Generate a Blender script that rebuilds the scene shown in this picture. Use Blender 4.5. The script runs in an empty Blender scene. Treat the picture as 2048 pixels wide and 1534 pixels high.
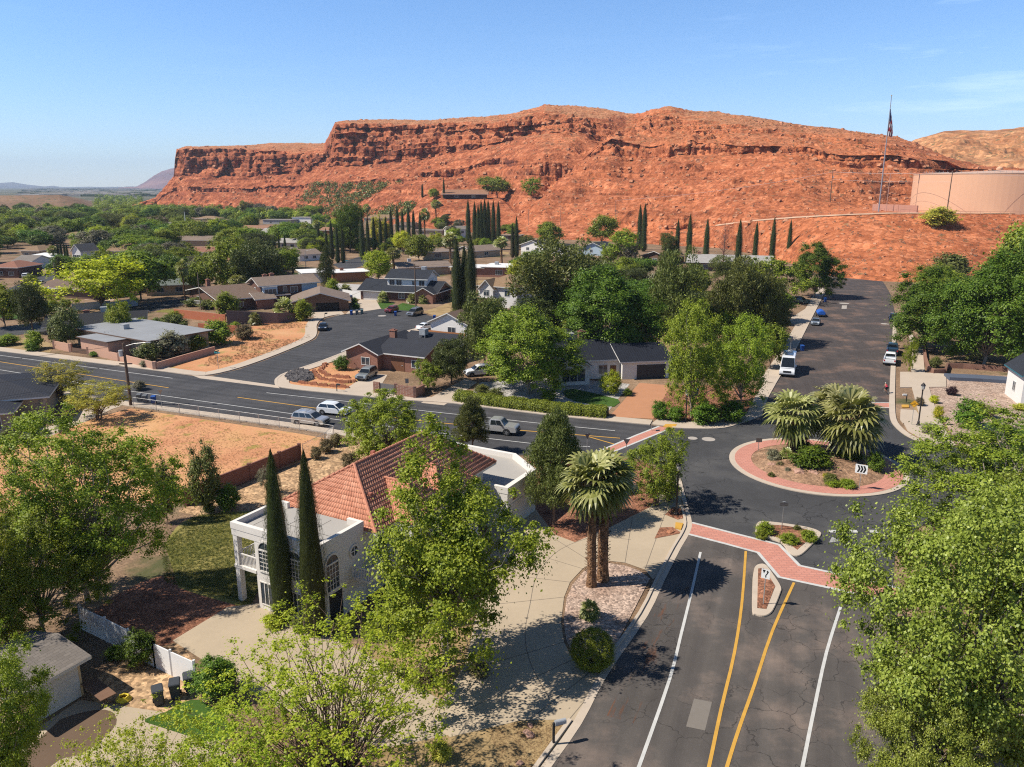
import bpy, bmesh, math, random
import numpy as np
from math import sin, cos, pi, radians, atan2, hypot, sqrt
from mathutils import Vector, Matrix, noise as mnoise
from mathutils.bvhtree import BVHTree

S = bpy.context.scene
COL = S.collection
rnd = random.Random(7)

# ------------------------------------------------------------------ camera
FPX, CAMH = 1560.0, 30.0                 # focal length in photo pixels, height of the drone
PITCH = math.atan(395 / FPX)
cp, sp = cos(PITCH), sin(PITCH)
cam = bpy.data.cameras.new('camera')
cam.sensor_width = 36
cam.lens = 36 * FPX / 2048
cam.clip_start, cam.clip_end = 0.5, 60000
camo = bpy.data.objects.new('camera', cam)
camo.location = (0, 0, CAMH)
camo.rotation_euler = (pi / 2 - PITCH, 0, 0)
COL.objects.link(camo)
S.camera = camo

# ------------------------------------------------------------------ sky, sun, exposure
SUN_EL, SUN_AZ = radians(49), atan2(-0.985, -0.14)      # azimuth from +Y towards +X
W = bpy.data.worlds.new('World')
S.world = W
W.use_nodes = True
nt = W.node_tree
nt.nodes.clear()
out = nt.nodes.new('ShaderNodeOutputWorld')
bg = nt.nodes.new('ShaderNodeBackground')
sky = nt.nodes.new('ShaderNodeTexSky')
sky.sky_type = 'NISHITA'
sky.sun_disc = False
sky.sun_elevation = SUN_EL
sky.sun_rotation = SUN_AZ
sky.altitude = 0
sky.air_density, sky.dust_density, sky.ozone_density = 1.0, 0.0, 3.0
# thin cirrus: stretched noise over the direction of view, part of the sky itself
tc = nt.nodes.new('ShaderNodeTexCoord')
mp = nt.nodes.new('ShaderNodeMapping')
mp.inputs['Scale'].default_value = (2.2, 1.0, 19)
mp.inputs['Rotation'].default_value = (0, radians(-5), 0)
mp.inputs['Location'].default_value = (4.4, 8.1, 1.9)
n1 = nt.nodes.new('ShaderNodeTexNoise')
n1.inputs['Scale'].default_value = 2.3
n1.inputs['Detail'].default_value = 7
n1.inputs['Roughness'].default_value = 0.62
r1 = nt.nodes.new('ShaderNodeMapRange')
r1.inputs[1].default_value, r1.inputs[2].default_value = 0.53, 0.84
r1.inputs[3].default_value, r1.inputs[4].default_value = 0.0, 0.75
mx = nt.nodes.new('ShaderNodeMixRGB')
mx.inputs[2].default_value = (9.0, 9.3, 9.8, 1)
nt.links.new(tc.outputs['Generated'], mp.inputs[0])
nt.links.new(mp.outputs[0], n1.inputs['Vector'])
nt.links.new(n1.outputs[0], r1.inputs[0])
sx0 = nt.nodes.new('ShaderNodeSeparateXYZ'); nt.links.new(tc.outputs['Generated'], sx0.inputs[0])
az0 = nt.nodes.new('ShaderNodeMapRange'); nt.links.new(sx0.outputs[0], az0.inputs[0])     # the cirrus lies in the eastern sky
az0.inputs[1].default_value, az0.inputs[2].default_value, az0.inputs[3].default_value = 0.18, 0.46, 0.06
ml = nt.nodes.new('ShaderNodeMath'); ml.operation = 'MULTIPLY'
nt.links.new(r1.outputs[0], ml.inputs[0]); nt.links.new(az0.outputs[0], ml.inputs[1]); nt.links.new(ml.outputs[0], mx.inputs[0])
nt.links.new(sky.outputs[0], mx.inputs[1])
# added tint: bluer than the model, zenith darkened to cut fill and deepen shadows
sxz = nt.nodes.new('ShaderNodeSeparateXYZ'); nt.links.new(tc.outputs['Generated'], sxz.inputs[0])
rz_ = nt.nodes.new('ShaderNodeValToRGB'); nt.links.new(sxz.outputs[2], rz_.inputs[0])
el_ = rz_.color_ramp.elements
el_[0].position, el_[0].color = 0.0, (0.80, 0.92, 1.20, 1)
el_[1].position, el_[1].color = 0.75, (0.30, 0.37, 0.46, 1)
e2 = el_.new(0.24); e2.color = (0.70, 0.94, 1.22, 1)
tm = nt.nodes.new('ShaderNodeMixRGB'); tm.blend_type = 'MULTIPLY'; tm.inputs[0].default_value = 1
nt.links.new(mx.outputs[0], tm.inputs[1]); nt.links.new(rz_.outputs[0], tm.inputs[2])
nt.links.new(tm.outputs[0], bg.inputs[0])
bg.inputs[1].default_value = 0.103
nt.links.new(bg.outputs[0], out.inputs[0])

sl = bpy.data.lights.new('sun', 'SUN')
sl.energy = 5.0
sl.angle = radians(0.5)
sl.color = (1.0, 0.94, 0.84)
so = bpy.data.objects.new('sun', sl)
sd = Vector((sin(SUN_AZ) * cos(SUN_EL), cos(SUN_AZ) * cos(SUN_EL), sin(SUN_EL)))
so.rotation_euler = sd.to_track_quat('Z', 'Y').to_euler()
so.location = (0, 0, 200)
COL.objects.link(so)
S.view_settings.view_transform = 'Standard'
S.view_settings.look = 'None'
S.view_settings.exposure = 0.48
S.view_settings.gamma = 1
S.render.engine = 'CYCLES'
S.cycles.max_bounces = 6
S.cycles.diffuse_bounces = 2
S.cycles.transparent_max_bounces = 12
S.cycles.pixel_filter_type = 'BLACKMAN_HARRIS'
S.cycles.filter_width = 1.15
S.cycles.use_denoising = False      # keeps the fine texture of leaves and rock

# ------------------------------------------------------------------ photo pixel -> place
def ray(x, y):
    u, v = x - 1024, y - 767
    return Vector((u, FPX * cp - v * sp, -FPX * sp - v * cp))
def G(x, y, z=0.0):                      # where the sight line through a photo pixel meets height z
    d = ray(x, y)
    t = (z - CAMH) / d.z
    return Vector((d.x * t, d.y * t, z))
def AT(x, y, D):                         # point on that sight line at ground distance D
    d = ray(x, y)
    return Vector((d.x / d.y * D, D, CAMH + d.z / d.y * D))
def Zat(y, D):
    v = y - 767
    return CAMH - D * (FPX * sp + v * cp) / (FPX * cp - v * sp)
def mpp(y, D):                           # metres per photo pixel at distance D
    return D / (FPX * cp - (y - 767) * sp)

# ------------------------------------------------------------------ object helpers
def tag(o, label=None, cat=None, group=None, kind=None):
    if label: o['label'] = label
    if cat: o['category'] = cat
    if group: o['group'] = group
    if kind: o['kind'] = kind
    return o
def empty(name, loc, rz=0.0, label=None, cat=None, group=None):
    o = bpy.data.objects.new(name, None)
    o.location = loc
    o.rotation_euler = (0, 0, rz)
    o.empty_display_size = 0.3
    COL.objects.link(o)
    return tag(o, label, cat, group)
def link(name, me, parent=None, loc=None, rz=0.0):
    o = bpy.data.objects.new(name, me)
    if loc is not None: o.location = loc
    o.rotation_euler = (0, 0, rz)
    o.parent = parent
    COL.objects.link(o)
    return o
def copy_tree(o, parent=None):
    c = o.copy()
    COL.objects.link(c)
    c.parent = parent
    for ch in o.children:
        copy_tree(ch, c)
    return c
def npmesh(name, V, Fq, mats=(), attr=None, smooth=False, mi=None):
    me = bpy.data.meshes.new(name)
    V = np.asarray(V, dtype=np.float32); Fq = np.asarray(Fq, dtype=np.int32)
    k = Fq.shape[1]
    me.vertices.add(len(V)); me.vertices.foreach_set('co', V.ravel())
    me.loops.add(Fq.size); me.loops.foreach_set('vertex_index', Fq.ravel())
    me.polygons.add(len(Fq))
    me.polygons.foreach_set('loop_start', np.arange(0, Fq.size, k, dtype=np.int32))
    me.polygons.foreach_set('loop_total', np.full(len(Fq), k, dtype=np.int32))
    if mi is not None: me.polygons.foreach_set('material_index', np.asarray(mi, dtype=np.int32))
    if smooth: me.polygons.foreach_set('use_smooth', np.ones(len(Fq), dtype=bool))
    if attr is not None:
        a = me.attributes.new('tone', 'FLOAT', 'FACE')
        a.data.foreach_set('value', np.asarray(attr, dtype=np.float32))
    for m in mats: me.materials.append(m)
    me.update(calc_edges=True)
    return me

class MB:
    """collects faces of one part"""
    def __init__(s): s.v = []; s.f = []; s.m = []
    def add(s, vs, fs, mi=0):
        b = len(s.v); s.v += [tuple(q) for q in vs]
        for f in fs: s.f.append([b + i for i in f]); s.m.append(mi)
        return s
    def box(s, x0, x1, y0, y1, z0, z1, mi=0):
        return s.add([(x0,y0,z0),(x1,y0,z0),(x1,y1,z0),(x0,y1,z0),(x0,y0,z1),(x1,y0,z1),(x1,y1,z1),(x0,y1,z1)],
                     [(0,3,2,1),(4,5,6,7),(0,1,5,4),(1,2,6,5),(2,3,7,6),(3,0,4,7)], mi)
    def prism(s, pts, z0, z1, mi=0, bottom=True):
        n = len(pts)
        ar = sum(pts[i][0]*pts[(i+1)%n][1]-pts[(i+1)%n][0]*pts[i][1] for i in range(n))
        if ar < 0: pts = pts[::-1]
        vs = [(p[0],p[1],z0) for p in pts] + [(p[0],p[1],z1) for p in pts]
        fs = [list(range(n, 2*n))] + [(i,(i+1)%n,n+(i+1)%n,n+i) for i in range(n)]
        if bottom: fs.append(list(range(n))[::-1])
        return s.add(vs, fs, mi)
    def xprism(s, prof, x0, x1, mi=0):            # profile in (y,z), swept along x
        n = len(prof)
        vs = [(x0,p[0],p[1]) for p in prof] + [(x1,p[0],p[1]) for p in prof]
        return s.add(vs, [list(range(n))[::-1], list(range(n,2*n))] + [(i,(i+1)%n,n+(i+1)%n,n+i) for i in range(n)], mi)
    def yprism(s, prof, y0, y1, mi=0, taper=None):
        n = len(prof)
        t = taper or (lambda z: 1.0)
        vs = [(p[0],y0*t(p[1]),p[1]) for p in prof] + [(p[0],y1*t(p[1]),p[1]) for p in prof]
        return s.add(vs, [list(range(n)), list(range(n,2*n))[::-1]] + [(i,n+i,n+(i+1)%n,(i+1)%n) for i in range(n)], mi)
    def tube(s, pts, rad, n=6, mi=0, cap=True):
        pts = [Vector(p) for p in pts]
        if not hasattr(rad, '__len__'): rad = [rad]*len(pts)
        b = len(s.v); K = len(pts)
        up = Vector((0.13,0.31,0.94))
        for i, p in enumerate(pts):
            d = (pts[min(i+1,K-1)] - pts[max(i-1,0)])
            if d.length < 1e-9: d = Vector((0,0,1))
            d.normalize()
            a = d.cross(up)
            if a.length < 1e-3: a = d.cross(Vector((1,0,0)))
            a.normalize(); c = d.cross(a)
            for k in range(n):
                w = 2*pi*k/n
                s.v.append(tuple(p + (a*cos(w) + c*sin(w))*rad[i]))
        for i in range(K-1):
            for k in range(n):
                q = (k+1) % n
                s.f.append([b+i*n+k, b+i*n+q, b+(i+1)*n+q, b+(i+1)*n+k]); s.m.append(mi)
        if cap:
            s.f.append([b+k for k in range(n)][::-1]); s.m.append(mi)
            s.f.append([b+(K-1)*n+k for k in range(n)]); s.m.append(mi)
        return s
    def lathe(s, prof, n=12, cx=0, cy=0, mi=0):    # prof: (r,z) bottom to top
        b = len(s.v); K = len(prof)
        for r, z in prof:
            for k in range(n): s.v.append((cx + r*cos(2*pi*k/n), cy + r*sin(2*pi*k/n), z))
        for i in range(K-1):
            for k in range(n):
                q = (k+1) % n
                s.f.append([b+i*n+k, b+i*n+q, b+(i+1)*n+q, b+(i+1)*n+k]); s.m.append(mi)
        s.f.append([b+k for k in range(n)][::-1]); s.m.append(mi)
        s.f.append([b+(K-1)*n+k for k in range(n)]); s.m.append(mi)
        return s
    def xform(s, M, start=0):
        for i in range(start, len(s.v)): s.v[i] = tuple(M @ Vector(s.v[i]))
        return s
    def build(s, name, mats, parent=None, loc=None, rz=0.0, smooth=False, bevel=0.0):
        me = bpy.data.meshes.new(name)
        me.from_pydata(s.v, [], s.f)
        if not isinstance(mats, (list, tuple)): mats = [mats]
        for m in mats: me.materials.append(m)
        me.polygons.foreach_set('material_index', s.m)
        if smooth: me.polygons.foreach_set('use_smooth', [True]*len(me.polygons))
        if any(len(f) > 4 for f in s.f) or bevel:
            bm = bmesh.new(); bm.from_mesh(me)
            if bevel:
                bmesh.ops.remove_doubles(bm, verts=bm.verts, dist=1e-4)
                bmesh.ops.recalc_face_normals(bm, faces=bm.faces)
                es = [e for e in bm.edges if len(e.link_faces) == 2 and e.calc_face_angle(0) > 0.35]
                bmesh.ops.bevel(bm, geom=es, offset=bevel, segments=2, affect='EDGES', clamp_overlap=True)
            bmesh.ops.triangulate(bm, faces=[f for f in bm.faces if len(f.verts) > 4])
            bm.to_mesh(me); bm.free()
        me.update()
        return link(name, me, parent, loc, rz)

# ------------------------------------------------------------------ materials
MATS = {}
def N(t, typ, **kw):
    n = t.nodes.new('ShaderNode' + typ)
    for k, v in kw.items(): setattr(n, k, v)
    return n
def base_mat(name, rough=0.8, spec=0.3, metal=0.0):
    m = bpy.data.materials.new(name); m.use_nodes = True
    t = m.node_tree
    p = t.nodes['Principled BSDF']
    p.inputs['Roughness'].default_value = rough
    p.inputs['Metallic'].default_value = metal
    p.inputs['Specular IOR Level'].default_value = spec
    return m, t, p
def c4(c, k=1.0): return (min(1,c[0]*k), min(1,c[1]*k), min(1,c[2]*k), 1)
def coords(t, which='Object', scale=None, rot=None):
    tc = N(t, 'TexCoord')
    if scale is None and rot is None: return tc.outputs[which]
    mp = N(t, 'Mapping')
    if scale is not None: mp.inputs['Scale'].default_value = scale
    if rot is not None: mp.inputs['Rotation'].default_value = rot
    t.links.new(tc.outputs[which], mp.inputs[0])
    return mp.outputs[0]
def noise(t, vec, scale, detail=4, rough=0.55):
    n = N(t, 'TexNoise')
    n.inputs['Scale'].default_value = scale; n.inputs['Detail'].default_value = detail
    n.inputs['Roughness'].default_value = rough
    t.links.new(vec, n.inputs['Vector'])
    return n.outputs[0]
def ramp(t, fac, stops):
    r = N(t, 'ValToRGB')
    e = r.color_ramp.elements
    while len(e) < len(stops): e.new(0.5)
    for q, (pos, c) in zip(e, stops):
        q.position = pos; q.color = c if len(c) == 4 else (*c, 1)
    t.links.new(fac, r.inputs[0])
    return r.outputs[0]
def mix(t, fac, a, b, mode='MIX'):
    m = N(t, 'MixRGB', blend_type=mode)
    for i, q in ((0, fac), (1, a), (2, b)):
        if isinstance(q, (int, float)): m.inputs[i].default_value = q if i == 0 else (q, q, q, 1)
        elif isinstance(q, tuple): m.inputs[i].default_value = q if len(q) == 4 else (*q, 1)
        else: t.links.new(q, m.inputs[i])
    return m.outputs[0]
def math2(t, op, a, b=0.0, c=None):
    m = N(t, 'Math', operation=op)
    for i, q in enumerate((a, b, c)):
        if q is None: continue
        if isinstance(q, (int, float)): m.inputs[i].default_value = q
        else: t.links.new(q, m.inputs[i])
    return m.outputs[0]
def bumpn(t, p, h, strength=0.4, dist=0.05):
    b = N(t, 'Bump')
    b.inputs['Strength'].default_value = strength; b.inputs['Distance'].default_value = dist
    t.links.new(h, b.inputs['Height']); t.links.new(b.outputs[0], p.inputs['Normal'])
def mat(name, col, rough=0.8, var=0.12, scale=1.5, spec=0.3, metal=0.0, bump=0.0, bscale=12.0, col2=None, fine=0.06):
    """painted or plain surface with large blotches and fine grain"""
    if name in MATS: return MATS[name]
    m, t, p = base_mat(name, rough, spec, metal)
    v = coords(t)
    a = noise(t, v, scale, 5, 0.6)
    b = noise(t, v, scale * 14, 3, 0.6)
    c = mix(t, a, c4(col, 1 - var), c4(col2, 1) if col2 else c4(col, 1 + var))
    c = mix(t, b, mix(t, 1.0, c, c4((1,1,1), 1 - fine), 'MULTIPLY'), c)
    t.links.new(c, p.inputs['Base Color'])
    if bump:
        bumpn(t, p, noise(t, v, bscale, 4, 0.6), bump, 0.03)
    MATS[name] = m
    return m
def flat(name, col, rough=0.5, spec=0.4, metal=0.0):
    if name in MATS: return MATS[name]
    m, t, p = base_mat(name, rough, spec, metal)
    p.inputs['Base Color'].default_value = c4(col)
    MATS[name] = m
    return m
def glass(name='window_glass', col=(0.035,0.045,0.055)):
    if name in MATS: return MATS[name]
    m, t, p = base_mat(name, 0.06, 0.6)
    v = coords(t)
    t.links.new(mix(t, noise(t, v, 0.8, 2), c4(col, 0.5), c4(col, 1.8)), p.inputs['Base Color'])
    MATS[name] = m
    return m
def rowed(name, col, col2, bw, rh, mortar=0.02, mcol=None, rough=0.85, axes='xy', var=0.25, bump=0.3):
    """bricks, blocks or shingles: rows rh high, units bw long"""
    if name in MATS: return MATS[name]
    m, t, p = base_mat(name, rough, 0.25)
    tc = N(t, 'TexCoord'); sx = N(t, 'SeparateXYZ'); cb = N(t, 'CombineXYZ')
    t.links.new(tc.outputs['Object'], sx.inputs[0])
    if axes == 'xz':
        t.links.new(math2(t, 'ADD', sx.outputs[0], sx.outputs[1]), cb.inputs[0]); t.links.new(sx.outputs[2], cb.inputs[1])
    elif axes == 'yx':
        t.links.new(sx.outputs[1], cb.inputs[0]); t.links.new(sx.outputs[0], cb.inputs[1])
    else:
        t.links.new(sx.outputs[0], cb.inputs[0]); t.links.new(sx.outputs[1], cb.inputs[1])
    br = N(t, 'TexBrick')
    br.inputs['Scale'].default_value = 1.0
    br.inputs['Brick Width'].default_value = bw; br.inputs['Row Height'].default_value = rh
    br.inputs['Mortar Size'].default_value = mortar; br.inputs['Bias'].default_value = 0.0
    br.inputs['Color1'].default_value = c4(col); br.inputs['Color2'].default_value = c4(col2)
    br.inputs['Mortar'].default_value = c4(mcol or tuple(q*0.55 for q in col))
    t.links.new(cb.outputs[0], br.inputs['Vector'])
    big = noise(t, tc.outputs['Object'], 0.35, 4, 0.6)
    c = mix(t, big, mix(t, 1.0, br.outputs[0], c4((1,1,1), 1-var), 'MULTIPLY'), br.outputs[0])
    t.links.new(c, p.inputs['Base Color'])
    if bump: bumpn(t, p, math2(t, 'SUBTRACT', 1.0, br.outputs[1]), bump, 0.02)
    MATS[name] = m
    return m
def ribbed(name, col, pitch=0.4, axis=0, rough=0.6, spec=0.25, metal=0.0):
    """standing seam or ribbed sheet: ribs across one local axis"""
    if name in MATS: return MATS[name]
    m, t, p = base_mat(name, rough, spec, metal)
    tc = N(t, 'TexCoord'); sx = N(t, 'SeparateXYZ')
    t.links.new(tc.outputs['Object'], sx.inputs[0])
    w = math2(t, 'FRACT', math2(t, 'DIVIDE', sx.outputs[axis], pitch))
    rib = math2(t, 'GREATER_THAN', w, 0.86)
    big = noise(t, tc.outputs['Object'], 0.5, 4, 0.6)
    c = mix(t, big, c4(col, 0.8), c4(col, 1.2))
    c = mix(t, rib, c, c4(col, 1.7))
    t.links.new(c, p.inputs['Base Color'])
    bumpn(t, p, rib, 0.5, 0.03)
    MATS[name] = m
    return m
def ground_mat(name, stops, scale=0.25, fine=6.0, rough=0.95, pebble=0.0, pscale=8.0, bump=0.35, spots=None):
    """soil, gravel or lawn: world-scale blotches, grain, optional pebbles and weeds"""
    if name in MATS: return MATS[name]
    m, t, p = base_mat(name, rough, 0.15)
    v = coords(t)
    a = noise(t, v, scale, 6, 0.62)
    c = ramp(t, a, stops)
    b = noise(t, v, fine, 4, 0.7)
    c = mix(t, 1.0, c, ramp(t, b, [(0.3, (0.72,0.72,0.72)), (0.7, (1.12,1.12,1.12))]), 'MULTIPLY')
    h = b
    if pebble:
        vo = N(t, 'TexVoronoi'); vo.inputs['Scale'].default_value = pscale
        t.links.new(v, vo.inputs['Vector'])
        bw = N(t, 'RGBToBW'); t.links.new(vo.outputs['Color'], bw.inputs[0])
        c = mix(t, pebble, c, mix(t, 1.0, c, ramp(t, bw.outputs[0], [(0.1, (0.45,0.42,0.42)), (0.5, (0.95,0.93,0.9)), (0.9, (1.7,1.65,1.6))]), 'MULTIPLY'))
        h = math2(t, 'SUBTRACT', 1.0, vo.outputs['Distance'])
    if spots:
        q = noise(t, v, spots[1], 5, 0.7)
        c = mix(t, ramp(t, q, [(spots[2], (0,0,0)), (spots[2] + 0.08, (1,1,1))]), c, c4(spots[0]))
    t.links.new(c, p.inputs['Base Color'])
    bumpn(t, p, h, bump, 0.06)
    MATS[name] = m
    return m
def asphalt(name, col, crack=0.5, tint=None, cscale=0.55, lane=None):
    if name in MATS: return MATS[name]
    m, t, p = base_mat(name, 0.88, 0.25)
    v = coords(t)
    a = noise(t, v, 0.16, 6, 0.65)
    c = ramp(t, a, [(0.3, c4(col, 0.78)), (0.5, c4(col)), (0.72, c4(tint or col, 1.28))])
    g = noise(t, v, 26, 3, 0.8)
    c = mix(t, 1.0, c, ramp(t, g, [(0.25, (0.7,0.7,0.7)), (0.75, (1.3,1.3,1.3))]), 'MULTIPLY')
    if lane:                             # wheel tracks polished along the lanes
        rv = coords(t, 'Object', None, (0, 0, -lane[0])); sp_ = N(t, 'SeparateXYZ'); t.links.new(rv, sp_.inputs[0])
        if lane[1]:
            yy = math2(t, 'ADD', sp_.outputs[1], math2(t, 'MULTIPLY', noise(t, v, 0.03, 1), 2.0))
            wv_ = math2(t, 'SINE', math2(t, 'MULTIPLY', yy, 4 * pi / lane[1]))
            c = mix(t, 1.0, c, ramp(t, math2(t, 'MULTIPLY_ADD', wv_, .5, .5), [(0.1, (0.90,0.90,0.905)), (0.9, (1.05,1.05,1.045))]), 'MULTIPLY')
        st = N(t, 'CombineXYZ'); t.links.new(math2(t, 'MULTIPLY', sp_.outputs[0], .03), st.inputs[0]); t.links.new(math2(t, 'MULTIPLY', sp_.outputs[1], .9), st.inputs[1])
        c = mix(t, 1.0, c, ramp(t, noise(t, st.outputs[0], 1.0, 5, .65), [(0.3, (0.84,0.84,0.84)), (0.7, (1.14,1.12,1.10))]), 'MULTIPLY')
    # wandering cracks sealed with tar
    wv = N(t, 'VectorMath', operation='ADD')
    ns = N(t, 'TexNoise'); ns.inputs['Scale'].default_value = 0.9; ns.inputs['Detail'].default_value = 4
    t.links.new(v, ns.inputs['Vector']); 
    sc = N(t, 'VectorMath', operation='SCALE'); sc.inputs['Scale'].default_value = 1.6
    t.links.new(ns.outputs['Color'], sc.inputs[0])
    t.links.new(v, wv.inputs[0]); t.links.new(sc.outputs[0], wv.inputs[1])
    vo = N(t, 'TexVoronoi', feature='DISTANCE_TO_EDGE'); vo.inputs['Scale'].default_value = cscale
    t.links.new(wv.outputs[0], vo.inputs['Vector'])
    line = math2(t, 'LESS_THAN', vo.outputs['Distance'], 0.012)
    mask = ramp(t, noise(t, v, 0.11, 3, 0.5), [(0.46, (0,0,0)), (0.56, (1,1,1))])
    c = mix(t, math2(t, 'MULTIPLY', math2(t, 'MULTIPLY', line, mask), crack), c, c4(col, 0.3))
    t.links.new(c, p.inputs['Base Color'])
    bumpn(t, p, g, 0.25, 0.01)
    MATS[name] = m
    return m

# ------------------------------------------------------------------ relief
def hsh(a, b, s):
    q = np.sin(a * 127.1 + b * 311.7 + s * 74.7) * 43758.5453
    return q - np.floor(q)
def vn(x, y, s=0):
    xi, yi = np.floor(x), np.floor(y)
    fx, fy = x - xi, y - yi
    fx, fy = fx * fx * (3 - 2 * fx), fy * fy * (3 - 2 * fy)
    a, b, c, d = hsh(xi, yi, s), hsh(xi + 1, yi, s), hsh(xi, yi + 1, s), hsh(xi + 1, yi + 1, s)
    return (a * (1 - fx) + b * fx) * (1 - fy) + (c * (1 - fx) + d * fx) * fy
def fbm(x, y, s=0, o=4, g=0.5):
    t, a, k = 0, 1, 0
    for i in range(o):
        t = t + vn(x, y, s + i) * a; k += a
        x, y, a = x * 2.03 + 11.3, y * 2.03 + 5.7, a * g
    return t / k - 0.5
def worley(x, y, s=0):
    """distance to the nearest cell point, and that cell's own random number"""
    xi, yi = np.floor(x), np.floor(y); best = np.full(x.shape, 9.0); rid = np.zeros(x.shape)
    for i in (-1, 0, 1):
        for j in (-1, 0, 1):
            cx, cy = xi + i, yi + j
            d = (cx + hsh(cx, cy, s) - x) ** 2 + (cy + hsh(cx, cy, s + 3) - y) ** 2
            m = d < best
            best = np.where(m, d, best); rid = np.where(m, hsh(cx, cy, s + 6), rid)
    return np.sqrt(best), rid
def tab(rows):
    a = np.array(rows, dtype=float)
    return lambda x: [np.interp(x, a[:, 0], a[:, i]) for i in range(1, a.shape[1])]
def Znp(y, D):
    v = y - 767
    return CAMH - D * (FPX * sp + v * cp) / (FPX * cp - v * sp)
def Dflat(y):
    v = y - 767
    return CAMH * (FPX * cp - v * sp) / (FPX * sp + v * cp)

xs = np.arange(196, 2180, 2.0)
foot, = tab([(196,430),(260,424),(300,418),(345,419),(372,421),(500,425),(600,428),(672,438),(760,446),(860,456),(1000,469),(1090,476),(1180,480),
             (1250,482),(1340,489),(1450,494),(1520,505),(1600,524),(1660,545),(1710,553),(1790,560),(1850,562),(1950,564),(2200,564)])(xs)
cb, cbD = tab([(196,429,1000),(260,418,1050),(300,397,1090),(343,354,1130),(372,350,1110),(500,352,1060),(600,345,1000),(655,336,950),(672,330,930),(760,325,900),(860,316,850),
               (940,300,815),(1000,280,790),(1090,262,750),(1180,266,720),(1250,270,690),(1340,262,640),(1450,262,600),(1600,277,545),(1780,294,505),(1850,312,490),(1950,333,480),(2200,350,470)])(xs)
rim, rimd = tab([(196,428.6,2),(300,396,4),(341,353,6),(346,322,8),(352,301,10),(372,295,15),(500,299,16),(600,304,20),(650,302,22),(664,268,22),(672,249,20),(690,246,20),(760,248,22),(860,248,24),
                 (1000,243,26),(1090,224,34),(1180,236,34),(1250,244,34),(1340,236,30),(1450,246,30),(1600,264,28),(1780,284,22),(1850,307,16),(1950,331,12),(2200,349,8)])(xs)
sk, skd = tab([(196,428.4,40),(300,395.6,30),(341,352.6,30),(347,319,30),(352,299,40),(372,292.5,60),(400,293,70),(500,290,90),(540,285.5,110),(600,286,120),(650,286,120),(664,262,70),(672,245,60),(690,241,60),(760,239.5,80),(860,239.5,90),
               (1000,231,80),(1040,223,80),(1090,209.5,80),(1130,211,100),(1180,214.5,110),(1250,226,100),(1280,228,90),(1300,219,80),(1340,216.5,80),(1400,223,90),(1500,232,100),
               (1600,251,100),(1700,261,90),(1760,270,80),(1790,274,80),(1830,285,70),(1860,299,60),(1900,317,50),(1950,328,40),(2000,338,40),(2200,346,40)])(xs)
# bench that carries the tank, and a smaller shelf with one house
be, beD, biD = tab([(196,396.5,632,664),(1010,396.5,632,664),(1100,430,520,540),(1300,455,445,450),(1394,456,430,434),(1450,449,398,408),(1520,442,372,392),(1600,436.5,350,384),(1700,431.5,326,400),(1790,428.5,318,425),(2200,428,318,440)])(xs)
wb = np.interp(xs, [196, 800, 880, 1000, 1060, 1360, 1480, 2200], [0, 0, 1, 1, 0, 0, 1, 1])
az = (xs - 1024) / 1630.0
fD = Dflat(foot) * 0.985
hb = Znp(cb, cbD)
rD = cbD + rimd; hr = np.maximum(Znp(rim, rD), hb + 0.2)
sD = rD + skd; hs = Znp(sk, sD)
d1 = fD + (cbD - fD) * 0.08; d2 = fD + (cbD - fD) * 0.12
bD1 = d1 * (1 - wb) + beD * wb; bD2 = d2 * (1 - wb) + biD * wb
bh1 = hb * 0.05 * (1 - wb) + Znp(be, beD) * wb; bh2 = hb * 0.09 * (1 - wb) + (Znp(be, beD) + 0.25) * wb
# rows: talus with a banded ledge near 0.6 of its height, then cliff, cap and back
segD, segH = [], []
def seg(D0, h0, D1, h1, n, last=False):
    t = np.linspace(0, 1, n + 1)[:(n + 1 if last else n), None]
    segD.append(D0 + (D1 - D0) * t); segH.append(h0 + (h1 - h0) * t)
tD = lambda f: bD2 + (cbD - bD2) * f
tH = lambda f: bh2 + (hb - bh2) * f
wob = fbm(xs * 0.012, xs * 0, 3, 4) * 0.25
up_x = np.interp(xs, [1080, 1230, 1700, 2000], [0, .17, .2, .2])
lo, hi = 0.52 + wob * 0.5 + up_x, 0.62 + wob * 0.5 + up_x
seg(fD - 40, xs * 0 - 2.0, fD, xs * 0 - 0.2, 3)
seg(fD, xs * 0 - 0.2, bD1, bh1, 40)
seg(bD1, bh1, bD2, bh2, 12)
seg(bD2, bh2, tD(0.53 + up_x), tH(lo), 120)
seg(tD(0.53 + up_x), tH(lo), tD(0.543 + up_x), tH(hi), 14)
seg(tD(0.543 + up_x), tH(hi), cbD, hb, 100)
seg(cbD, hb, rD, hr, 64)
seg(rD, hr, sD, hs, 32)
seg(sD, hs, sD + 160, hs - 14, 8, True)
DD = np.vstack(segD); HH = np.vstack(segH)
nr, nc = DD.shape
A2 = np.broadcast_to(az, DD.shape)
X = A2 * DD
rows = np.arange(nr)[:, None]
i0, i1, i2, i3, i4, i5, i6, i7 = 3, 43, 55, 175, 189, 289, 353, 385
def bell(a, b, soft=6):
    return np.clip((rows - a) / soft, 0, 1) * np.clip((b - rows) / soft, 0, 1)
talus = bell(i1, i5, 8) * np.where(rows < i2, 0.0, 1.0)
tl = bell(i2, i5, 10)
cliff = bell(i5 - 10, i6 + 8, 11)
cap = bell(i6, i7 + 8, 8)
berm = bell(4, i1 - 1, 6)
ledge = bell(i3 - 1, i4 + 2, 2)
s_ = xs[None, :] * 0.0 + X            # along the face in metres
hh = np.clip(hr - hb, 0, 60)[None, :]
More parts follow.
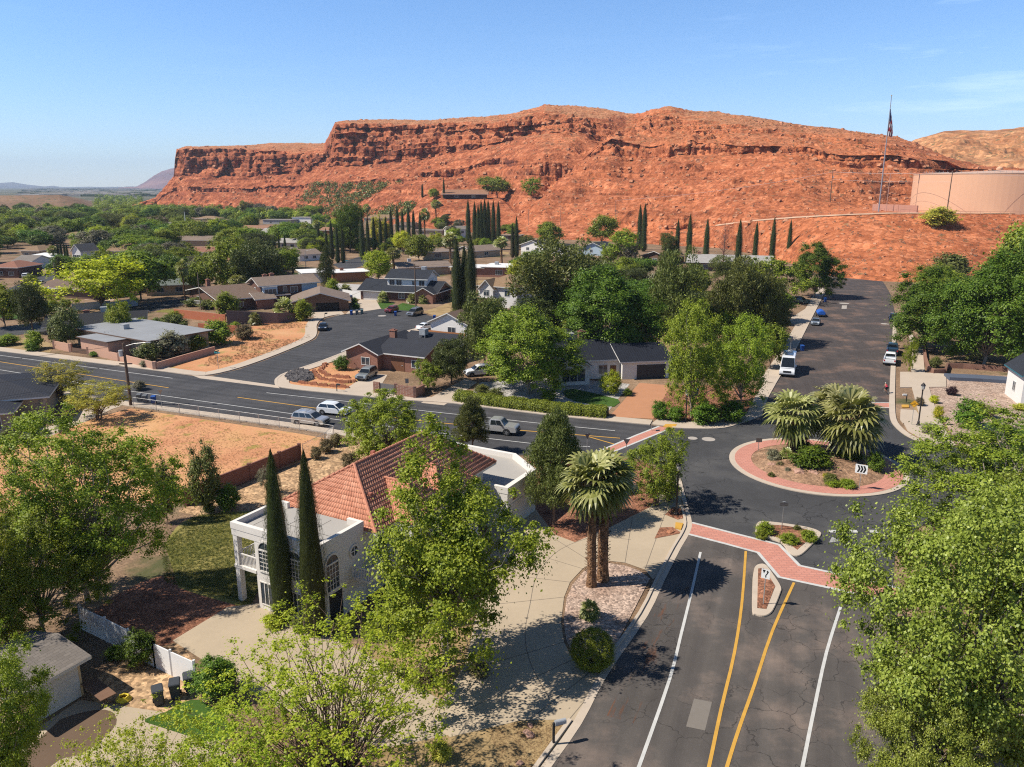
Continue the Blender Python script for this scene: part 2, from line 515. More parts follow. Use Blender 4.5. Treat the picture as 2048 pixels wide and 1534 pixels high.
# cliff: buttresses and alcoves in plan, columns, blocks
but = 1 - np.abs(fbm(s_ * 0.021, HH * 0.018, 21, 3)) * 4.2
col_ = 1 - np.abs(fbm(s_ * 0.075 + 7, HH * 0.03, 31, 3)) * 4.0
blk = fbm(s_ * 0.16, HH * 0.22, 41, 3)
wx = s_ + fbm(s_ * 0.05, HH * 0.05, 33, 3) * 14
w1, k1 = worley(wx / 24, HH / 30 + 0.3, 11); w2, k2 = worley(wx / 8.5, HH / 12, 21); w3, k3 = worley(wx / 3.4, HH / 4.0, 31)
cl = cliff * np.clip(hh / 16, 0, 1)
dD = cl * (-(but * 15) + w1 ** 2 * 13 + (k1 - .5) * 9 + w2 ** 2 * 7.5 + (k2 - .5) * 5 + w3 ** 2 * 2.2 - blk * 4 + 4)
# bedding: horizontal layers stick out or fall back
bed = vn(HH * 0.42 + fbm(s_ * 0.01, s_ * 0, 5, 2) * 5, s_ * 0.01, 55) - 0.5
dD += cliff * bed * 9 * np.clip(hh / 16, 0, 1)
dD += tl * (fbm(s_ * 0.03, DD * 0.02, 61, 4) * 14 + bed * 5 + (1 - np.abs(fbm(s_ * 0.012, s_ * 0 + 3, 65, 3)) * 4) * 10 - 5)
lw, lk = worley(s_ / 3.2, HH / 9, 71)
dD += ledge * (lw ** 2 * 5 + (lk - .5) * 3 + fbm(s_ * 0.05, HH * 0.02, 71, 3) * 10)
o1, r1_ = worley(s_ / 9 + fbm(s_ * .1, DD * .1, 83, 2), DD / 9, 41); o2, r2_ = worley(s_ / 4 + fbm(s_ * .2, DD * .2, 84, 2), DD / 4, 51)
patchy = np.clip(fbm(s_ * 0.016, HH * 0.03, 86, 3) * 5 + 0.35, 0, 1)
dH = tl * (fbm(s_ * 0.035, DD * 0.025, 81, 4, 0.5) * 6 + (r1_ > .62) * np.clip(.62 - o1, 0, 1) * 5.5 * patchy + (r2_ > .75) * np.clip(.5 - o2, 0, 1) * 2.4)
# a long gully parts the western cliffs from the nearer eastern hill
frc = np.clip(HH / np.maximum(hs, 1)[None, :], 0, 1)
xg = 985 + 300 * frc ** 0.85
dH -= bell(i2, i7, 14) * np.exp(-((xs[None, :] - xg) / 24) ** 2) * 9
dH += bell(i2, i7, 14) * np.exp(-((xs[None, :] - xg - 60) / 38) ** 2) * 5
dH += cliff * (fbm(s_ * 0.11, DD * 0.14, 91, 4, 0.6) * 7) * np.clip(hh / 14, 0.15, 1)
dH += cap * (fbm(s_ * 0.05, DD * 0.06, 101, 5, 0.65) * 3.2 + np.maximum(0, fbm(s_ * 0.3, DD * 0.3, 105, 3) - .08) * 4)
dH += berm * (fbm(s_ * 0.09, DD * 0.10, 111, 4, 0.5) * 1.2 + np.maximum(0, fbm(s_ * 0.5, DD * 0.5, 115, 2) - .2) * 1.5)
dH += bell(2, i2, 8) * fbm(s_ * 0.12, DD * 0.12, 121, 3) * 0.35
# terraces: pull heights of the talus towards bedding planes
step = 5.2
q = HH + dH * 0.75 + fbm(s_ * 0.004, DD * 0.004, 131, 2) * 9
fr = q / step - np.floor(q / step)
ter = (np.clip((fr - 0.70) / 0.30, 0, 1) - fr) * step
amt = np.clip(fbm(q * 0.16, s_ * 0 + 1.7, 143, 2) * 7 + 0.45, 0.1, 1) * np.clip(fbm(s_ * 0.013, HH * 0.03, 141, 3) * 5 + 0.75, 0, 1)
dH += (tl * amt * 0.95 + cliff * 0.6) * ter
edge = np.clip((xs - 300) / 90, 0.15, 1)[None, :]
dD *= edge; dH *= np.clip((xs - 215) / 60, 0.1, 1)[None, :]
DDn = DD + dD; HHn = HH + dH
V = np.stack([A2 * DDn, DDn, HHn], -1).reshape(-1, 3)
I = np.arange(nr * nc).reshape(nr, nc)
Fq = np.stack([I[:-1, :-1], I[:-1, 1:], I[1:, 1:], I[1:, :-1]], -1).reshape(-1, 4)

def rock_mat():
    m, t, p = base_mat('red_sandstone', 0.95, 0.12)
    v = coords(t)
    sx = N(t, 'SeparateXYZ'); t.links.new(v, sx.inputs[0])
    geo = N(t, 'NewGeometry'); nz = N(t, 'SeparateXYZ'); t.links.new(geo.outputs['Normal'], nz.inputs[0])
    big = noise(t, v, 0.012, 5, 0.6)
    mid = noise(t, v, 0.09, 6, 0.65)
    c = ramp(t, mid, [(0.30, (0.13,0.036,0.017)), (0.5, (0.305,0.088,0.037)), (0.68, (0.50,0.185,0.088))])
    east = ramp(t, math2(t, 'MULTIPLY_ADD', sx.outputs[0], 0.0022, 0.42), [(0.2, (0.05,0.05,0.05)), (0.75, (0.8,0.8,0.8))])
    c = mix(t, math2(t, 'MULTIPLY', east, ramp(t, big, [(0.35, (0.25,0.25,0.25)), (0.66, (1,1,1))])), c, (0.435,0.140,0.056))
    # bedding colour, level with the layers
    lv = N(t, 'CombineXYZ'); t.links.new(math2(t, 'MULTIPLY', sx.outputs[2], 0.30), lv.inputs[2])
    t.links.new(math2(t, 'MULTIPLY', sx.outputs[0], 0.008), lv.inputs[0])
    bd = noise(t, lv.outputs[0], 1.0, 5, 0.7)
    c = mix(t, 0.55, c, mix(t, 1.0, c, ramp(t, bd, [(0.36, (0.55,0.5,0.5)), (0.5, (1,1,1)), (0.64, (1.35,1.35,1.3))]), 'MULTIPLY'))
    # dark desert varnish running down steep faces
    st = N(t, 'CombineXYZ'); t.links.new(math2(t, 'MULTIPLY', sx.outputs[0], 0.16), st.inputs[0])
    t.links.new(math2(t, 'MULTIPLY', sx.outputs[2], 0.03), st.inputs[2]); t.links.new(math2(t, 'MULTIPLY', sx.outputs[1], 0.05), st.inputs[1])
    vs = noise(t, st.outputs[0], 1.0, 5, 0.65)
    steep = math2(t, 'SUBTRACT', 1.0, math2(t, 'SMOOTH_MIN', 1.0, math2(t, 'MULTIPLY', nz.outputs[2], 1.5), 0.1))
    stain = math2(t, 'MULTIPLY', ramp(t, vs, [(0.44, (0,0,0)), (0.58, (1,1,1))]), math2(t, 'MAXIMUM', steep, 0.0))
    c = mix(t, math2(t, 'MULTIPLY', stain, 0.85), c, (0.10,0.034,0.022))
    # level ground: tan sand with grey-green scrub
    tops = ramp(t, nz.outputs[2], [(0.90, (0,0,0)), (0.985, (1,1,1))])
    hi_ = ramp(t, math2(t, 'DIVIDE', sx.outputs[2], 120.0), [(0.38, (0,0,0)), (0.72, (1,1,1))])
    c = mix(t, math2(t, 'MULTIPLY', math2(t, 'MULTIPLY', tops, hi_), 0.6), c, (0.42,0.215,0.105))
    vo = N(t, 'TexVoronoi'); vo.inputs['Scale'].default_value = 0.20; vo.inputs['Randomness'].default_value = 1
    t.links.new(v, vo.inputs['Vector'])
    dot = ramp(t, vo.outputs['Distance'], [(0.16, (1,1,1)), (0.24, (0,0,0))])
    bwv = N(t, 'RGBToBW'); t.links.new(vo.outputs['Color'], bwv.inputs[0])
    pick = ramp(t, bwv.outputs[0], [(0.50, (0,0,0)), (0.56, (1,1,1))])
    gentle = ramp(t, nz.outputs[2], [(0.62, (0,0,0)), (0.86, (1,1,1))])
    c = mix(t, math2(t, 'MULTIPLY', math2(t, 'MULTIPLY', dot, pick), math2(t, 'MULTIPLY', gentle, 0.65)), c, (0.16,0.125,0.06))
    # pale and dark rubble
    v2 = N(t, 'TexVoronoi'); v2.inputs['Scale'].default_value = 0.62; t.links.new(v, v2.inputs['Vector'])
    b2 = N(t, 'RGBToBW'); t.links.new(v2.outputs['Color'], b2.inputs[0])
    rub = mix(t, 1.0, c, ramp(t, b2.outputs[0], [(0.2, (0.36,0.32,0.30)), (0.5, (0.95,0.95,0.95)), (0.8, (1.5,1.75,1.95))]), 'MULTIPLY')
    c = mix(t, 0.45, c, rub)
    t.links.new(c, p.inputs['Base Color'])
    v3 = N(t, 'TexVoronoi'); v3.inputs['Scale'].default_value = 1.1; t.links.new(v, v3.inputs['Vector'])
    h = math2(t, 'ADD', math2(t, 'MULTIPLY', v3.outputs['Distance'], -0.4), math2(t, 'ADD', math2(t, 'MULTIPLY', noise(t, v, 0.9, 5, 0.65), 0.5), math2(t, 'MULTIPLY', v2.outputs['Distance'], -0.45)))
    bumpn(t, p, h, 0.5, 1.0)
    return m
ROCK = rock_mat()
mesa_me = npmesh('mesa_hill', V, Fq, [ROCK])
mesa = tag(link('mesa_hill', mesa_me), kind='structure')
BVH = BVHTree.FromPolygons([tuple(q) for q in V], [tuple(q) for q in Fq])
def R(x, y):
    """where the sight line meets the hill, else the level ground"""
    d = ray(x, y).normalized()
    hit = BVH.ray_cast(Vector((0, 0, CAMH)), d)
    if hit[0] is not None:
        if d.z < 0 and (CAMH / -d.z) < hit[3]: return G(x, y)
        return hit[0]
    return G(x, y)

tp_ = []
for a_, b_ in zip([(1405,457),(1520,443.5),(1600,437.5),(1700,432.5),(1790,429.5),(1900,429.5)], [(1520,443.5),(1600,437.5),(1700,432.5),(1790,429.5),(1900,429.5),(2090,429.5)]):
    for k in range(14): tp_.append(R(a_[0] + (b_[0]-a_[0])*k/14, a_[1] + (b_[1]-a_[1])*k/14 - .8))
tv = [(p.x, p.y, p.z + .35) for p in tp_] + [(p.x, p.y + 5.5, p.z + .55) for p in tp_]; n_ = len(tp_)
m_ = bpy.data.meshes.new('dirt_track'); m_.from_pydata(tv, [], [(i, i+1, n_+i+1, n_+i) for i in range(n_-1)]); m_.materials.append(ground_mat('pale_track', [(.3, (.42,.25,.155)), (.6, (.56,.37,.25))], .2, 3))
tag(link('dirt_track', m_), kind='structure')
def ridge(name, x0, x1, prof, Df, Ds, m, amp, sx_, rowsn=40, step_=3.0, base=None, back=300, ter=0):
    """a plain hill from a skyline: foot at distance Df, crest at Ds"""
    q = np.arange(x0, x1, step_)
    sky_ = np.interp(q, [a for a, b in prof], [b for a, b in prof])
    a_ = (q - 1024) / 1630.0
    h_ = Znp(sky_, Ds)
    t = np.linspace(0, 1, rowsn)[:, None]
    D_ = Df + (Ds - Df) * t + q[None, :] * 0
    H_ = (base if base is not None else 0) * (1 - t) + h_ * (t ** 0.85) - 1.0 * (1 - t)
    D_ = np.vstack([D_, np.full((1, len(q)), Ds + back)]); H_ = np.vstack([H_, (h_ * 0.7)[None, :]])
    Xq = a_ * D_
    w = np.sin(np.clip(np.vstack([t, [[1.0]]]), 0, 1) * pi * 0.93)
    H_ = H_ + w * (fbm(Xq * sx_, D_ * sx_, 201, 6, 0.58) * amp * 2 + (1 - np.abs(fbm(Xq * sx_ * .6, D_ * sx_ * .6, 211, 4)) * 4) * amp * .5)
    if ter:
        qq = H_ + fbm(Xq * .01, D_ * .01, 231, 3) * 12; fq_ = qq / ter - np.floor(qq / ter)
        H_ = H_ + w * (np.clip((fq_ - .68) / .32, 0, 1) - fq_) * ter * np.clip(fbm(Xq * .02, D_ * .02, 241, 3) * 4 + .6, 0, 1)
    n2, m2 = D_.shape
    V_ = np.stack([Xq, D_, H_], -1).reshape(-1, 3)
    J = np.arange(n2 * m2).reshape(n2, m2)
    F_ = np.stack([J[:-1, :-1], J[:-1, 1:], J[1:, 1:], J[1:, :-1]], -1).reshape(-1, 4)
    return tag(link(name, npmesh(name, V_, F_, [m], smooth=True)), kind='structure')
TAN = ground_mat('tan_slickrock', [(0.3, (0.24,0.095,0.042)), (0.5, (0.42,0.195,0.088)), (0.7, (0.54,0.29,0.145))], 0.05, 0.35, bump=1.0, pebble=.5, pscale=.25, spots=((0.13,0.115,0.055), 0.16, 0.56))
ridge('tan_hill', 1740, 2320, [(1740,330),(1790,300),(1830,279),(1860,270),(1885,264),(1930,262),(1980,262),(2010,259),(2048,254),(2120,250),(2320,256)], 560, 900, TAN, 8.0, 0.022, 130, 1.6, base=24, ter=4.5)
BRN = ground_mat('brown_scrub_slope', [(0.3, (0.16,0.095,0.058)), (0.55, (0.235,0.145,0.09)), (0.75, (0.30,0.19,0.12))], 0.02, 0.3, bump=0.6, spots=((0.09,0.085,0.05), 0.16, 0.54))
ridge('brown_hill', -420, 196, [(-420,388),(-100,388.5),(0,391.5),(60,390),(104,389.5),(120,394),(140,402),(160,412),(180,421),(196,427)], 905, 1010, BRN, 1.2, 0.03, 40, 2.0, back=500)
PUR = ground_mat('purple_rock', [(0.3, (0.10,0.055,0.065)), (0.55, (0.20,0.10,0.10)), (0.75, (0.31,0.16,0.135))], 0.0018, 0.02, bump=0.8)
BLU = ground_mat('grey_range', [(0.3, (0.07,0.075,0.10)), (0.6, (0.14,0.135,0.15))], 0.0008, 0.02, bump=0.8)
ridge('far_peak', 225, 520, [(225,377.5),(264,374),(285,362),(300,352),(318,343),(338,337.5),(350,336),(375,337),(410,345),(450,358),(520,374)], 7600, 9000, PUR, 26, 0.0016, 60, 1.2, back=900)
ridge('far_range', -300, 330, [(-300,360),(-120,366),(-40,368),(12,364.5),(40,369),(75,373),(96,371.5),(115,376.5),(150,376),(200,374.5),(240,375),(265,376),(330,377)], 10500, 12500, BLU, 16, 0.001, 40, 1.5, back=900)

# ------------------------------------------------------------------ level ground
SOIL = ground_mat('dry_soil', [(0.3, (0.15,0.098,0.06)), (0.5, (0.23,0.15,0.092)), (0.7, (0.31,0.21,0.135))], 0.12, 5.0, pebble=0.4, pscale=5.0, spots=((0.085,0.085,0.035), 0.045, 0.56))
g = MB()
gx = [-16000, -1200, -200, 200, 1200, 16000]; gy = [-300, 20, 300, 1500, 16000]
for i in range(5):
    for j in range(4):
        g.add([(gx[i],gy[j],0),(gx[i+1],gy[j],0),(gx[i+1],gy[j+1],0),(gx[i],gy[j+1],0)], [(0,1,2,3)])
tag(g.build('ground', SOIL), kind='structure')
PLAIN = ground_mat('valley_plain', [(0.3, (0.045,0.06,0.028)), (0.5, (0.10,0.10,0.06)), (0.7, (0.20,0.165,0.115))], 0.006, 0.05, bump=0.1)
tag(MB().add([(-9000,1250,.4),(1500,1250,.4),(1500,10400,.4),(-9000,10400,.4)], [(0,1,2,3)]).build('plain', PLAIN), kind='structure')

def struct(o): return tag(o, kind='structure')
def gp(pts, z=0.0): return [(q.x, q.y) for q in (G(x, y, z) for x, y in pts)]
def patch(name, pts, z, m, thick=None, sm=0):
    """a sheet of paving, soil or lawn on the ground; with thick it is a raised slab"""
    mb = MB(); P2 = gp(pts)
    if sm: P2 = smooth_path(P2[-2:] + P2 + P2[:2], sm)[2*sm:-2*sm-1]
    if thick: mb.prism(P2, z - thick, z, bottom=False)
    else:
        ar = sum(P2[i][0]*P2[(i+1)%len(P2)][1]-P2[(i+1)%len(P2)][0]*P2[i][1] for i in range(len(P2)))
        if ar < 0: P2 = P2[::-1]
        mb.add([(x, y, z) for x, y in P2], [list(range(len(P2)))])
    return struct(mb.build(name, m))
def smooth_path(P2, n=5):
    out_ = []
    for i in range(len(P2) - 1):
        p0, p1, p2, p3 = P2[max(i-1,0)], P2[i], P2[i+1], P2[min(i+2,len(P2)-1)]
        for k in range(n):
            t = k / n
            out_.append(tuple(0.5*((2*b)+(-a+c)*t+(2*a-5*b+4*c-d)*t*t+(-a+3*b-3*c+d)*t**3) for a, b, c, d in zip(p0,p1,p2,p3)))
    return out_ + [P2[-1]]
def offset(P2, o):
    r = []
    for i, p in enumerate(P2):
        a, b = P2[max(i-1,0)], P2[min(i+1,len(P2)-1)]
        dx, dy = b[0]-a[0], b[1]-a[1]; L = hypot(dx, dy) or 1
        r.append((p[0] - dy/L*o, p[1] + dx/L*o))
    return r
def ribbon(name, pts, o0, o1, z0, z1, m, sm=0, world=False, mk=True):
    P2 = list(pts) if world else gp(pts)
    if sm: P2 = smooth_path(P2, sm)
    a, b = offset(P2, o0), offset(P2, o1)
    mb = MB(); n = len(P2)
    mb.add([(x,y,z1) for x,y in a] + [(x,y,z1) for x,y in b] + [(x,y,z0) for x,y in a] + [(x,y,z0) for x,y in b],
           [(i, i+1, n+i+1, n+i) for i in range(n-1)] + ([(2*n+i, 2*n+i+1, i+1, i) for i in range(n-1)] + [(3*n+i, n+i, n+i+1, 3*n+i+1) for i in range(n-1)] if z1 > z0 else []))
    return struct(mb.build(name, m)) if mk else mb

ASPH_N = asphalt('asphalt_dark', (0.054,0.053,0.055), 0.55, (0.06,0.058,0.06), lane=(radians(-23.5), 3.7))
ASPH_S = asphalt('asphalt_worn', (0.086,0.076,0.069), 0.65, (0.15,0.115,0.095), 0.42, lane=(radians(70), 3.7))
ASPH_R = asphalt('asphalt_circle', (0.055,0.054,0.055), 0.7, (0.070,0.067,0.064), 0.3)
ASPH_U = asphalt('asphalt_brown', (0.069,0.057,0.052), 0.5, (0.15,0.095,0.07), 0.35, lane=(radians(76), 0))
CONC = mat('concrete_pale', (0.46,0.375,0.29), 0.9, 0.14, 0.35, bump=0.1, bscale=30, fine=0.1)
CONC_D = mat('concrete_drive', (0.42,0.335,0.235), 0.9, 0.2, 0.18, bump=0.12, bscale=30, fine=0.12)
KERB = mat('kerb_concrete', (0.48,0.395,0.31), 0.9, 0.16, 0.8, fine=0.12)
DIRT = ground_mat('orange_dry_lot', [(0.28, (0.44,0.19,0.09)), (0.42, (0.56,0.27,0.135)), (0.58, (0.55,0.30,0.135)), (0.75, (0.64,0.37,0.19))], 0.11, 3.5, spots=((0.29,0.21,0.06), 0.35, 0.55))
DIRT2 = ground_mat('red_dirt_lot', [(0.3, (0.46,0.19,0.09)), (0.5, (0.54,0.26,0.125)), (0.7, (0.58,0.33,0.165))], 0.12, 3.0, spots=((0.34,0.24,0.09), 0.3, 0.54))
GRAV = ground_mat('tan_gravel', [(0.3, (0.34,0.21,0.115)), (0.6, (0.46,0.31,0.18))], 0.3, 6, pebble=0.85, pscale=4.0, bump=0.6)
GRAVP = ground_mat('pink_gravel', [(0.3, (0.30,0.205,0.155)), (0.6, (0.43,0.325,0.26))], 0.4, 8, pebble=0.8, pscale=6.0, bump=0.6)
GRAVG = ground_mat('grey_gravel', [(0.3, (0.30,0.28,0.26)), (0.6, (0.42,0.40,0.375))], 0.4, 8, pebble=0.6, pscale=4.0, bump=0.5)
MULCH = ground_mat('red_bark_mulch', [(0.3, (0.15,0.065,0.038)), (0.6, (0.30,0.14,0.085))], 0.5, 8, pebble=0.8, pscale=6.0, bump=0.6)
LAWN = ground_mat('mottled_lawn', [(0.3, (0.11,0.115,0.022)), (0.5, (0.20,0.18,0.045)), (0.7, (0.30,0.25,0.085))], 0.22, 7, bump=0.6)
TURF = ground_mat('green_turf', [(0.3, (0.035,0.075,0.012)), (0.6, (0.06,0.12,0.02))], 0.3, 9, bump=0.6)
DEAD = ground_mat('dead_grass', [(0.3, (0.25,0.165,0.075)), (0.6, (0.37,0.26,0.13))], 0.35, 8, bump=0.5)
BRICKP = rowed('brick_paving', (0.60,0.27,0.20), (0.53,0.225,0.165), 0.6, 0.3, 0.03, (0.40,0.19,0.15), 0.85)
PAINT_W = mat('white_road_paint', (0.56,0.55,0.52), 0.7, 0.28, 1.6, fine=0.3)
PAINT_Y = mat('yellow_road_paint', (0.58,0.32,0.055), 0.7, 0.25, 1.5, fine=0.25)

# lots, yards and lawns
patch('dirt_lot', [(-300,975),(0,893),(150,847),(262,817),(590,866),(668,880),(640,907),(600,925),(365,1005),(150,1010),(-300,1080)], 0.012, DIRT)
patch('gravel_yard', [(672,880),(740,900),(720,960),(600,1015),(575,1040),(390,1030),(380,1008),(600,928),(640,908)], 0.016, GRAV, sm=4)
patch('lawn', [(330,1090),(395,1032),(590,1025),(560,1080),(500,1210),(470,1210),(330,1160)], 0.02, LAWN, sm=4)
patch('mulch_bed', [(165,1245),(330,1150),(500,1212),(350,1285),(250,1300)], 0.018, MULCH, sm=4)
patch('patio', [(345,1282),(455,1215),(530,1205),(560,1240),(700,1290),(880,1400),(860,1440),(900,1470),(760,1500),(560,1420),(420,1330)], 0.03, CONC_D)
patch('dead_lawn', [(700,1330),(960,1240),(930,1330),(880,1400),(860,1420)], 0.022, DEAD, sm=4)
patch('dead_grass_yard', [(760,1500),(900,1470),(1040,1440),(1130,1440),(1150,1452),(1085,1545),(1020,1650),(700,1650)], 0.018, DEAD)
patch('gravel_yard', [(170,1380),(330,1270),(400,1350),(420,1420),(300,1440),(200,1440)], 0.016, GRAV, sm=4)
patch('wet_drive', [(120,1440),(210,1420),(232,1450),(170,1505),(120,1520),(60,1560),(40,1500)], 0.028, mat('damp_concrete', (0.13,0.085,0.055), 0.5, 0.3, 0.5), sm=4)
patch('drive', [(40,1480),(160,1400),(330,1425),(470,1500),(480,1650),(-80,1650)], 0.022, CONC_D)
patch('lawn', [(290,1445),(330,1425),(400,1400),(470,1470),(380,1480)], 0.026, TURF, sm=4)
patch('drive', [(1383,1050),(1378,1069),(1360,1100),(1306,1160),(1290,1140),(1250,1126),(1215,1122),(1185,1126),(1165,1138),(1140,1165),(1128,1195),(1122,1245),(1128,1285),(1145,1320),(1180,1345),(1214,1349),(1190,1395),(1163,1449),(1130,1440),(1040,1442),(900,1475),(860,1440),(930,1330),(960,1200),(940,1100),(985,1050),(1072,1020),(1110,1070),(1150,1085),(1230,1050),(1300,1015),(1335,960),(1362,965),(1376,1015)], 0.034, CONC_D)
patch('gravel_bed', [(1300,1158),(1278,1142),(1250,1132),(1215,1127),(1188,1131),(1168,1143),(1145,1170),(1133,1198),(1127,1245),(1133,1283),(1150,1316),(1182,1340),(1205,1343)], 0.055, GRAVP)
patch('gravel_bed', [(1072,1020),(1110,1070),(1150,1085),(1230,1050),(1300,1015),(1335,955),(1290,925),(1220,912),(1060,920),(1060,1000)], 0.02, MULCH)
patch('gravel_bed', [(1309,1078),(1345,1071),(1363,1067),(1345,1055),(1320,1056)], 0.06, MULCH)
patch('gravel_bed', [(1330,1030),(1355,1040),(1372,1036),(1370,1020),(1345,1015)], 0.06, MULCH)
# radial score lines of the curved drive
jt = flat('joint_dark', (0.16,0.13,0.10), 0.95)  # dark joint colour, laid flat on the concrete
for k, (a, b) in enumerate([((1165,1138),(1040,1100)),((1185,1126),(1085,1063)),((1140,1165),(1010,1150)),((1128,1195),(985,1210)),((1215,1122),(1190,1068)),((1250,1126),(1265,1034)),((1122,1245),(950,1270)),((1128,1285),(925,1345)),((1145,1320),(935,1420)),((1180,1345),(1060,1440)),((1290,1140),(1340,1000)),((1214,1349),(1140,1438))]):
    ribbon('drive_joint', [a, b], -0.025, 0.025, 0.038, 0.038, jt)
ribbon('drive_joint', [(1262,1080),(1190,1075),(1120,1100),(1075,1150),(1060,1210),(1050,1270),(1062,1330),(1100,1400)], -0.025, 0.025, 0.038, 0.038, jt, 4)
patch('gravel_yard', [(575,766),(600,776),(690,786),(740,748),(700,735),(650,722),(590,750)], 0.02, DIRT2)
patch('dirt_lot', [(385,746),(424,746),(533,713),(622,676),(630,655),(618,640),(560,628),(520,645),(480,665),(430,690),(312,737)], 0.02, DIRT2)
patch('gravel_yard', [(930,803),(960,765),(1110,755),(1260,768),(1205,838),(1130,822)], 0.02, GRAVG)
patch('lawn', [(1126,786),(1130,781),(1147,778),(1190,787),(1236,799),(1240,805),(1228,814),(1190,811),(1150,803),(1132,795)], 0.05, TURF)
patch('drive', [(1218,834),(1279,766),(1341,771),(1306,838)], 0.03, mat('orange_pavers', (0.42,0.20,0.105), 0.9, 0.12, 0.6, bump=0.2, bscale=25))
patch('gravel_yard', [(1306,838),(1341,771),(1440,770),(1530,780),(1515,835),(1450,850),(1340,850)], 0.02, MULCH)
patch('drive', [(683,784),(752,788),(775,750),(738,746)], 0.034, CONC)
patch('drive', [(842,806),(888,811),(955,765),(930,758)], 0.034, CONC)
patch('drive', [(690,630),(700,627),(762,618),(752,600),(722,597)], 0.034, CONC)
patch('drive', [(604,635),(690,630),(676,615),(630,615)], 0.034, CONC)
patch('lawn', [(750,606),(775,602),(790,607),(765,619)], 0.03, TURF)
patch('lawn', [(786,615),(805,606),(836,612),(840,621),(795,624)], 0.03, TURF)
patch('lawn', [(625,638),(645,625),(660,629),(640,640)], 0.03, TURF)
patch('dry_yard', [(845,624),(905,604),(925,612),(900,632),(870,632)], 0.03, DEAD)
patch('drive', [(45,866),(140,842),(190,800),(265,805),(225,818),(175,842),(95,875)], 0.03, CONC)
patch('yard', [(0,690),(60,672),(110,690),(100,705),(0,697)], 0.02, DEAD)
patch('drive', [(1575,640),(1610,618),(1640,607),(1620,645),(1600,660)], 0.03, CONC)

# roads
patch('road', [(-260,668),(0,703),(328,744),(385,752),(555,773),(600,780),(805,801),(908,808),(1100,832),(1300,851),(1367,855),(1375,1015),(1365,985),(1340,945),(1290,920),(1220,907),(1041,911),(677,862),(588,848),(263,806),(0,763),(-260,725)], 0.03, ASPH_N)
sidest = [(533,720),(600,693),(632,678),(639,665),(638,650),(651,637),(680,630),(700,627),(760,618),(819,622),(866,633),(890,642),(880,652),(830,660),(791,671),(737,688),(644,724),(572,748),(556,757),(551,764),(557,773),(555,775)]
patch('road', [(385,753),(424,752),(478,739)] + sidest, 0.034, ASPH_N)
patch('road', [(-100,668),(0,655),(90,642),(265,611),(372,597),(378,607),(342,615),(270,630),(90,663),(0,675),(-100,692)], 0.03, ASPH_N)
patch('road', [(10,580),(60,560),(164,520),(175,520),(170,536),(65,573),(20,592)], 0.03, ASPH_N)
patch('road', [(665,529),(728,511),(740,527),(690,543)], 0.03, ASPH_N)
patch('road', [(1525,830),(1535,800),(1552,768),(1589,706),(1618,648),(1639,607),(1655,575),(1668,550),(1700,541),(1740,541),(1768,566),(1782,590),(1793,640),(1793,655),(1792,699),(1790,776),(1790,822)], 0.03, ASPH_U)
patch('road', [(1200,905),(1300,866),(1367,855),(1468,848),(1523,834),(1527,818),(1790,820),(1793,841),(1810,863),(1842,881),(1878,893),(2048,905),(2300,912),(2300,1030),(2048,1010),(1900,1020),(1830,1060),(1790,1110),(1785,1180),(1677,1152),(1597,1135),(1558,1092),(1385,1048),(1375,1015),(1365,985),(1340,945),(1290,920)], 0.038, ASPH_R)
patch('road', [(1385,1050),(1378,1069),(1360,1100),(1295,1233),(1216,1349),(1163,1449),(1085,1560),(1020,1660),(1960,1660),(1850,1450),(1800,1300),(1790,1170),(1677,1145),(1597,1130),(1560,1085)], 0.03, ASPH_S)
patch('asphalt_patch', [(1388,1398),(1424,1405),(1410,1462),(1372,1454)], 0.036, mat('grey_patch', (0.20,0.175,0.15), 0.9, 0.12, 3, fine=0.25))

# paint
L_ = dict(z0=0.042, z1=0.042)
def line(pts, w, m, z=0.046, sm=0): ribbon('road_marking', pts, -w/2, w/2, z, z, m, sm)
line([(-250,679.5),(0,711),(345,757)], 0.16, PAINT_W)
line([(533,786),(700,804),(846,822),(1106,850),(1230,862)], 0.16, PAINT_W)
line([(-250,688),(0,724),(337,776)], 0.22, PAINT_Y)
line([(475,795),(640,818),(840,842),(1000,858),(1240,877)], 0.22, PAINT_Y)
line([(1170,872),(1236,891)], 0.2, PAINT_Y)
line([(-250,707),(0,740),(263,783),(598,830),(700,843),(840,862),(1068,888),(1180,894)], 0.16, PAINT_W)
line([(1401,1105),(1392,1145),(1383,1185),(1362,1270),(1339,1360),(1278,1534),(1235,1650)], 0.2, PAINT_W, sm=3)
line([(1491.5,1103),(1484,1204),(1469,1305),(1442,1420),(1418,1534),(1390,1655)], 0.2, PAINT_Y, sm=3)
line([(1588,1166),(1545,1262),(1509,1370),(1480,1452),(1454,1534),(1425,1640)], 0.2, PAINT_Y, sm=3)
line([(1681,1215),(1653,1305),(1628,1420),(1605,1534),(1580,1650)], 0.2, PAINT_W, sm=3)
for x in (1666, 1707, 1747): line([(x-9,1063),(x+8,1063.6)], 0.55, PAINT_W)
for q in ([(1664,1074),(1680,1083),(1658,1086)], [(1694,1084),(1706,1091),(1688,1093)]): patch('yield_marking', q, 0.046, mat('worn_paint', (.34,.33,.32), .8, .5, 2.5, fine=.3))
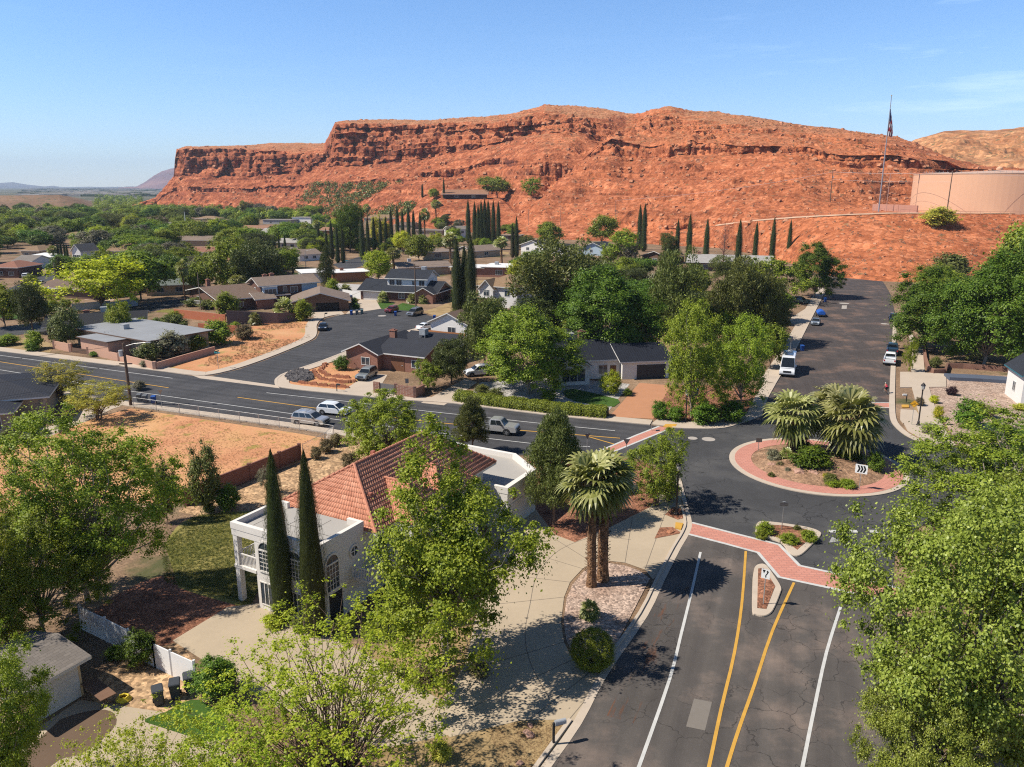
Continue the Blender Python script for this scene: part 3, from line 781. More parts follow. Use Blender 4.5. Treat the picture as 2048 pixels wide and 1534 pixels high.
# brick crosswalks with white edges
up = [(1384,1046),(1470,1068),(1558,1090),(1599,1132),(1677,1149),(1800,1178)]
dn = [(1377,1069),(1450,1088),(1516,1106),(1558,1155),(1661,1177),(1795,1207)]
patch('brick_crosswalk', up + dn[::-1], 0.044, BRICKP)
line(up, 0.32, PAINT_W, 0.049); line(dn, 0.32, PAINT_W, 0.049)
a_, b_ = [(1345,856),(1300,874),(1222,906)], [(1318,853),(1270,872),(1196,904)]
patch('brick_crosswalk', a_ + b_[::-1], 0.044, BRICKP); line(a_, 0.3, PAINT_W, 0.049); line(b_, 0.3, PAINT_W, 0.049)
a_, b_ = [(1530,806),(1790,806)], [(1526,816),(1790,816)]
patch('brick_crosswalk', a_ + b_[::-1], 0.044, BRICKP); line(a_, 0.28, PAINT_W, 0.049); line(b_, 0.28, PAINT_W, 0.049)
# manhole lids and covers set in the road
def lid(x, y, r, m):
    q = G(x, y); struct(MB().lathe([(r, 0.036), (r, 0.05)], 20).build('manhole_cover', m, loc=(q.x, q.y, 0)))
LID = mat('manhole_pale', (0.36,0.32,0.28), 0.8, 0.2, 2)
for x, y, r in ((1417,879,.8),(1385,877,.6),(1688,607,1.3),(764,632,1.0),(1770,648,.9)): lid(x, y, r, LID)
patch('asphalt_patch', [(1684,611),(1694,611),(1693,618),(1683,618)], 0.04, LID)
# tar, rust and skid stains that lie on the worn lane
def rust_mat():
    m, t, p = base_mat('rust_dust', 0.9, 0.1)
    v = coords(t, 'Object', None, (0, 0, -radians(68))); sx = N(t, 'Mapping'); sx.inputs['Scale'].default_value = (.25, 1.6, 1); t.links.new(v, sx.inputs[0])
    p.inputs['Base Color'].default_value = (.24, .10, .05, 1)
    tr = N(t, 'BsdfTransparent'); ms = N(t, 'MixShader')
    t.links.new(ramp(t, noise(t, sx.outputs[0], 1.0, 5, .65), [(.54, (0,0,0)), (.72, (.65,.65,.65))]), ms.inputs[0])
    t.links.new(tr.outputs[0], ms.inputs[1]); t.links.new(p.outputs[0], ms.inputs[2]); t.links.new(ms.outputs[0], t.nodes['Material Output'].inputs[0])
    return m
RUST = rust_mat()
ribbon('road_stain', [(1358,1170),(1330,1235),(1295,1320),(1240,1440)], -.8, .8, .034, .034, RUST)
STAIN = mat('rust_stain', (0.20,0.085,0.045), 0.9, 0.3, 1.0)

# kerbs and pavements
kw = dict(z0=0.0, z1=0.15)
near = [(-260,725),(0,763),(263,806),(588,848),(677,862),(760,873)]
ribbon('kerb', near, 0, -0.35, 0, 0.15, KERB); ribbon('sidewalk', near, -0.35, -1.6, 0, 0.13, CONC)
farA = [(-260,668),(0,703),(200,728),(328,744),(385,751),(424,750),(478,737),(533,718),(600,691),(628,677),(634,665),(634,650),(648,636),(680,629)]
ribbon('kerb', farA, 0, 0.4, 0, 0.15, KERB, 3); ribbon('sidewalk', farA, 0.4, 2.4, 0, 0.13, CONC, 3)
patch('concrete_gutter', [(378,749),(400,757),(560,777),(553,771),(424,753)], 0.038, CONC)
farB = [(870,648),(830,658),(791,669),(737,686),(644,722),(572,746),(554,756),(549,764),(556,774),(600,781),(700,791),(805,801),(908,808),(1100,832),(1300,851)]
ribbon('kerb', farB, 0, 0.4, 0, 0.15, KERB, 3); ribbon('sidewalk', farB, 0.4, 2.2, 0, 0.13, CONC, 3)
ribbon('kerb', [(1345,857),(1400,859),(1450,857),(1490,845),(1525,832)], 0, 0.45, 0, 0.15, KERB, 3)
ribbon('sidewalk', [(1300,851),(1345,857),(1400,859),(1450,857),(1490,845),(1523,834)], 0.45, 3.2, 0, 0.13, CONC, 3)
patch('sidewalk', [(1523,834),(1534,800),(1552,768),(1530,764),(1508,798),(1494,826)], 0.13, CONC, 0.14)
left_n = [(1552,768),(1589,706),(1618,648),(1639,607),(1655,575),(1668,553)]
ribbon('kerb', left_n, 0, 0.4, 0, 0.15, KERB); ribbon('sidewalk', left_n, 0.4, 2.6, 0, 0.13, CONC)
right_n = [(1793,640),(1793,655),(1792,699),(1790,776),(1790,817),(1793,841),(1803,856),(1820,870),(1842,881),(1878,893)]
ribbon('kerb', right_n, 0, -0.75, 0, 0.15, KERB, 3)
patch('sidewalk', [(1816,650),(1833,688),(1845,700),(1850,750),(1868,810),(1878,835),(1896,872),(1912,893),(1885,893),(1842,878),(1815,862),(1806,845),(1840,838),(1830,800),(1822,770),(1823,720)], 0.13, CONC, 0.14)
patch('drive', [(1800,745),(1822,745),(1892,749),(1892,775),(1822,776),(1800,776)], 0.135, CONC, 0.14)
patch('drive', [(1801,820),(1832,822),(1842,838),(1806,848),(1800,840)], 0.135, CONC, 0.14)
patch('tactile_pad', [(1803,811),(1817,811),(1818,816),(1804,816)], 0.142, PAINT_Y, 0.15)
patch('tactile_pad', [(1351,1047),(1366,1049),(1362,1061),(1350,1058)], 0.15, PAINT_Y, 0.15)
patch('tactile_pad', [(1331,850),(1354,850),(1350,857),(1326,855)], 0.142, PAINT_Y, 0.15)
patch('gravel_yard', [(1850,750),(2060,752),(2100,900),(1920,895),(1868,810)], 0.02, GRAVP)
patch('gravel_yard', [(1826,805),(1850,800),(1868,850),(1850,870),(1825,845)], 0.02, DEAD)
left_s = [(1376,1015),(1384,1047),(1378,1069),(1360,1100),(1330,1160),(1295,1233),(1216,1349),(1163,1449),(1085,1560),(1020,1660)]
ribbon('gutter', left_s, 0, -0.5, 0.0, 0.05, KERB, 3)
ribbon('kerb', left_s[:1] + left_s[1:7], -0.5, -0.72, 0, 0.16, KERB, 3)
ribbon('kerb', [(1160,1449),(1082,1560),(1017,1660)], -0.5, -0.75, 0, 0.16, KERB)
ribbon('kerb', [(1362,960),(1368,985),(1376,1015)], 0, -0.4, 0, 0.15, KERB, 3)
# roundabout island
CX, CY, CR = 33.7, 81.6, 9.3
def ringmesh(name, r0, r1, z0, z1, m, n=72):
    mb = MB(); b = []
    for r, z in ((r1, 0.0), (r1, z1), (r0, z1), (r0, z0)):
        b.append(len(mb.v)); mb.v += [(CX + r*cos(2*pi*k/n), CY + r*sin(2*pi*k/n), z) for k in range(n)]
    for j in range(3):
        for k in range(n):
            q = (k+1) % n
            mb.f.append([b[j]+k, b[j]+q, b[j+1]+q, b[j+1]+k]); mb.m.append(0)
    return struct(mb.build(name, m))
ringmesh('kerb', 8.7, CR, 0.1, 0.13, KERB)
ringmesh('brick_apron', 6.9, 8.7, 0.1, 0.15, BRICKP)
mb = MB(); n = 48
for j in range(9):
    r = 6.9 * (1 - j / 8)
    for k in range(n):
        w = 2*pi*k/n
        mb.v.append((CX + r*cos(w), CY + r*sin(w), 0.12 + 0.75*(1-(r/6.9)**2) + 0.18*(mnoise.noise((r*cos(w)*.6, r*sin(w)*.6, 3)) if 0 < j else 0)))
for j in range(8):
    for k in range(n):
        q = (k+1) % n
        mb.f.append([j*n+k, j*n+q, (j+1)*n+q, (j+1)*n+k]); mb.m.append(0)
struct(mb.build('island_soil', ground_mat('island_soil', [(0.3, (0.20,0.115,0.07)), (0.6, (0.32,0.20,0.125))], 0.5, 6, pebble=0.6, pscale=5, bump=0.6)))
def islet(outer, inner, fill):
    P2, Q2 = smooth_path(gp(outer + outer[:1]), 4)[:-1], gp(inner)
    MBo = MB().prism(P2, 0, 0.16, bottom=False)
    struct(MBo.build('traffic_island', KERB, bevel=0.03))
    struct(MB().prism(Q2, 0.15, 0.185, bottom=False).build('island_bed', fill))
islet([(1511,1060),(1514,1049),(1526,1045),(1567,1049),(1615,1057),(1638,1065),(1641,1074),(1622,1094),(1602,1112),(1588,1113),(1575,1104),(1560,1087),(1515,1072)],
      [(1517,1066),(1519,1053),(1565,1054),(1612,1062),(1630,1070),(1594,1103),(1566,1082)], MULCH)
islet([(1505,1160),(1509,1138),(1518,1131),(1532,1133),(1548,1154),(1562,1177),(1560,1190),(1549,1217),(1541,1229),(1528,1235),(1512,1232),(1504,1224)],
      [(1516,1141),(1527,1140),(1550,1176),(1532,1222),(1514,1220)], MULCH)

# ------------------------------------------------------------------ leaves, bark
def leaf_mat(name, c0, c1, c2, trans=0.3, rough=0.5):
    m = bpy.data.materials.new(name); m.use_nodes = True
    t = m.node_tree; p = t.nodes['Principled BSDF']
    at = N(t, 'Attribute', attribute_name='tone')
    c = ramp(t, at.outputs['Fac'], [(0.0, c0), (0.5, c1), (1.0, c2)])
    oi = N(t, 'ObjectInfo'); hs = N(t, 'HueSaturation')
    t.links.new(math2(t, 'MULTIPLY_ADD', oi.outputs['Random'], 0.03, 0.477), hs.inputs['Hue'])
    t.links.new(math2(t, 'MULTIPLY_ADD', oi.outputs['Random'], 0.35, 0.82), hs.inputs['Value'])
    t.links.new(c, hs.inputs['Color'])
    t.links.new(hs.outputs[0], p.inputs['Base Color'])
    p.inputs['Roughness'].default_value = rough
    p.inputs['Specular IOR Level'].default_value = 0.25
    tr = N(t, 'BsdfTranslucent'); ms = N(t, 'MixShader'); ms.inputs[0].default_value = trans
    t.links.new(mix(t, 1.0, hs.outputs[0], (1.25, 1.35, 0.55), 'MULTIPLY'), tr.inputs[0])
    t.links.new(p.outputs[0], ms.inputs[1]); t.links.new(tr.outputs[0], ms.inputs[2])
    t.links.new(ms.outputs[0], t.nodes['Material Output'].inputs[0])
    MATS[name] = m
    return m
LEAF = {
 'green':  leaf_mat('leaf_green', (0.087,0.131,0.012), (0.174,0.232,0.019), (0.297,0.348,0.036), 0.25),
 'fresh': leaf_mat('leaf_fresh', (0.095,0.14,0.009), (0.205,0.265,0.018), (0.37,0.42,0.05), 0.3),
 'sprout': leaf_mat('leaf_sprout', (0.17,0.23,0.014), (0.32,0.39,0.025), (0.48,0.52,0.055), 0.4),
 'pale': leaf_mat('leaf_pale', (0.09,0.135,0.014), (0.205,0.275,0.034), (0.40,0.475,0.10), 0.28, 0.42),
 'dark': leaf_mat('leaf_dark', (0.036,0.078,0.006), (0.080,0.145,0.011), (0.165,0.245,0.026), 0.22),
 'olive': leaf_mat('leaf_olive', (0.058,0.070,0.014), (0.108,0.126,0.028), (0.185,0.20,0.048), 0.12),
 'pine': leaf_mat('leaf_pine', (0.034,0.047,0.012), (0.070,0.088,0.020), (0.125,0.143,0.036), 0.1),
 'yellow': leaf_mat('leaf_yellow', (0.20,0.23,0.013), (0.42,0.44,0.028), (0.68,0.64,0.06), 0.4),
 'cyp':    leaf_mat('leaf_cypress', (0.020,0.028,0.006), (0.044,0.056,0.012), (0.088,0.100,0.024), 0.05),
 'purple': leaf_mat('leaf_purple', (0.030,0.014,0.018), (0.055,0.026,0.030), (0.085,0.045,0.045), 0.2),
 'grey':   leaf_mat('leaf_grey', (0.11,0.105,0.058), (0.18,0.17,0.10), (0.27,0.25,0.16), 0.15),
 'palm': leaf_mat('leaf_palm', (0.085,0.105,0.020), (0.21,0.22,0.062), (0.46,0.44,0.19), 0.2, 0.36),
 'palmd': leaf_mat('leaf_palm_dark', (0.060,0.085,0.012), (0.15,0.175,0.035), (0.33,0.32,0.10), 0.2, 0.36),
 'straw':  leaf_mat('leaf_straw', (0.20,0.13,0.06), (0.31,0.205,0.10), (0.42,0.30,0.16), 0.1, 0.8),
 'palo': leaf_mat('leaf_palo_verde', (0.23,0.24,0.028), (0.41,0.40,0.055), (0.62,0.56,0.09), 0.35),
 'sage':   leaf_mat('leaf_sage', (0.13,0.115,0.075), (0.20,0.175,0.12), (0.27,0.24,0.17), 0.1, 0.8),
 'scrub':  leaf_mat('leaf_scrub', (0.10,0.08,0.034), (0.165,0.135,0.058), (0.23,0.19,0.09), 0.1, 0.8),
}
BARK = mat('bark_brown', (0.17,0.115,0.08), 0.95, 0.3, 3, bump=0.6, bscale=10)
BARKG = mat('bark_grey', (0.30,0.25,0.20), 0.95, 0.25, 3, bump=0.5, bscale=10)
PALMB = ground_mat('palm_bark', [(0.3, (0.10,0.055,0.03)), (0.6, (0.24,0.14,0.08))], 2.5, 14, pebble=0.8, pscale=7, bump=0.9)

def unit(a): return a / np.maximum(np.linalg.norm(a, axis=1, keepdims=True), 1e-9)
def leaf_quads(P, Nn, ln, wd, rg, tan=None, fold=0.0):
    """one rhombic leaf per point"""
    n = len(P)
    Nn = unit(Nn)
    t = rg.normal(size=(n, 3)) if tan is None else tan
    t = unit(t - (t * Nn).sum(1, keepdims=True) * Nn)
    b = np.cross(Nn, t)
    L = (ln * rg.uniform(0.65, 1.3, n))[:, None]; Wd = (wd * rg.uniform(0.7, 1.25, n))[:, None]
    d = Nn * (fold * L)
    V = np.stack([P - t * L / 2, P + b * Wd / 2 - d, P + t * L / 2 - d * 0.6, P - b * Wd / 2 - d], 1).reshape(-1, 3)
    return V, np.arange(4 * n).reshape(n, 4)
def clumps(rg, n, flat=0.75, low=-0.55, hollow=0.5, lump=0.35, shape=None):
    """clump centres inside an uneven crown of radius 1"""
    d = unit(rg.normal(size=(n * 3, 3)))
    d = d[d[:, 2] > low][:n]
    r = hollow + (1 - hollow) * rg.uniform(0, 1, len(d)) ** 0.55
    bump = 0
    for k in range(5):
        ax = unit(rg.normal(size=(1, 3)))[0]
        bump = bump + np.cos(3.2 * np.arccos(np.clip(d @ ax, -1, 1)) + rg.uniform(0, 6)) / 5
    r = r * (1 + lump * bump)
    c = d * r[:, None]
    c[:, 2] *= flat
    return c
def limb_mesh(name, base_h, base_r, targets, rg, m, trunks=1, lean=0.0, fork=0.35, n=6):
    mb = MB()
    for k in range(trunks):
        w = 2 * pi * k / max(trunks, 1) + rg.uniform(0, 1)
        foot_ = Vector((0.25 * base_r * cos(w) * (trunks > 1) * 6, 0.25 * base_r * sin(w) * (trunks > 1) * 6, -0.02))
        top = Vector((lean + foot_.x * 1.5 + rg.normal() * base_r, foot_.y * 1.5 + rg.normal() * base_r, base_h))
        midp = (foot_ + top) / 2 + Vector((rg.normal(), rg.normal(), 0)) * base_r * 0.8
        mb.tube([foot_, foot_.lerp(midp, .25) , midp, top], [base_r * 1.25, base_r, base_r * 0.85, base_r * 0.65], n + 2)
        T = [Vector(q) for q in targets[k::trunks]]
        for q in T:
            s = top.lerp(foot_, rg.uniform(0, fork))
            r0 = base_r * 0.42 * rg.uniform(0.6, 1.0)
            m1 = s.lerp(q, 0.4) + Vector((rg.normal() * .05, rg.normal() * .05, 0.09)) * (q - s).length
            m2 = s.lerp(q, 0.75) + Vector((rg.normal() * .05, rg.normal() * .05, 0.05)) * (q - s).length
            mb.tube([s, m1, m2, q], [r0, r0 * 0.62, r0 * 0.35, r0 * 0.12], 4, cap=False)
    me_o = mb.build(name, m, smooth=True)
    me = me_o.data
    bpy.data.objects.remove(me_o)
    return me

class Proto:                      # crown and trunk meshes of one kind, height 1, width 1
    def __init__(s, crown, trunk, extra=None): s.crown, s.trunk, s.extra = crown, trunk, extra or []
def leafy(name, seed, nc, per, cr, ln, wd, leaf, bark=None, h0=0.22, flat=0.72, low=-0.6, hollow=0.45, lump=0.4, limbs=26, tr=0.022, up=0.55, trunks=1, zc=0.60, zr=0.42, drop=0.0, round_=0.75, cone=0.0, lean=0.0):
    rg = np.random.default_rng(seed)
    c = clumps(rg, nc, 1.0, low, hollow, lump)
    c = np.stack([c[:, 0] * (0.5 - cr * .6), c[:, 1] * (0.5 - cr * .6), zc + c[:, 2] * (zr - cr * .4)], 1)
    if cone: c[:, :2] *= (1 - cone * np.clip((c[:, 2:3] - (zc - zr * .5)) / (zr * 1.4), 0, 1)); c[:, 0] += lean * c[:, 2]
    size = rg.uniform(0.45, 1.35, len(c))
    k = np.repeat(np.arange(len(c)), (per * size ** 1.6).astype(int) + 4)
    d = unit(rg.normal(size=(len(k), 3)))
    rr = np.clip(np.abs(rg.normal(0, .62, len(k))), .05, 1.6)
    off = d * (rr * cr * size[k])[:, None]
    off[:, 2] *= round_
    P = c[k] + off
    P[:, 2] -= drop * rr ** 2 * cr
    out_ = unit(P - np.array([0, 0, zc - 0.25]))
    Nn = d * 0.5 + out_ * 0.55 + rg.normal(size=d.shape) * 0.55 + np.array([0, 0, up])
    V, F_ = leaf_quads(P, Nn, ln, wd, rg, fold=0.12)
    tone = np.clip(rg.normal(0.5, 0.22, len(P)) + (rg.normal(0, 0.10, len(c)))[k], 0, 1)
    me = npmesh(name + '_crown', V, F_, [leaf], tone)
    sel = c[rg.permutation(len(c))[:limbs]]
    tm = limb_mesh(name + '_trunk', h0, tr, sel, rg, bark or BARK, trunks)
    return Proto(me, tm)
def piney(name, seed, nc, per, cr, ln, leaf, h0=0.3, zc=0.6, zr=0.42, cone=0.0, limbs=24, tr=0.02, lump=0.5, hollow=0.35, low=-0.7, bark=None):
    rg = np.random.default_rng(seed)
    c = clumps(rg, nc, 1.0, low, hollow, lump)
    z = zc + c[:, 2] * zr
    taper = 1 - cone * np.clip((z - (zc - zr * .6)) / (zr * 1.6), 0, 1)
    c = np.stack([c[:, 0] * 0.43 * taper, c[:, 1] * 0.43 * taper, z], 1)
    size = rg.uniform(0.6, 1.25, len(c))
    # needle tufts: several blades fan out of every tuft point
    k = np.repeat(np.arange(len(c)), (per * size ** 1.5).astype(int))
    d = unit(rg.normal(size=(len(k), 3)) + np.array([0, 0, 0.35]))
    P = c[k] + d * (rg.uniform(0.3, 1, len(k)) ** 0.6 * cr * size[k])[:, None] * np.array([1, 1, 0.7])
    Tn = unit(d + np.array([0, 0, 0.5]) + rg.normal(size=d.shape) * 0.55)
    V, F_ = leaf_quads(P, rg.normal(size=d.shape), ln, ln * 0.26, rg, tan=Tn)
    tone = np.clip(rg.normal(0.48, 0.22, len(P)) + (rg.normal(0, 0.12, len(c)))[k], 0, 1)
    return Proto(npmesh(name + '_crown', V, F_, [leaf], tone), limb_mesh(name + '_trunk', h0 + 0.3, tr, c[rg.permutation(len(c))[:limbs]], rg, bark or BARK, 1, fork=0.6))
def cypress_proto(name, seed, n, ln):
    rg = np.random.default_rng(seed)
    z = rg.uniform(0.0, 1, n)
    prof = lambda z: 0.5 * np.clip(z / 0.07, 0.3, 1) ** 0.6 * (1 - np.clip((z - .10) / .90, 0, 1) ** 2.9) ** 0.95 * (0.90 + 0.12 * np.sin(z * 11 + seed) * (1 - z))
    a = rg.uniform(0, 2 * pi, n)
    flut = 1 + 0.16 * np.sin(a * 4 + z * 9) + 0.10 * np.sin(a * 7 - z * 31 + seed) + rg.normal(0, 0.05, n)
    r = prof(z) * flut * rg.uniform(0.78, 1.04, n) * (1 + 0.25 * (rg.uniform(0, 1, n) > .97))
    P = np.stack([r * np.cos(a), r * np.sin(a), z * 0.985], 1)
    d = np.stack([np.cos(a), np.sin(a), np.full(n, 0.15)], 1)
    Tn = np.stack([np.cos(a) * .45, np.sin(a) * .45, np.ones(n)], 1) + rg.normal(size=(n, 3)) * 0.40
    V, F_ = leaf_quads(P, d + rg.normal(size=(n, 3)) * 0.6, ln, ln * 0.3, rg, tan=Tn)
    # the leaf length is vertical: keep it from stretching when scaled
    tone = np.clip(rg.normal(0.5, 0.24, n) + 0.26 * np.sin(a * 7 - z * 31 + seed), 0, 1)
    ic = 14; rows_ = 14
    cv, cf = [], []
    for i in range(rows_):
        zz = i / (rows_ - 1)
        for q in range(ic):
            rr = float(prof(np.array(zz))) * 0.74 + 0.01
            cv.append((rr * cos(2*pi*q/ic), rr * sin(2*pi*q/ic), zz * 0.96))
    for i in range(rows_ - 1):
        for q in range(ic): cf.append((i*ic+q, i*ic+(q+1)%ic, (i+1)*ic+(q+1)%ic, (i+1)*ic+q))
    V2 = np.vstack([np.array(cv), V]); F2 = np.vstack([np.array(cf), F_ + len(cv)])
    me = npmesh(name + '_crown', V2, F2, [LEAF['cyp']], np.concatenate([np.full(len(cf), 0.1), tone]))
    o = MB().tube([(0,0,-0.01),(0,0,0.09)], [0.10, 0.08], 7).build('t', BARK); tm = o.data; bpy.data.objects.remove(o)
    return Proto(me, tm)
def palm_fronds(rg, nf, R, blades, bw, emin=-0.9, emax=1.35, droop=0.5):
    """fan palm leaves: stalk, a pleated fan, then split tips that hang"""
    V, F_, T = [], [], []
    def quad(a, b, c, d, t):
        i = len(V); V.extend([a, b, c, d]); F_.append((i, i+1, i+2, i+3)); T.append(t)
    for f in range(nf):
        az_ = f * 2.39996 + rg.uniform(-.3, .3)
        u = f / nf
        el = emax + (emin - emax) * u ** 0.8 + rg.uniform(-.16, .16)
        o_ = np.array([cos(az_) * cos(el), sin(az_) * cos(el), sin(el)])
        side = np.array([-sin(az_), cos(az_), 0.0])
        up_ = np.cross(o_, side); up_ = -up_ if up_[2] < 0 else up_
        roll = rg.normal() * .35
        side, up_ = side * cos(roll) + up_ * sin(roll), up_ * cos(roll) - side * sin(roll)
        L0 = R * rg.uniform(0.34, 0.50); L1 = R * rg.uniform(0.50, 0.64)
        hub = o_ * L0 + np.array([0, 0, -0.05 * R * (1 - sin(el))])
        w = 0.014 * R
        quad(side * w, -side * w, hub - side * w * .6, hub + side * w * .6, 0.85)
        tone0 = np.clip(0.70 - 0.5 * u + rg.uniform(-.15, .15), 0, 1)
        tilt = rg.uniform(.05, .35)                     # the fan bends down from its stalk
        od = o_ * cos(tilt) - up_ * sin(tilt)
        span = 1.9
        dz = np.array([0, 0, -1.0])
        def pt(k2, r):
            an = (k2 / blades - 0.5) * 2 * span
            d = od * cos(an) + side * sin(an)
            lb = L1 * (0.58 + 0.42 * cos(an * .7))
            cup = up_ * (0.16 * sin(an) ** 2 * r * lb)
            return hub + d * lb * r + cup + dz * droop * lb * 0.42 * max(0, r - .35) ** 2 / .42
        for k in range(blades):
            pl = up_ * (0.035 * R) * (1 if k % 2 else -1)
            a_, b_, m_ = pt(k, .60), pt(k + 1, .60), pt(k + .5, .60) + pl * .5
            t_ = float(np.clip(tone0 + rg.uniform(-.14, .14) + (.1 if k % 2 else -.1), 0, 1))
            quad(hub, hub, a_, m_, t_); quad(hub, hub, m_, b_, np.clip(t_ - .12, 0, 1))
            j = rg.uniform(-.06, .06)
            c_, d_ = pt(k + .30, .86), pt(k + .70, .86)
            quad(a_, b_, d_, c_, t_)
            tip = pt(k + .5, 1.06 + j) + dz * (0.06 * R * rg.uniform(0, 1)) * droop * 2
            quad(c_, d_, tip, tip, min(1, t_ + .15))
    V = np.array(V)
    V += rg.normal(size=V.shape) * 2e-4 * R
    return V, np.array(F_), np.array(T)
def palm_meshes(name, seed, H, R, r0, nf, blades, leaf, skirt=40, emin=-0.9, bw=0.028):
    rg = np.random.default_rng(seed)
    V, F_, T = palm_fronds(rg, nf, R, blades, bw, emin=emin)
    V[:, 2] += H
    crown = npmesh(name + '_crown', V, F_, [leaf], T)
    mb = MB()
    pts, rad = [], []
    for i in range(9):
        z = H * i / 8
        pts.append((0.05 * sin(i * .8 + seed), 0.05 * cos(i * .6 + seed) - 0.05, z)); rad.append(r0 * (1.25 if i == 0 else 1.0 - 0.1 * i / 8 + 0.12 * (i == 8)))
    mb.tube(pts, rad, 12)
    for i in range(int(H * 26)):                      # cut leaf bases all the way up
        z = H * rg.uniform(0.1, 1.0); a = rg.uniform(0, 2 * pi)
        q = Vector((cos(a), sin(a), 0)); s_ = Vector((-sin(a), cos(a), 0)) * 0.05
        b0 = q * r0 * 0.9 + Vector((0, 0, z)); tip = q * (r0 * 1.45) + Vector((0, 0, z + 0.13))
        mb.add([b0 - s_, b0 + s_, tip + s_ * .5, tip - s_ * .5, b0 + Vector((0, 0, .1))], [(0,1,2,3), (3,2,4)])
    o = mb.build('t', PALMB); tm = o.data; bpy.data.objects.remove(o)
    sk_ = None
    if skirt:
        n = skirt * 7
        a = rg.uniform(0, 2 * pi, n); z = H - R * rg.uniform(0.05, 0.42, n)
        rr = r0 + R * 0.26 * rg.uniform(0.2, 1, n) * np.clip((z - (H - R * 0.5)) / (R * 0.4), 0.2, 1)
        P = np.stack([rr * np.cos(a), rr * np.sin(a), z], 1)
        Tn = np.stack([np.cos(a) * .25, np.sin(a) * .25, -np.ones(n)], 1) + rg.normal(size=(n, 3)) * .2
        Vs, Fs = leaf_quads(P, np.stack([np.cos(a), np.sin(a), np.zeros(n)], 1) + rg.normal(size=(n, 3)) * .4, R * 0.33, R * 0.05, rg, tan=Tn)
        sk_ = npmesh(name + '_skirt', Vs, Fs, [LEAF['straw']], rg.uniform(0, 1, n))
    return Proto(crown, tm, [('dead_frond_skirt', sk_)] if sk_ else [])

PR = {
 'round':  leafy('round', 11, 130, 150, 0.12, 0.0403, 0.0276, LEAF['green'], lump=0.45, zc=.55, zr=.46, low=-.8, h0=.16, limbs=14, tr=.016),
 'round2': leafy('round2', 12, 120, 162, 0.125, 0.0403, 0.0276, LEAF['green'], lump=0.6, hollow=0.4, zc=.55, zr=.46, low=-.8, h0=.16, limbs=14, tr=.016),
 'wide':   leafy('wide', 13, 130, 156, 0.115, 0.0381, 0.0253, LEAF['green'], lump=0.5, zc=0.54, zr=0.47, low=-.8, trunks=2, h0=.15, limbs=14, tr=.015),
 'loose':  leafy('loose', 14, 150, 106, 0.095, 0.0336, 0.0230, LEAF['fresh'], lump=0.6, limbs=30, hollow=0.3, zc=.54, zr=.48, low=-.85, h0=.16, tr=.014),
 'oval':   leafy('oval', 15, 110, 150, 0.13, 0.0381, 0.0253, LEAF['green'], zc=0.52, zr=0.5, lump=0.3, low=-0.9, h0=0.10, limbs=10, tr=.016),
 'shrub':  leafy('shrub', 16, 60, 137, 0.17, 0.0694, 0.0414, LEAF['green'], zc=0.46, zr=0.52, h0=0.05, low=-0.8, limbs=10, lump=0.35, tr=0.02),
 'wisp':   leafy('wisp', 17, 170, 75, 0.085, 0.030, 0.011, LEAF['palo'], zc=0.56, zr=0.44, low=-.8, trunks=4, limbs=60, lump=0.5, hollow=0.3, tr=0.012, bark=BARK),
 'pine':   piney('pine', 21, 150, 150, 0.125, 0.050, LEAF['pine'], zc=.54, zr=.47, low=-.85, h0=.2),
 'pine2':  piney('pine2', 22, 150, 150, 0.125, 0.048, LEAF['olive'], lump=0.6, hollow=0.3, zc=.52, zr=.48, low=-.85, h0=.15),
 'cone':   piney('cone', 23, 130, 110, 0.12, 0.044, LEAF['pine'], cone=0.85, zc=0.5, zr=0.5, low=-0.95, h0=0.1),
 'cyp':    cypress_proto('cyp', 31, 4600, 0.042),
 'cyp2':   cypress_proto('cyp2', 32, 4600, 0.042),
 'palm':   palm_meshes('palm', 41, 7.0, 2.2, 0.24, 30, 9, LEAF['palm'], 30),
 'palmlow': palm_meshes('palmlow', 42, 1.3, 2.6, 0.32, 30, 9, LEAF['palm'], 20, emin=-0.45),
}
TREES = []
def put(pr, name, loc, sx, sz, label, cat, group=None, leaf=None, rz=None, crown='crown', parts=True, sy=None):
    """a tree or shrub from a prototype: an Empty at its foot that parents crown and trunk"""
    p = PR[pr] if isinstance(pr, str) else pr
    rz = rnd.uniform(0, 2 * pi) if rz is None else rz
    r = empty(name, loc, rz, label, cat, group)
    r.scale = (sx, sy or sx, sz)
    c = link(crown, p.crown, r)
    if leaf:
        c.material_slots[0].link = 'OBJECT'; c.material_slots[0].material = LEAF[leaf]
    if parts:
        link('trunk', p.trunk, r)
        for n_, m_ in p.extra: link(n_, m_, r)
    return r
def tree(pr, x, y, top, w, label, leaf=None, name='tree', cat='tree', group=None, hill=False, parts=True):
    """foot at photo pixel (x,y), top at row top, w pixels wide"""
    q = R(x, y) if hill else G(x, y)
    D = q.y
    h = max(0.5, Zat(top, D) - q.z)
    wd = w * mpp((y + top) / 2, D)
    if pr in ('palm', 'palmlow'):
        k = {'palm': (8.6, 4.3), 'palmlow': (3.6, 5.0)}[pr]
        return put(pr, name, q, wd / k[1], h / k[0], label, cat, group, leaf, parts=parts)
    return put(pr, name, q, wd, h, label, cat, group, leaf, parts=parts)

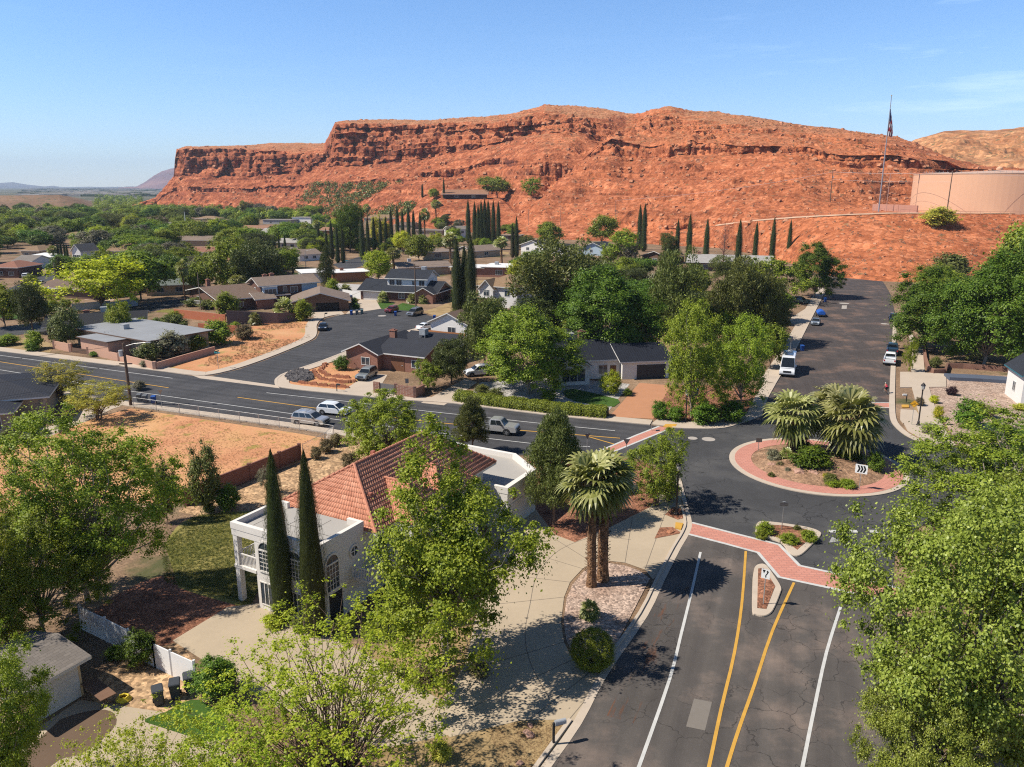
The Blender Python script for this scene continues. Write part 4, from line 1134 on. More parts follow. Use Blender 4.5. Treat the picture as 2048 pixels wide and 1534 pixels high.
# ------------------------------------------------------------------ houses
TRIM = mat('trim_white', (0.62,0.60,0.56), 0.7, 0.08, 2)
TRIMB = mat('trim_brown', (0.11,0.065,0.045), 0.8, 0.15, 2)
GLASS = glass()
def shingle(n, c): return rowed('shingle_' + n, c, tuple(q * 0.8 for q in c), 0.45, 0.22, 0.012, tuple(q * 0.6 for q in c), 0.95, 'xy', 0.3, 0.25)
RF = {'brown': shingle('brown', (0.20,0.135,0.10)), 'grey': shingle('grey', (0.25,0.215,0.185)), 'tan': shingle('tan', (0.31,0.20,0.115)),
      'slate': shingle('slate', (0.034,0.038,0.048)), 'black': shingle('black', (0.026,0.026,0.029)), 'red': shingle('red', (0.33,0.15,0.10)),
      'pale': shingle('pale', (0.42,0.39,0.36)), 'white': mat('roof_white', (0.66,0.64,0.61), 0.8, 0.1, 0.4), 'membrane': mat('roof_membrane', (0.25,0.255,0.26), 0.75, 0.22, 0.25, fine=0.1),
      'metal': ribbed('roof_metal_dark', (0.030,0.031,0.037), 0.33, 0, .7, .12), 'metaly': ribbed('roof_metal_dark_y', (0.030,0.031,0.037), 0.33, 1, .7, .12),
      'blue': ribbed('roof_metal_blue', (0.017,0.019,0.026), 0.40, 0, .75, .1), 'bluey': ribbed('roof_metal_blue_y', (0.017,0.019,0.026), 0.40, 1, .75, .1),
      'green': mat('roof_green', (0.12,0.135,0.115), 0.7, 0.15, 0.5), 'rust': shingle('rust', (0.36,0.19,0.115)), 'taupe': shingle('taupe', (0.27,0.20,0.155))}
WL = {'brick': rowed('wall_brick', (0.30,0.105,0.065), (0.23,0.08,0.05), 0.3, 0.1, 0.012, (0.36,0.26,0.2), 0.9, 'xz'),
      'brickd': rowed('wall_brick_dark', (0.15,0.065,0.045), (0.11,0.05,0.035), 0.3, 0.1, 0.012, (0.2,0.14,0.11), 0.9, 'xz'),
      'white': mat('wall_white', (0.68,0.65,0.61), 0.85, 0.06, 0.5, bump=0.1, bscale=30), 'cream': mat('wall_cream', (0.64,0.47,0.27), 0.85, 0.08, 0.6, bump=0.15, bscale=30),
      'tan': mat('wall_tan', (0.40,0.30,0.20), 0.85, 0.1, 0.6, bump=0.15, bscale=30), 'brown': mat('wall_brown', (0.13,0.075,0.05), 0.85, 0.15, 0.8), 'bluegrey': mat('wall_bluegrey', (0.36,0.44,0.50), 0.8, 0.06, 0.6),
      'pink': mat('wall_pink', (0.50,0.29,0.20), 0.85, 0.1, 0.6, bump=0.15, bscale=30), 'orange': mat('wall_orange', (0.36,0.15,0.075), 0.85, 0.12, 0.6), 'dark': mat('wall_dark', (0.055,0.04,0.035), 0.85, 0.15, 0.8),
      'stone': ground_mat('wall_stone', [(0.3, (0.26,0.2,0.15)), (0.6, (0.42,0.34,0.26))], 1.0, 5, pebble=0.9, pscale=3.0, bump=0.6), 'grey': mat('wall_grey', (0.35,0.34,0.33), 0.85, 0.1, 0.6)}
GARW = mat('garage_door_white', (0.60,0.57,0.53), 0.6, 0.05, 1)
GARD = mat('garage_door_dark', (0.045,0.043,0.045), 0.6, 0.1, 1)
GART = mat('garage_door_tan', (0.34,0.27,0.19), 0.7, 0.06, 1)
DOORM = mat('door_wood', (0.16,0.07,0.035), 0.6, 0.15, 2)
METALG = mat('galvanised_metal', (0.42,0.42,0.42), 0.5, 0.15, 2, metal=0.3)
BRICKW = WL['brick']

def place(v, side, u, out_, z):
    if side == 'f': return (v['x'] + u, v['y'] - out_, z)
    if side == 'b': return (v['x'] + v['w'] - u, v['y'] + v['d'] + out_, z)
    if side == 'l': return (v['x'] - out_, v['y'] + v['d'] - u, z)
    return (v['x'] + v['w'] + out_, v['y'] + u, z)
def sbox(mb, v, side, u0, u1, o0, o1, z0, z1, mi=0):
    a, b = place(v, side, u0, o0, z0), place(v, side, u1, o1, z1)
    mb.box(min(a[0],b[0]), max(a[0],b[0]), min(a[1],b[1]), max(a[1],b[1]), z0, z1, mi)
def window(root, v, side, u, z, w, h, frame=None, mull=1):
    mb = MB(); f = 0.08
    sbox(mb, v, side, u-w/2-f, u-w/2, 0.003, 0.06, z-f, z+h+f); sbox(mb, v, side, u+w/2, u+w/2+f, 0.003, 0.06, z-f, z+h+f)
    sbox(mb, v, side, u-w/2, u+w/2, 0.003, 0.06, z-f, z); sbox(mb, v, side, u-w/2, u+w/2, 0.003, 0.06, z+h, z+h+f)
    for k in range(mull):
        q = u - w/2 + w*(k+1)/(mull+1); sbox(mb, v, side, q-0.03, q+0.03, 0.024, 0.05, z, z+h)
    o = mb.build('window', frame or TRIM, root)
    g_ = MB(); sbox(g_, v, side, u-w/2, u+w/2, 0.003, 0.022, z, z+h); g_.build('pane', GLASS, o)
    return o
def door(root, v, side, u, w, h, m, name='door'):
    mb = MB(); sbox(mb, v, side, u-w/2, u+w/2, 0.003, 0.05, 0.02, h)
    if name == 'garage_door':
        for k in range(1, 4): sbox(mb, v, side, u-w/2, u+w/2, 0.05, 0.065, h*k/4-0.02, h*k/4+0.02)
    o = mb.build(name, m, root)
    if name == 'door':
        hb_ = MB(); sbox(hb_, v, side, u+w*.3, u+w*.38, 0.05, 0.1, h*.45, h*.5); hb_.build('handle', METALG, o)
    return o
def roofed(root, v):
    x, y, w, d, h = v['x'], v['y'], v['w'], v['d'], v['h']
    z0 = v.get('z0', 0); kind = v.get('roof', 'gx'); rise = v.get('rise', 1.5); ov = v.get('ov', 0.6); th = 0.2
    wm, rm, tm = WL.get(v.get('wall', 'brick')), RF.get(v.get('rm', 'brown')), v.get('trim', TRIM)
    mb = MB(); r = MB()
    if kind == 'gx':
        s = rise / (d / 2)
        if not v.get('open'): mb.xprism([(y, z0), (y+d, z0), (y+d, h-0.01), (y+d/2, h+rise-0.012), (y, h-0.01)], x, x+w)
        pb = [(y-ov, h-s*ov), (y+d/2, h+rise), (y+d+ov, h-s*ov)]
        A_ = [(x-ov, p[0], p[1]) for p in pb] + [(x-ov, p[0], p[1]+th) for p in pb] + [(x+w+ov, p[0], p[1]) for p in pb] + [(x+w+ov, p[0], p[1]+th) for p in pb]
        r.add(A_, [(3,9,10,4), (4,10,11,5)], 0); r.add(A_, [(0,1,7,6), (1,2,8,7), (0,3,4,1), (1,4,5,2), (6,7,10,9), (7,8,11,10), (0,6,9,3), (2,5,11,8)], 1)
    elif kind == 'gy':
        s = rise / (w / 2)
        if not v.get('open'): mb.yprism([(x, z0), (x+w, z0), (x+w, h-0.01), (x+w/2, h+rise-0.012), (x, h-0.01)], y, y+d)
        pb = [(x-ov, h-s*ov), (x+w/2, h+rise), (x+w+ov, h-s*ov)]
        A_ = [(p[0], y-ov, p[1]) for p in pb] + [(p[0], y-ov, p[1]+th) for p in pb] + [(p[0], y+d+ov, p[1]) for p in pb] + [(p[0], y+d+ov, p[1]+th) for p in pb]
        r.add(A_, [(3,4,10,9), (4,5,11,10)], 0); r.add(A_, [(0,6,7,1), (1,7,8,2), (0,1,4,3), (1,2,5,4), (6,9,10,7), (7,10,11,8), (0,3,9,6), (2,8,11,5)], 1)
    elif kind == 'hip':
        mb.box(x, x+w, y, y+d, z0, h-0.01)
        e = [(x-ov,y-ov), (x+w+ov,y-ov), (x+w+ov,y+d+ov), (x-ov,y+d+ov)]
        k = min(w, d) / 2 + ov
        if w >= d: rd = [(x-ov+k, y+d/2), (x+w+ov-k, y+d/2)]
        else: rd = [(x+w/2, y-ov+k), (x+w/2, y+d+ov-k)]
        A_ = [(*p, h) for p in e] + [(*p, h+th) for p in e] + [(*p, h+th+rise) for p in rd]
        top = [(4,5,9,8), (5,6,9), (6,7,8,9), (7,4,8)] if w >= d else [(4,5,8), (5,6,9,8), (6,7,9), (7,4,8,9)]
        r.add(A_, top, 0); r.add(A_, [(0,1,5,4), (1,2,6,5), (2,3,7,6), (3,0,4,7), (0,3,2,1)], 1)
    else:
        mb.box(x, x+w, y, y+d, z0, h-0.01)
        r.box(x-ov, x+w+ov, y-ov, y+d+ov, h, h+0.16, 1)
        r.box(x-ov+.15, x+w+ov-.15, y-ov+.15, y+d+ov-.15, h+0.16, h+0.19, 0)
    if mb.f: mb.build('wall', wm, root)
    return r.build('roof', [rm, tm], root)
def house(label, A, B, vols, wins=(), doors=(), chims=(), coolers=(), z=0.0, name='house', cat='house', group=None, hill=False, wframe=None):
    """front ground corners A (left) and B (right) in photo pixels; local x runs A to B, y runs away"""
    a = R(*A) if hill else G(A[0], A[1], z); b = R(*B) if hill else G(B[0], B[1], z)
    if hill: b.z = a.z
    rz = atan2(b.y - a.y, b.x - a.x); Wd = hypot(b.x - a.x, b.y - a.y)
    root = empty(name, (a.x, a.y, a.z if hill else 0), rz, label, cat, group)
    vs = []
    roofs = []
    for q in vols:
        v = dict(x=0.0, y=0.0, w=1.0, d=8.0, h=2.8); v.update(q)
        if q.get('rel', True): v['x'] *= Wd; v['w'] *= Wd
        vs.append(v); roofs.append(roofed(root, v))
    for (i, side, u, zb, w, h) in wins:
        v = vs[i]; span = v['w'] if side in 'fb' else v['d']
        window(root, v, side, u * span, zb, w, h, wframe, 1 if w < 2.2 else 2)
    for (i, side, u, w, h, kind) in doors:
        v = vs[i]; span = v['w'] if side in 'fb' else v['d']
        m = {'g': GARW, 'gd': GARD, 'gt': GART, 'd': DOORM, 'o': flat('painted_bay_shade', (0.012,0.011,0.010), 0.95)}[kind]  # open bay is a near-black panel standing for the shade inside
        door(root, v, side, u * span, w, h, m, {'d': 'door', 'o': 'bay_shade_panel'}.get(kind, 'garage_door'))
    for (i, fx, fy, hh) in chims:
        v = vs[i]; mb = MB(); cx, cy = v['x'] + v['w']*fx, v['y'] + v['d']*fy
        top = v['h'] + v.get('rise', 1.5)*(0 if v.get('roof') == 'flat' else 1) + hh
        mb.box(cx-.55, cx+.55, cy-.4, cy+.4, v['h']-0.3, top); mb.box(cx-.65, cx+.65, cy-.5, cy+.5, top, top+.12); mb.box(cx-.3, cx+.3, cy-.2, cy+.2, top+.12, top+.3)
        mb.build('chimney', BRICKW, roofs[i])
    for (i, fx, fy, zz) in coolers:
        v = vs[i]; cx, cy = v['x'] + v['w']*fx, v['y'] + v['d']*fy
        mb = MB().box(cx-.6, cx+.6, cy-.6, cy+.6, zz+.3, zz+1.35).box(cx-.65, cx+.65, cy-.65, cy+.65, zz+1.35, zz+1.42)
        for sx_ in (-.5, .5):
            for sy_ in (-.5, .5): mb.box(cx+sx_-.04, cx+sx_+.04, cy+sy_-.04, cy+sy_+.04, zz-.6, zz+.3)
        for k in range(5): mb.box(cx-.5, cx+.5, cy-.63, cy-.6, zz+.4+k*.18, zz+.48+k*.18)
        mb.build('roof_cooler', METALG, roofs[i], bevel=0.0)
    return root

# ---- the white stucco house with the tile roof
STUC = mat('white_stucco', (0.68,0.635,0.575), 0.9, 0.09, 0.7, bump=0.15, bscale=40)
def tile_mat():
    m, t, p = base_mat('clay_tile', 0.75, 0.3)
    v = coords(t); at = N(t, 'Attribute', attribute_name='tone')
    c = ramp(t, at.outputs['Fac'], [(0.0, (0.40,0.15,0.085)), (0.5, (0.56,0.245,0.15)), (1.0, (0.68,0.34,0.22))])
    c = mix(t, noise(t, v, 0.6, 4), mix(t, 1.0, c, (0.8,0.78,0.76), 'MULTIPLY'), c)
    t.links.new(c, p.inputs['Base Color'])
    return m
TILE = tile_mat()
FLATR = mat('roof_rolled', (0.36,0.335,0.30), 0.9, 0.12, 0.3, fine=0.08)
def tile_plane(polys, mbV, mbF, tone, course=0.40, pitch=0.25):
    """polys: (eave_a, eave_b, up point) corner list of a planar polygon; rows of barrel tiles fill it"""
    P = [Vector(p) for p in polys]
    e = (P[1] - P[0]).normalized()
    nrm = (P[1] - P[0]).cross(P[2] - P[0]).normalized()
    if nrm.z < 0: nrm = -nrm
    s = nrm.cross(e)
    if s.z < 0: s = -s
    loc = [((p - P[0]).dot(e), (p - P[0]).dot(s)) for p in P]
    tmax = max(q[1] for q in loc)
    def span(t):
        xs_ = []
        for i in range(len(loc)):
            a, b = loc[i], loc[(i + 1) % len(loc)]
            if (a[1] - t) * (b[1] - t) <= 0 and abs(a[1] - b[1]) > 1e-6:
                xs_.append(a[0] + (b[0] - a[0]) * (t - a[1]) / (b[1] - a[1]))
            elif abs(a[1] - t) < 1e-6 and abs(b[1] - t) < 1e-6: xs_ += [a[0], b[0]]
        return (min(xs_), max(xs_)) if xs_ else None
    k = 0; t = 0.0
    while t < tmax - 0.05:
        t1 = min(t + course, tmax)
        sp0, sp1 = span(t + 0.001), span(t1 - 0.001)
        if sp0 and sp1:
            n = max(1, int((max(sp0[1], sp1[1]) - min(sp0[0], sp1[0])) / pitch))
            for j in range(n):
                f0, f1 = j / n, (j + 1) / n
                tn = rnd.gauss(0.5, 0.16) + 0.08 * sin(k * 1.7)
                pr = [(0, .0), (.18, .55), (.4, 1), (.62, .55), (.8, 0.0), (1, 0.0)]
                b = len(mbV)
                for fr_, hh in pr:
                    f = f0 + (f1 - f0) * fr_
                    lo_ = P[0] + e * (sp0[0] + (sp0[1] - sp0[0]) * f) + s * t + nrm * (0.065 + hh * 0.06)
                    up_ = P[0] + e * (sp1[0] + (sp1[1] - sp1[0]) * f) + s * t1 + nrm * (0.015 + hh * 0.055)
                    dn_ = P[0] + e * (sp0[0] + (sp0[1] - sp0[0]) * f) + s * t - nrm * 0.0 + nrm * 0.0
                    mbV.extend([lo_, up_, dn_])
                for i in range(5):
                    mbF.append((b+3*i, b+3*i+3, b+3*i+4, b+3*i+1)); tone.append(tn)
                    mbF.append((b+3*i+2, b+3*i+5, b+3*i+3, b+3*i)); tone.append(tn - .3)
        t = t1; k += 1
def arch(mb, u0, u1, z0, z1, n=10):
    """outline of an arched opening in (u,z)"""
    r = (u1 - u0) / 2; c = (u0 + u1) / 2
    return [(u0, z0), (u1, z0)] + [(c + r * cos(pi * k / n), z1 - r + r * sin(pi * k / n)) for k in range(n + 1)]
def arched_window(root, v, side, u, z, w, h, circle=False):
    n = 12
    if circle:
        outl = lambda r: [(u + r * cos(2*pi*k/20), z + h/2 + r * sin(2*pi*k/20)) for k in range(20)]
        o_out, o_in = outl(w/2 + .14), outl(w/2)
    else:
        o_out, o_in = arch(None, u-w/2-.14, u+w/2+.14, z-.14, z+h+.14), arch(None, u-w/2, u+w/2, z, z+h)
    mb = MB(); k = len(o_out)
    A_ = [place(v, side, p[0], 0.002, p[1]) for p in o_out] + [place(v, side, p[0], 0.09, p[1]) for p in o_out] + [place(v, side, p[0], 0.09, p[1]) for p in o_in] + [place(v, side, p[0], 0.002, p[1]) for p in o_in]
    mb.add(A_, [(j*k+i, j*k+(i+1)%k, (j+1)*k+(i+1)%k, (j+1)*k+i) for j in range(3) for i in range(k)])
    if circle:
        sbox(mb, v, side, u-.03, u+.03, .03, .06, z, z+h); sbox(mb, v, side, u-w/2, u+w/2, .03, .06, z+h/2-.03, z+h/2+.03)
    else:
        zs = z + h - w/2
        sbox(mb, v, side, u-w/2, u+w/2, .03, .085, zs-.06, zs+.06)
        for q in (-.22, 0, .22): sbox(mb, v, side, u+q*w-.02, u+q*w+.02, .03, .055, z, zs-.06)
        for q in range(1, 5): sbox(mb, v, side, u-w/2, u+w/2, .03, .053, z+(zs-z)*q/5-.02, z+(zs-z)*q/5+.02)
        for q in (.3, .7): 
            sbox(mb, v, side, u-.02, u+.02, .03, .055, zs+.06, z+h-.01)
    o = mb.build('arched_window' if not circle else 'round_window', STUC, root)
    g_ = MB(); k = len(o_in)
    g_.add([place(v, side, p[0], 0.025, p[1]) for p in o_in], [list(range(k))]); g_.build('pane', GLASS, o)

def white_house():
    F0 = Vector((-13.17, 48.49)); rz = radians(61)
    r = empty('stucco_house', (F0.x, F0.y, 0), rz, 'white stucco house with red barrel tile roof and flat roofed corner block', 'house')
    H = 5.85; Hp = 6.35
    v = dict(x=0.0, y=0.0, w=4.7, d=6.1, h=H)          # corner block; local y runs along its left facade
    mb = MB().box(0, 4.7, 0, 6.1, 0, H)
    mb.box(4.7, 22, 0.2, 8.4, 0, 5.3)
    mb.build('wall', STUC, r)
    # upper slab and parapet reaching out over the open loggia corner
    pb = MB().box(0, 4.7, 6.1, 8.3, H - .45, H)
    t = 0.28
    pb.box(-.06, 4.76, -.06, t, H, Hp).box(-.06, t, t, 8.36 - t, H, Hp).box(-.06, 4.76, 8.36 - t, 8.36, H, Hp)
    pb.box(4.76 - t, 4.76, t, 1.3, H, Hp - .0).box(4.76 - t, 4.76, 7.2, 8.36 - t, H, Hp)
    pb.box(-.03, 4.73, -.03, 0, H - .42, H).box(-.03, 0, 0, 8.33, H - .5, H - .03)
    pb.build('parapet', STUC, r)
    MB().box(t, 4.76 - t, t, 8.36 - t, H, H + .05).box(4.76 - t, 4.9, 1.3, 7.2, H, H + .05).build('flat_roof', FLATR, r)
    sm = MB()
    for q in (1.4, 2.5, 3.6): sm.box(t, 4.76 - t, q * 2 - .02, q * 2 + .02, H + .05, H + .058)
    sm.box(2.3, 2.34, t, 8.0, H + .05, H + .058)
    sm.build('roof_seam', flat('seam_dark', (0.10,0.09,0.08), 0.9), r)
    # loggia: two posts, floor, balustrade
    MB().box(0, .42, 7.85, 8.27, 0, H - .45).build('post', STUC, r)
    MB().box(4.2, 4.62, 7.85, 8.27, 0, H - .45).build('post', STUC, r)
    MB().box(-.05, 4.7, 6.1, 8.32, 2.75, 3.0).build('balcony_floor', STUC, r)
    rl = MB().box(.1, .18, 6.1, 7.85, 3.85, 3.93).box(.42, 4.2, 8.1, 8.18, 3.85, 3.93)
    for k in range(12): rl.box(.12, .16, 6.2 + k*.14, 6.24 + k*.14, 3.0, 3.85)
    for k in range(26): rl.box(.5 + k*.145, .54 + k*.145, 8.12, 8.16, 3.0, 3.85)
    rl.build('railing', STUC, r)
    # openings: local side 'l' is the left facade (u from far to near), 'f' the right facade
    arched_window(r, v, 'l', 1.1, 3.2, 1.3, 2.25)
    window(r, v, 'l', 1.1, 0.5, 1.5, 1.7, STUC, 3)
    window(r, v, 'l', 3.9, 0.5, 1.5, 1.7, STUC, 3); arched_window(r, v, 'l', 3.9, 3.2, 1.3, 2.25)
    arched_window(r, v, 'f', 1.25, 2.55, 1.25, 2.6)
    arched_window(r, v, 'f', 3.6, 4.1, .75, .75, True)
    door(r, v, 'f', 1.45, 1.3, 2.2, flat('door_dark', (0.03,0.03,0.032), 0.4), 'patio_door')
    lf = MB(); sbox(lf, v, 'l', 2.35, 2.55, 0.0, .2, 4.95, 5.05); lf.build('flood_lamp', METALG, r)
    # side balcony by the entrance
    MB().box(3.3, 9.0, -1.5, 0.2, 2.35, 2.55).build('balcony_floor', STUC, r)
    rl = MB().box(3.3, 9.0, -1.5, -1.42, 3.35, 3.43).box(3.3, 3.38, -1.42, 0, 3.35, 3.43)
    for k in range(40): rl.box(3.34 + k*.142, 3.38 + k*.142, -1.48, -1.44, 2.55, 3.35)
    for k in range(9): rl.box(3.32, 3.36, -1.3 + k*.145, -1.26 + k*.145, 2.55, 3.35)
    rl.build('railing', STUC, r)
    # tile roof
    E = 5.45; Rz = 8.55; x0, x1, y0, y1, ry = 4.95, 22.4, -1.0, 9.4, 4.25; rx0, rx1 = 9.0, 18.4
    V_, Fq_, T_ = [], [], []
    tile_plane([(x0,y0,E), (x1,y0,E), (rx1,ry,Rz), (rx0,ry,Rz)], V_, Fq_, T_)
    tile_plane([(x0,y1,E), (x0,y0,E), (rx0,ry,Rz)], V_, Fq_, T_)
    tile_plane([(x1,y1,E), (x0,y1,E), (rx0,ry,Rz), (rx1,ry,Rz)], V_, Fq_, T_)
    tile_plane([(x1,y0,E), (x1,y1,E), (rx1,ry,Rz)], V_, Fq_, T_)
    ca, cb_ = 2.05, 2.35                        # two front cross hips
    for cx_, hw, yf, zr in ((10.3, 3.0, -2.6, 7.35), (14.6, 3.0, -2.2, 7.35)):
        yb = y0 + (zr - E) / (Rz - E) * (ry - y0)
        tile_plane([(cx_-hw, y0+.1, E+.1), (cx_-hw, yf, E+.1), (cx_, yf + hw*.85, zr), (cx_, yb, zr)], V_, Fq_, T_)
        tile_plane([(cx_+hw, yf, E+.1), (cx_+hw, y0+.1, E+.1), (cx_, yb, zr), (cx_, yf + hw*.85, zr)], V_, Fq_, T_)
        tile_plane([(cx_-hw, yf, E+.1), (cx_+hw, yf, E+.1), (cx_, yf + hw*.85, zr)], V_, Fq_, T_)
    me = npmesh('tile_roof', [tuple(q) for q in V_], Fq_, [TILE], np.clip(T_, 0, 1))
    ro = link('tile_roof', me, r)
    cap = MB()
    def capline(a, b):
        a, b = Vector(a), Vector(b); n_ = max(2, int((b - a).length / .42))
        for k in range(n_):
            p, q = a.lerp(b, k/n_), a.lerp(b, (k+1)/n_)
            cap.tube([p + Vector((0,0,.06)), q + Vector((0,0,.11))], [.10, .125], 7)
    for a, b in (((x0,y0,E),(rx0,ry,Rz)), ((x0,y1,E),(rx0,ry,Rz)), ((rx0,ry,Rz),(rx1,ry,Rz)), ((x1,y0,E),(rx1,ry,Rz)), ((x1,y1,E),(rx1,ry,Rz)),
                 ((10.3,.25,7.35),(10.3,2.7,7.35)), ((14.6,-.2+.55,7.35),(14.6,2.7,7.35)), ((13.3,-2.6,E+.1),(10.3,-.05,7.35)), ((7.3,-2.6,E+.1),(10.3,-.05,7.35)), ((17.6,-2.2,E+.1),(14.6,.35,7.35)), ((11.6,-2.2,E+.1),(14.6,.35,7.35))):
        capline(a, b)
    cap.build('ridge_tiles', flat('clay_ridge', (0.46,0.185,0.11), 0.75), ro)
    MB().box(7.4, 13.2, -2.4, 0.2, 0, E).box(11.7, 17.5, -2.0, 0.2, 0, E-.02).build('wall', STUC, r)
    fb = MB().box(x0, x1, y0, y0+.1, E-.2, E+.05).box(x0, x0+.1, y0+.1, y1, E-.2, E+.05)
    fb.build('gutter', TRIM, r)
    for q in ((12.5, 5.2, 8.5), (7.6, 1.6, 7.2)): MB().box(q[0]-.15, q[0]+.15, q[1]-.15, q[1]+.15, 6.0, q[2]).build('vent_pipe', flat('vent_red', (0.33,0.12,0.08), 0.7), ro)
    # flat garage wing
    pts = [(20.2,-3.4), (25.6,-3.4), (28.6,0.4), (28.6,7.4), (20.2,7.4)]
    MB().prism(pts, 0, 3.6).build('wall', STUC, r)
    g_ = MB(); n_ = len(pts); cen = Vector((24, 2, 0))
    inn = [(p[0] + (cen.x-p[0])*.08, p[1] + (cen.y-p[1])*.08) for p in pts]; outp = [(p[0] - (cen.x-p[0])*.01, p[1] - (cen.y-p[1])*.01) for p in pts]
    A_ = [(*p, 3.55) for p in outp] + [(*p, 4.15) for p in outp] + [(*p, 4.15) for p in inn] + [(*p, 3.6) for p in inn]
    g_.add(A_, [(j*n_+i, j*n_+(i+1)%n_, (j+1)*n_+(i+1)%n_, (j+1)*n_+i) for j in range(3) for i in range(n_)])
    g_.build('parapet', STUC, r)
    MB().prism(inn, 3.6, 3.66).build('flat_roof', FLATR, r)
    gv = dict(x=20.2, y=-3.4, w=5.4, d=3, h=3.6)
    door(r, gv, 'f', 2.7, 4.6, 2.4, GARW, 'garage_door')
    for q in (1.4, 4.0):
        o_in = [(q - .5 + 1.0*k/10, 2.62 + .45*sin(pi*k/10)) for k in range(11)]
        MB().add([place(gv, 'f', p[0], 0.02, p[1]) for p in o_in], [list(range(11))]).build('fan_light', GLASS, r)
    MB().lathe([(.02,3.7),(.02,4.6)], 6, 21, 5.5).lathe([(.05,4.6),(.45,4.75),(.47,4.78),(.05,4.66)], 14, 21, 5.5).build('roof_dish', METALG, r)
white_house()

# ------------------------------------------------------------------ cars
TYRE = flat('tyre_rubber', (0.018,0.018,0.018), 0.9)
RIM = flat('wheel_alloy', (0.42,0.42,0.43), 0.35, 0.5, 0.7)
BLACKP = flat('black_plastic', (0.02,0.02,0.022), 0.6)
CARGL = flat('car_glass', (0.012,0.015,0.018), 0.05, 0.7)
HEADL = flat('headlamp', (0.70,0.70,0.68), 0.15, 0.6)
TAILL = flat('tail_lamp', (0.35,0.015,0.012), 0.25, 0.6)
def paint(n, c, metal=0.25):
    if 'car_' + n in MATS: return MATS['car_' + n]
    m, t, p = base_mat('car_' + n, 0.3, 0.5, metal)
    p.inputs['Base Color'].default_value = c4(c); p.inputs['Coat Weight'].default_value = 0.7; p.inputs['Coat Roughness'].default_value = 0.06
    MATS['car_' + n] = m
    return m
CARS = {  # L, W, H, wheel radius, front axle, rear axle, lower profile, cabin profile (x: 0 rear .. 1 front)
 'suv':   (4.75, 1.9, .36, .80, .19, [(0,.45),(0,1.0),(.015,1.08),(.70,1.06),(.93,.96),(.985,.82),(1,.6),(.99,.30),(.01,.30)], [(.012,1.06),(.055,1.58),(.10,1.70),(.30,1.76),(.50,1.73),(.585,1.62),(.74,1.05)]),
 'sedan': (4.65, 1.82, .33, .81, .19, [(0,.48),(.01,.88),(.05,.98),(.22,.97),(.70,.93),(.95,.78),(.995,.62),(1,.45),(.985,.26),(.015,.28)], [(.13,.96),(.27,1.34),(.35,1.42),(.47,1.43),(.56,1.38),(.745,.92)]),
 'pickup':(5.85, 2.0, .41, .79, .20, [(0,.62),(0,.82),(.40,.84),(.41,1.18),(.72,1.18),(.95,1.13),(.985,1.0),(1,.7),(.99,.42),(.01,.5)], [(.405,1.16),(.415,1.75),(.44,1.88),(.60,1.90),(.655,1.82),(.745,1.17)]),
 'minivan':(5.0, 1.95, .34, .80, .17, [(0,.45),(0,1.0),(.02,1.06),(.74,1.04),(.94,.92),(.99,.75),(1,.5),(.985,.26),(.01,.28)], [(.01,1.04),(.045,1.62),(.09,1.74),(.30,1.78),(.55,1.74),(.63,1.62),(.82,1.02)]),
 'hatch': (4.3, 1.78, .33, .81, .19, [(0,.45),(.0,.92),(.02,.98),(.70,.95),(.94,.82),(.99,.65),(1,.45),(.985,.26),(.015,.28)], [(.015,.96),(.08,1.36),(.14,1.48),(.34,1.54),(.50,1.51),(.58,1.42),(.75,.94)]),
 'van':   (6.4, 2.1, .38, .84, .24, [(0,.45),(0,1.22),(.86,1.20),(.97,1.05),(.995,.85),(1,.5),(.985,.34),(.01,.34)], [(.003,1.2),(.012,2.62),(.04,2.74),(.68,2.76),(.755,2.66),(.905,1.18)]),
}
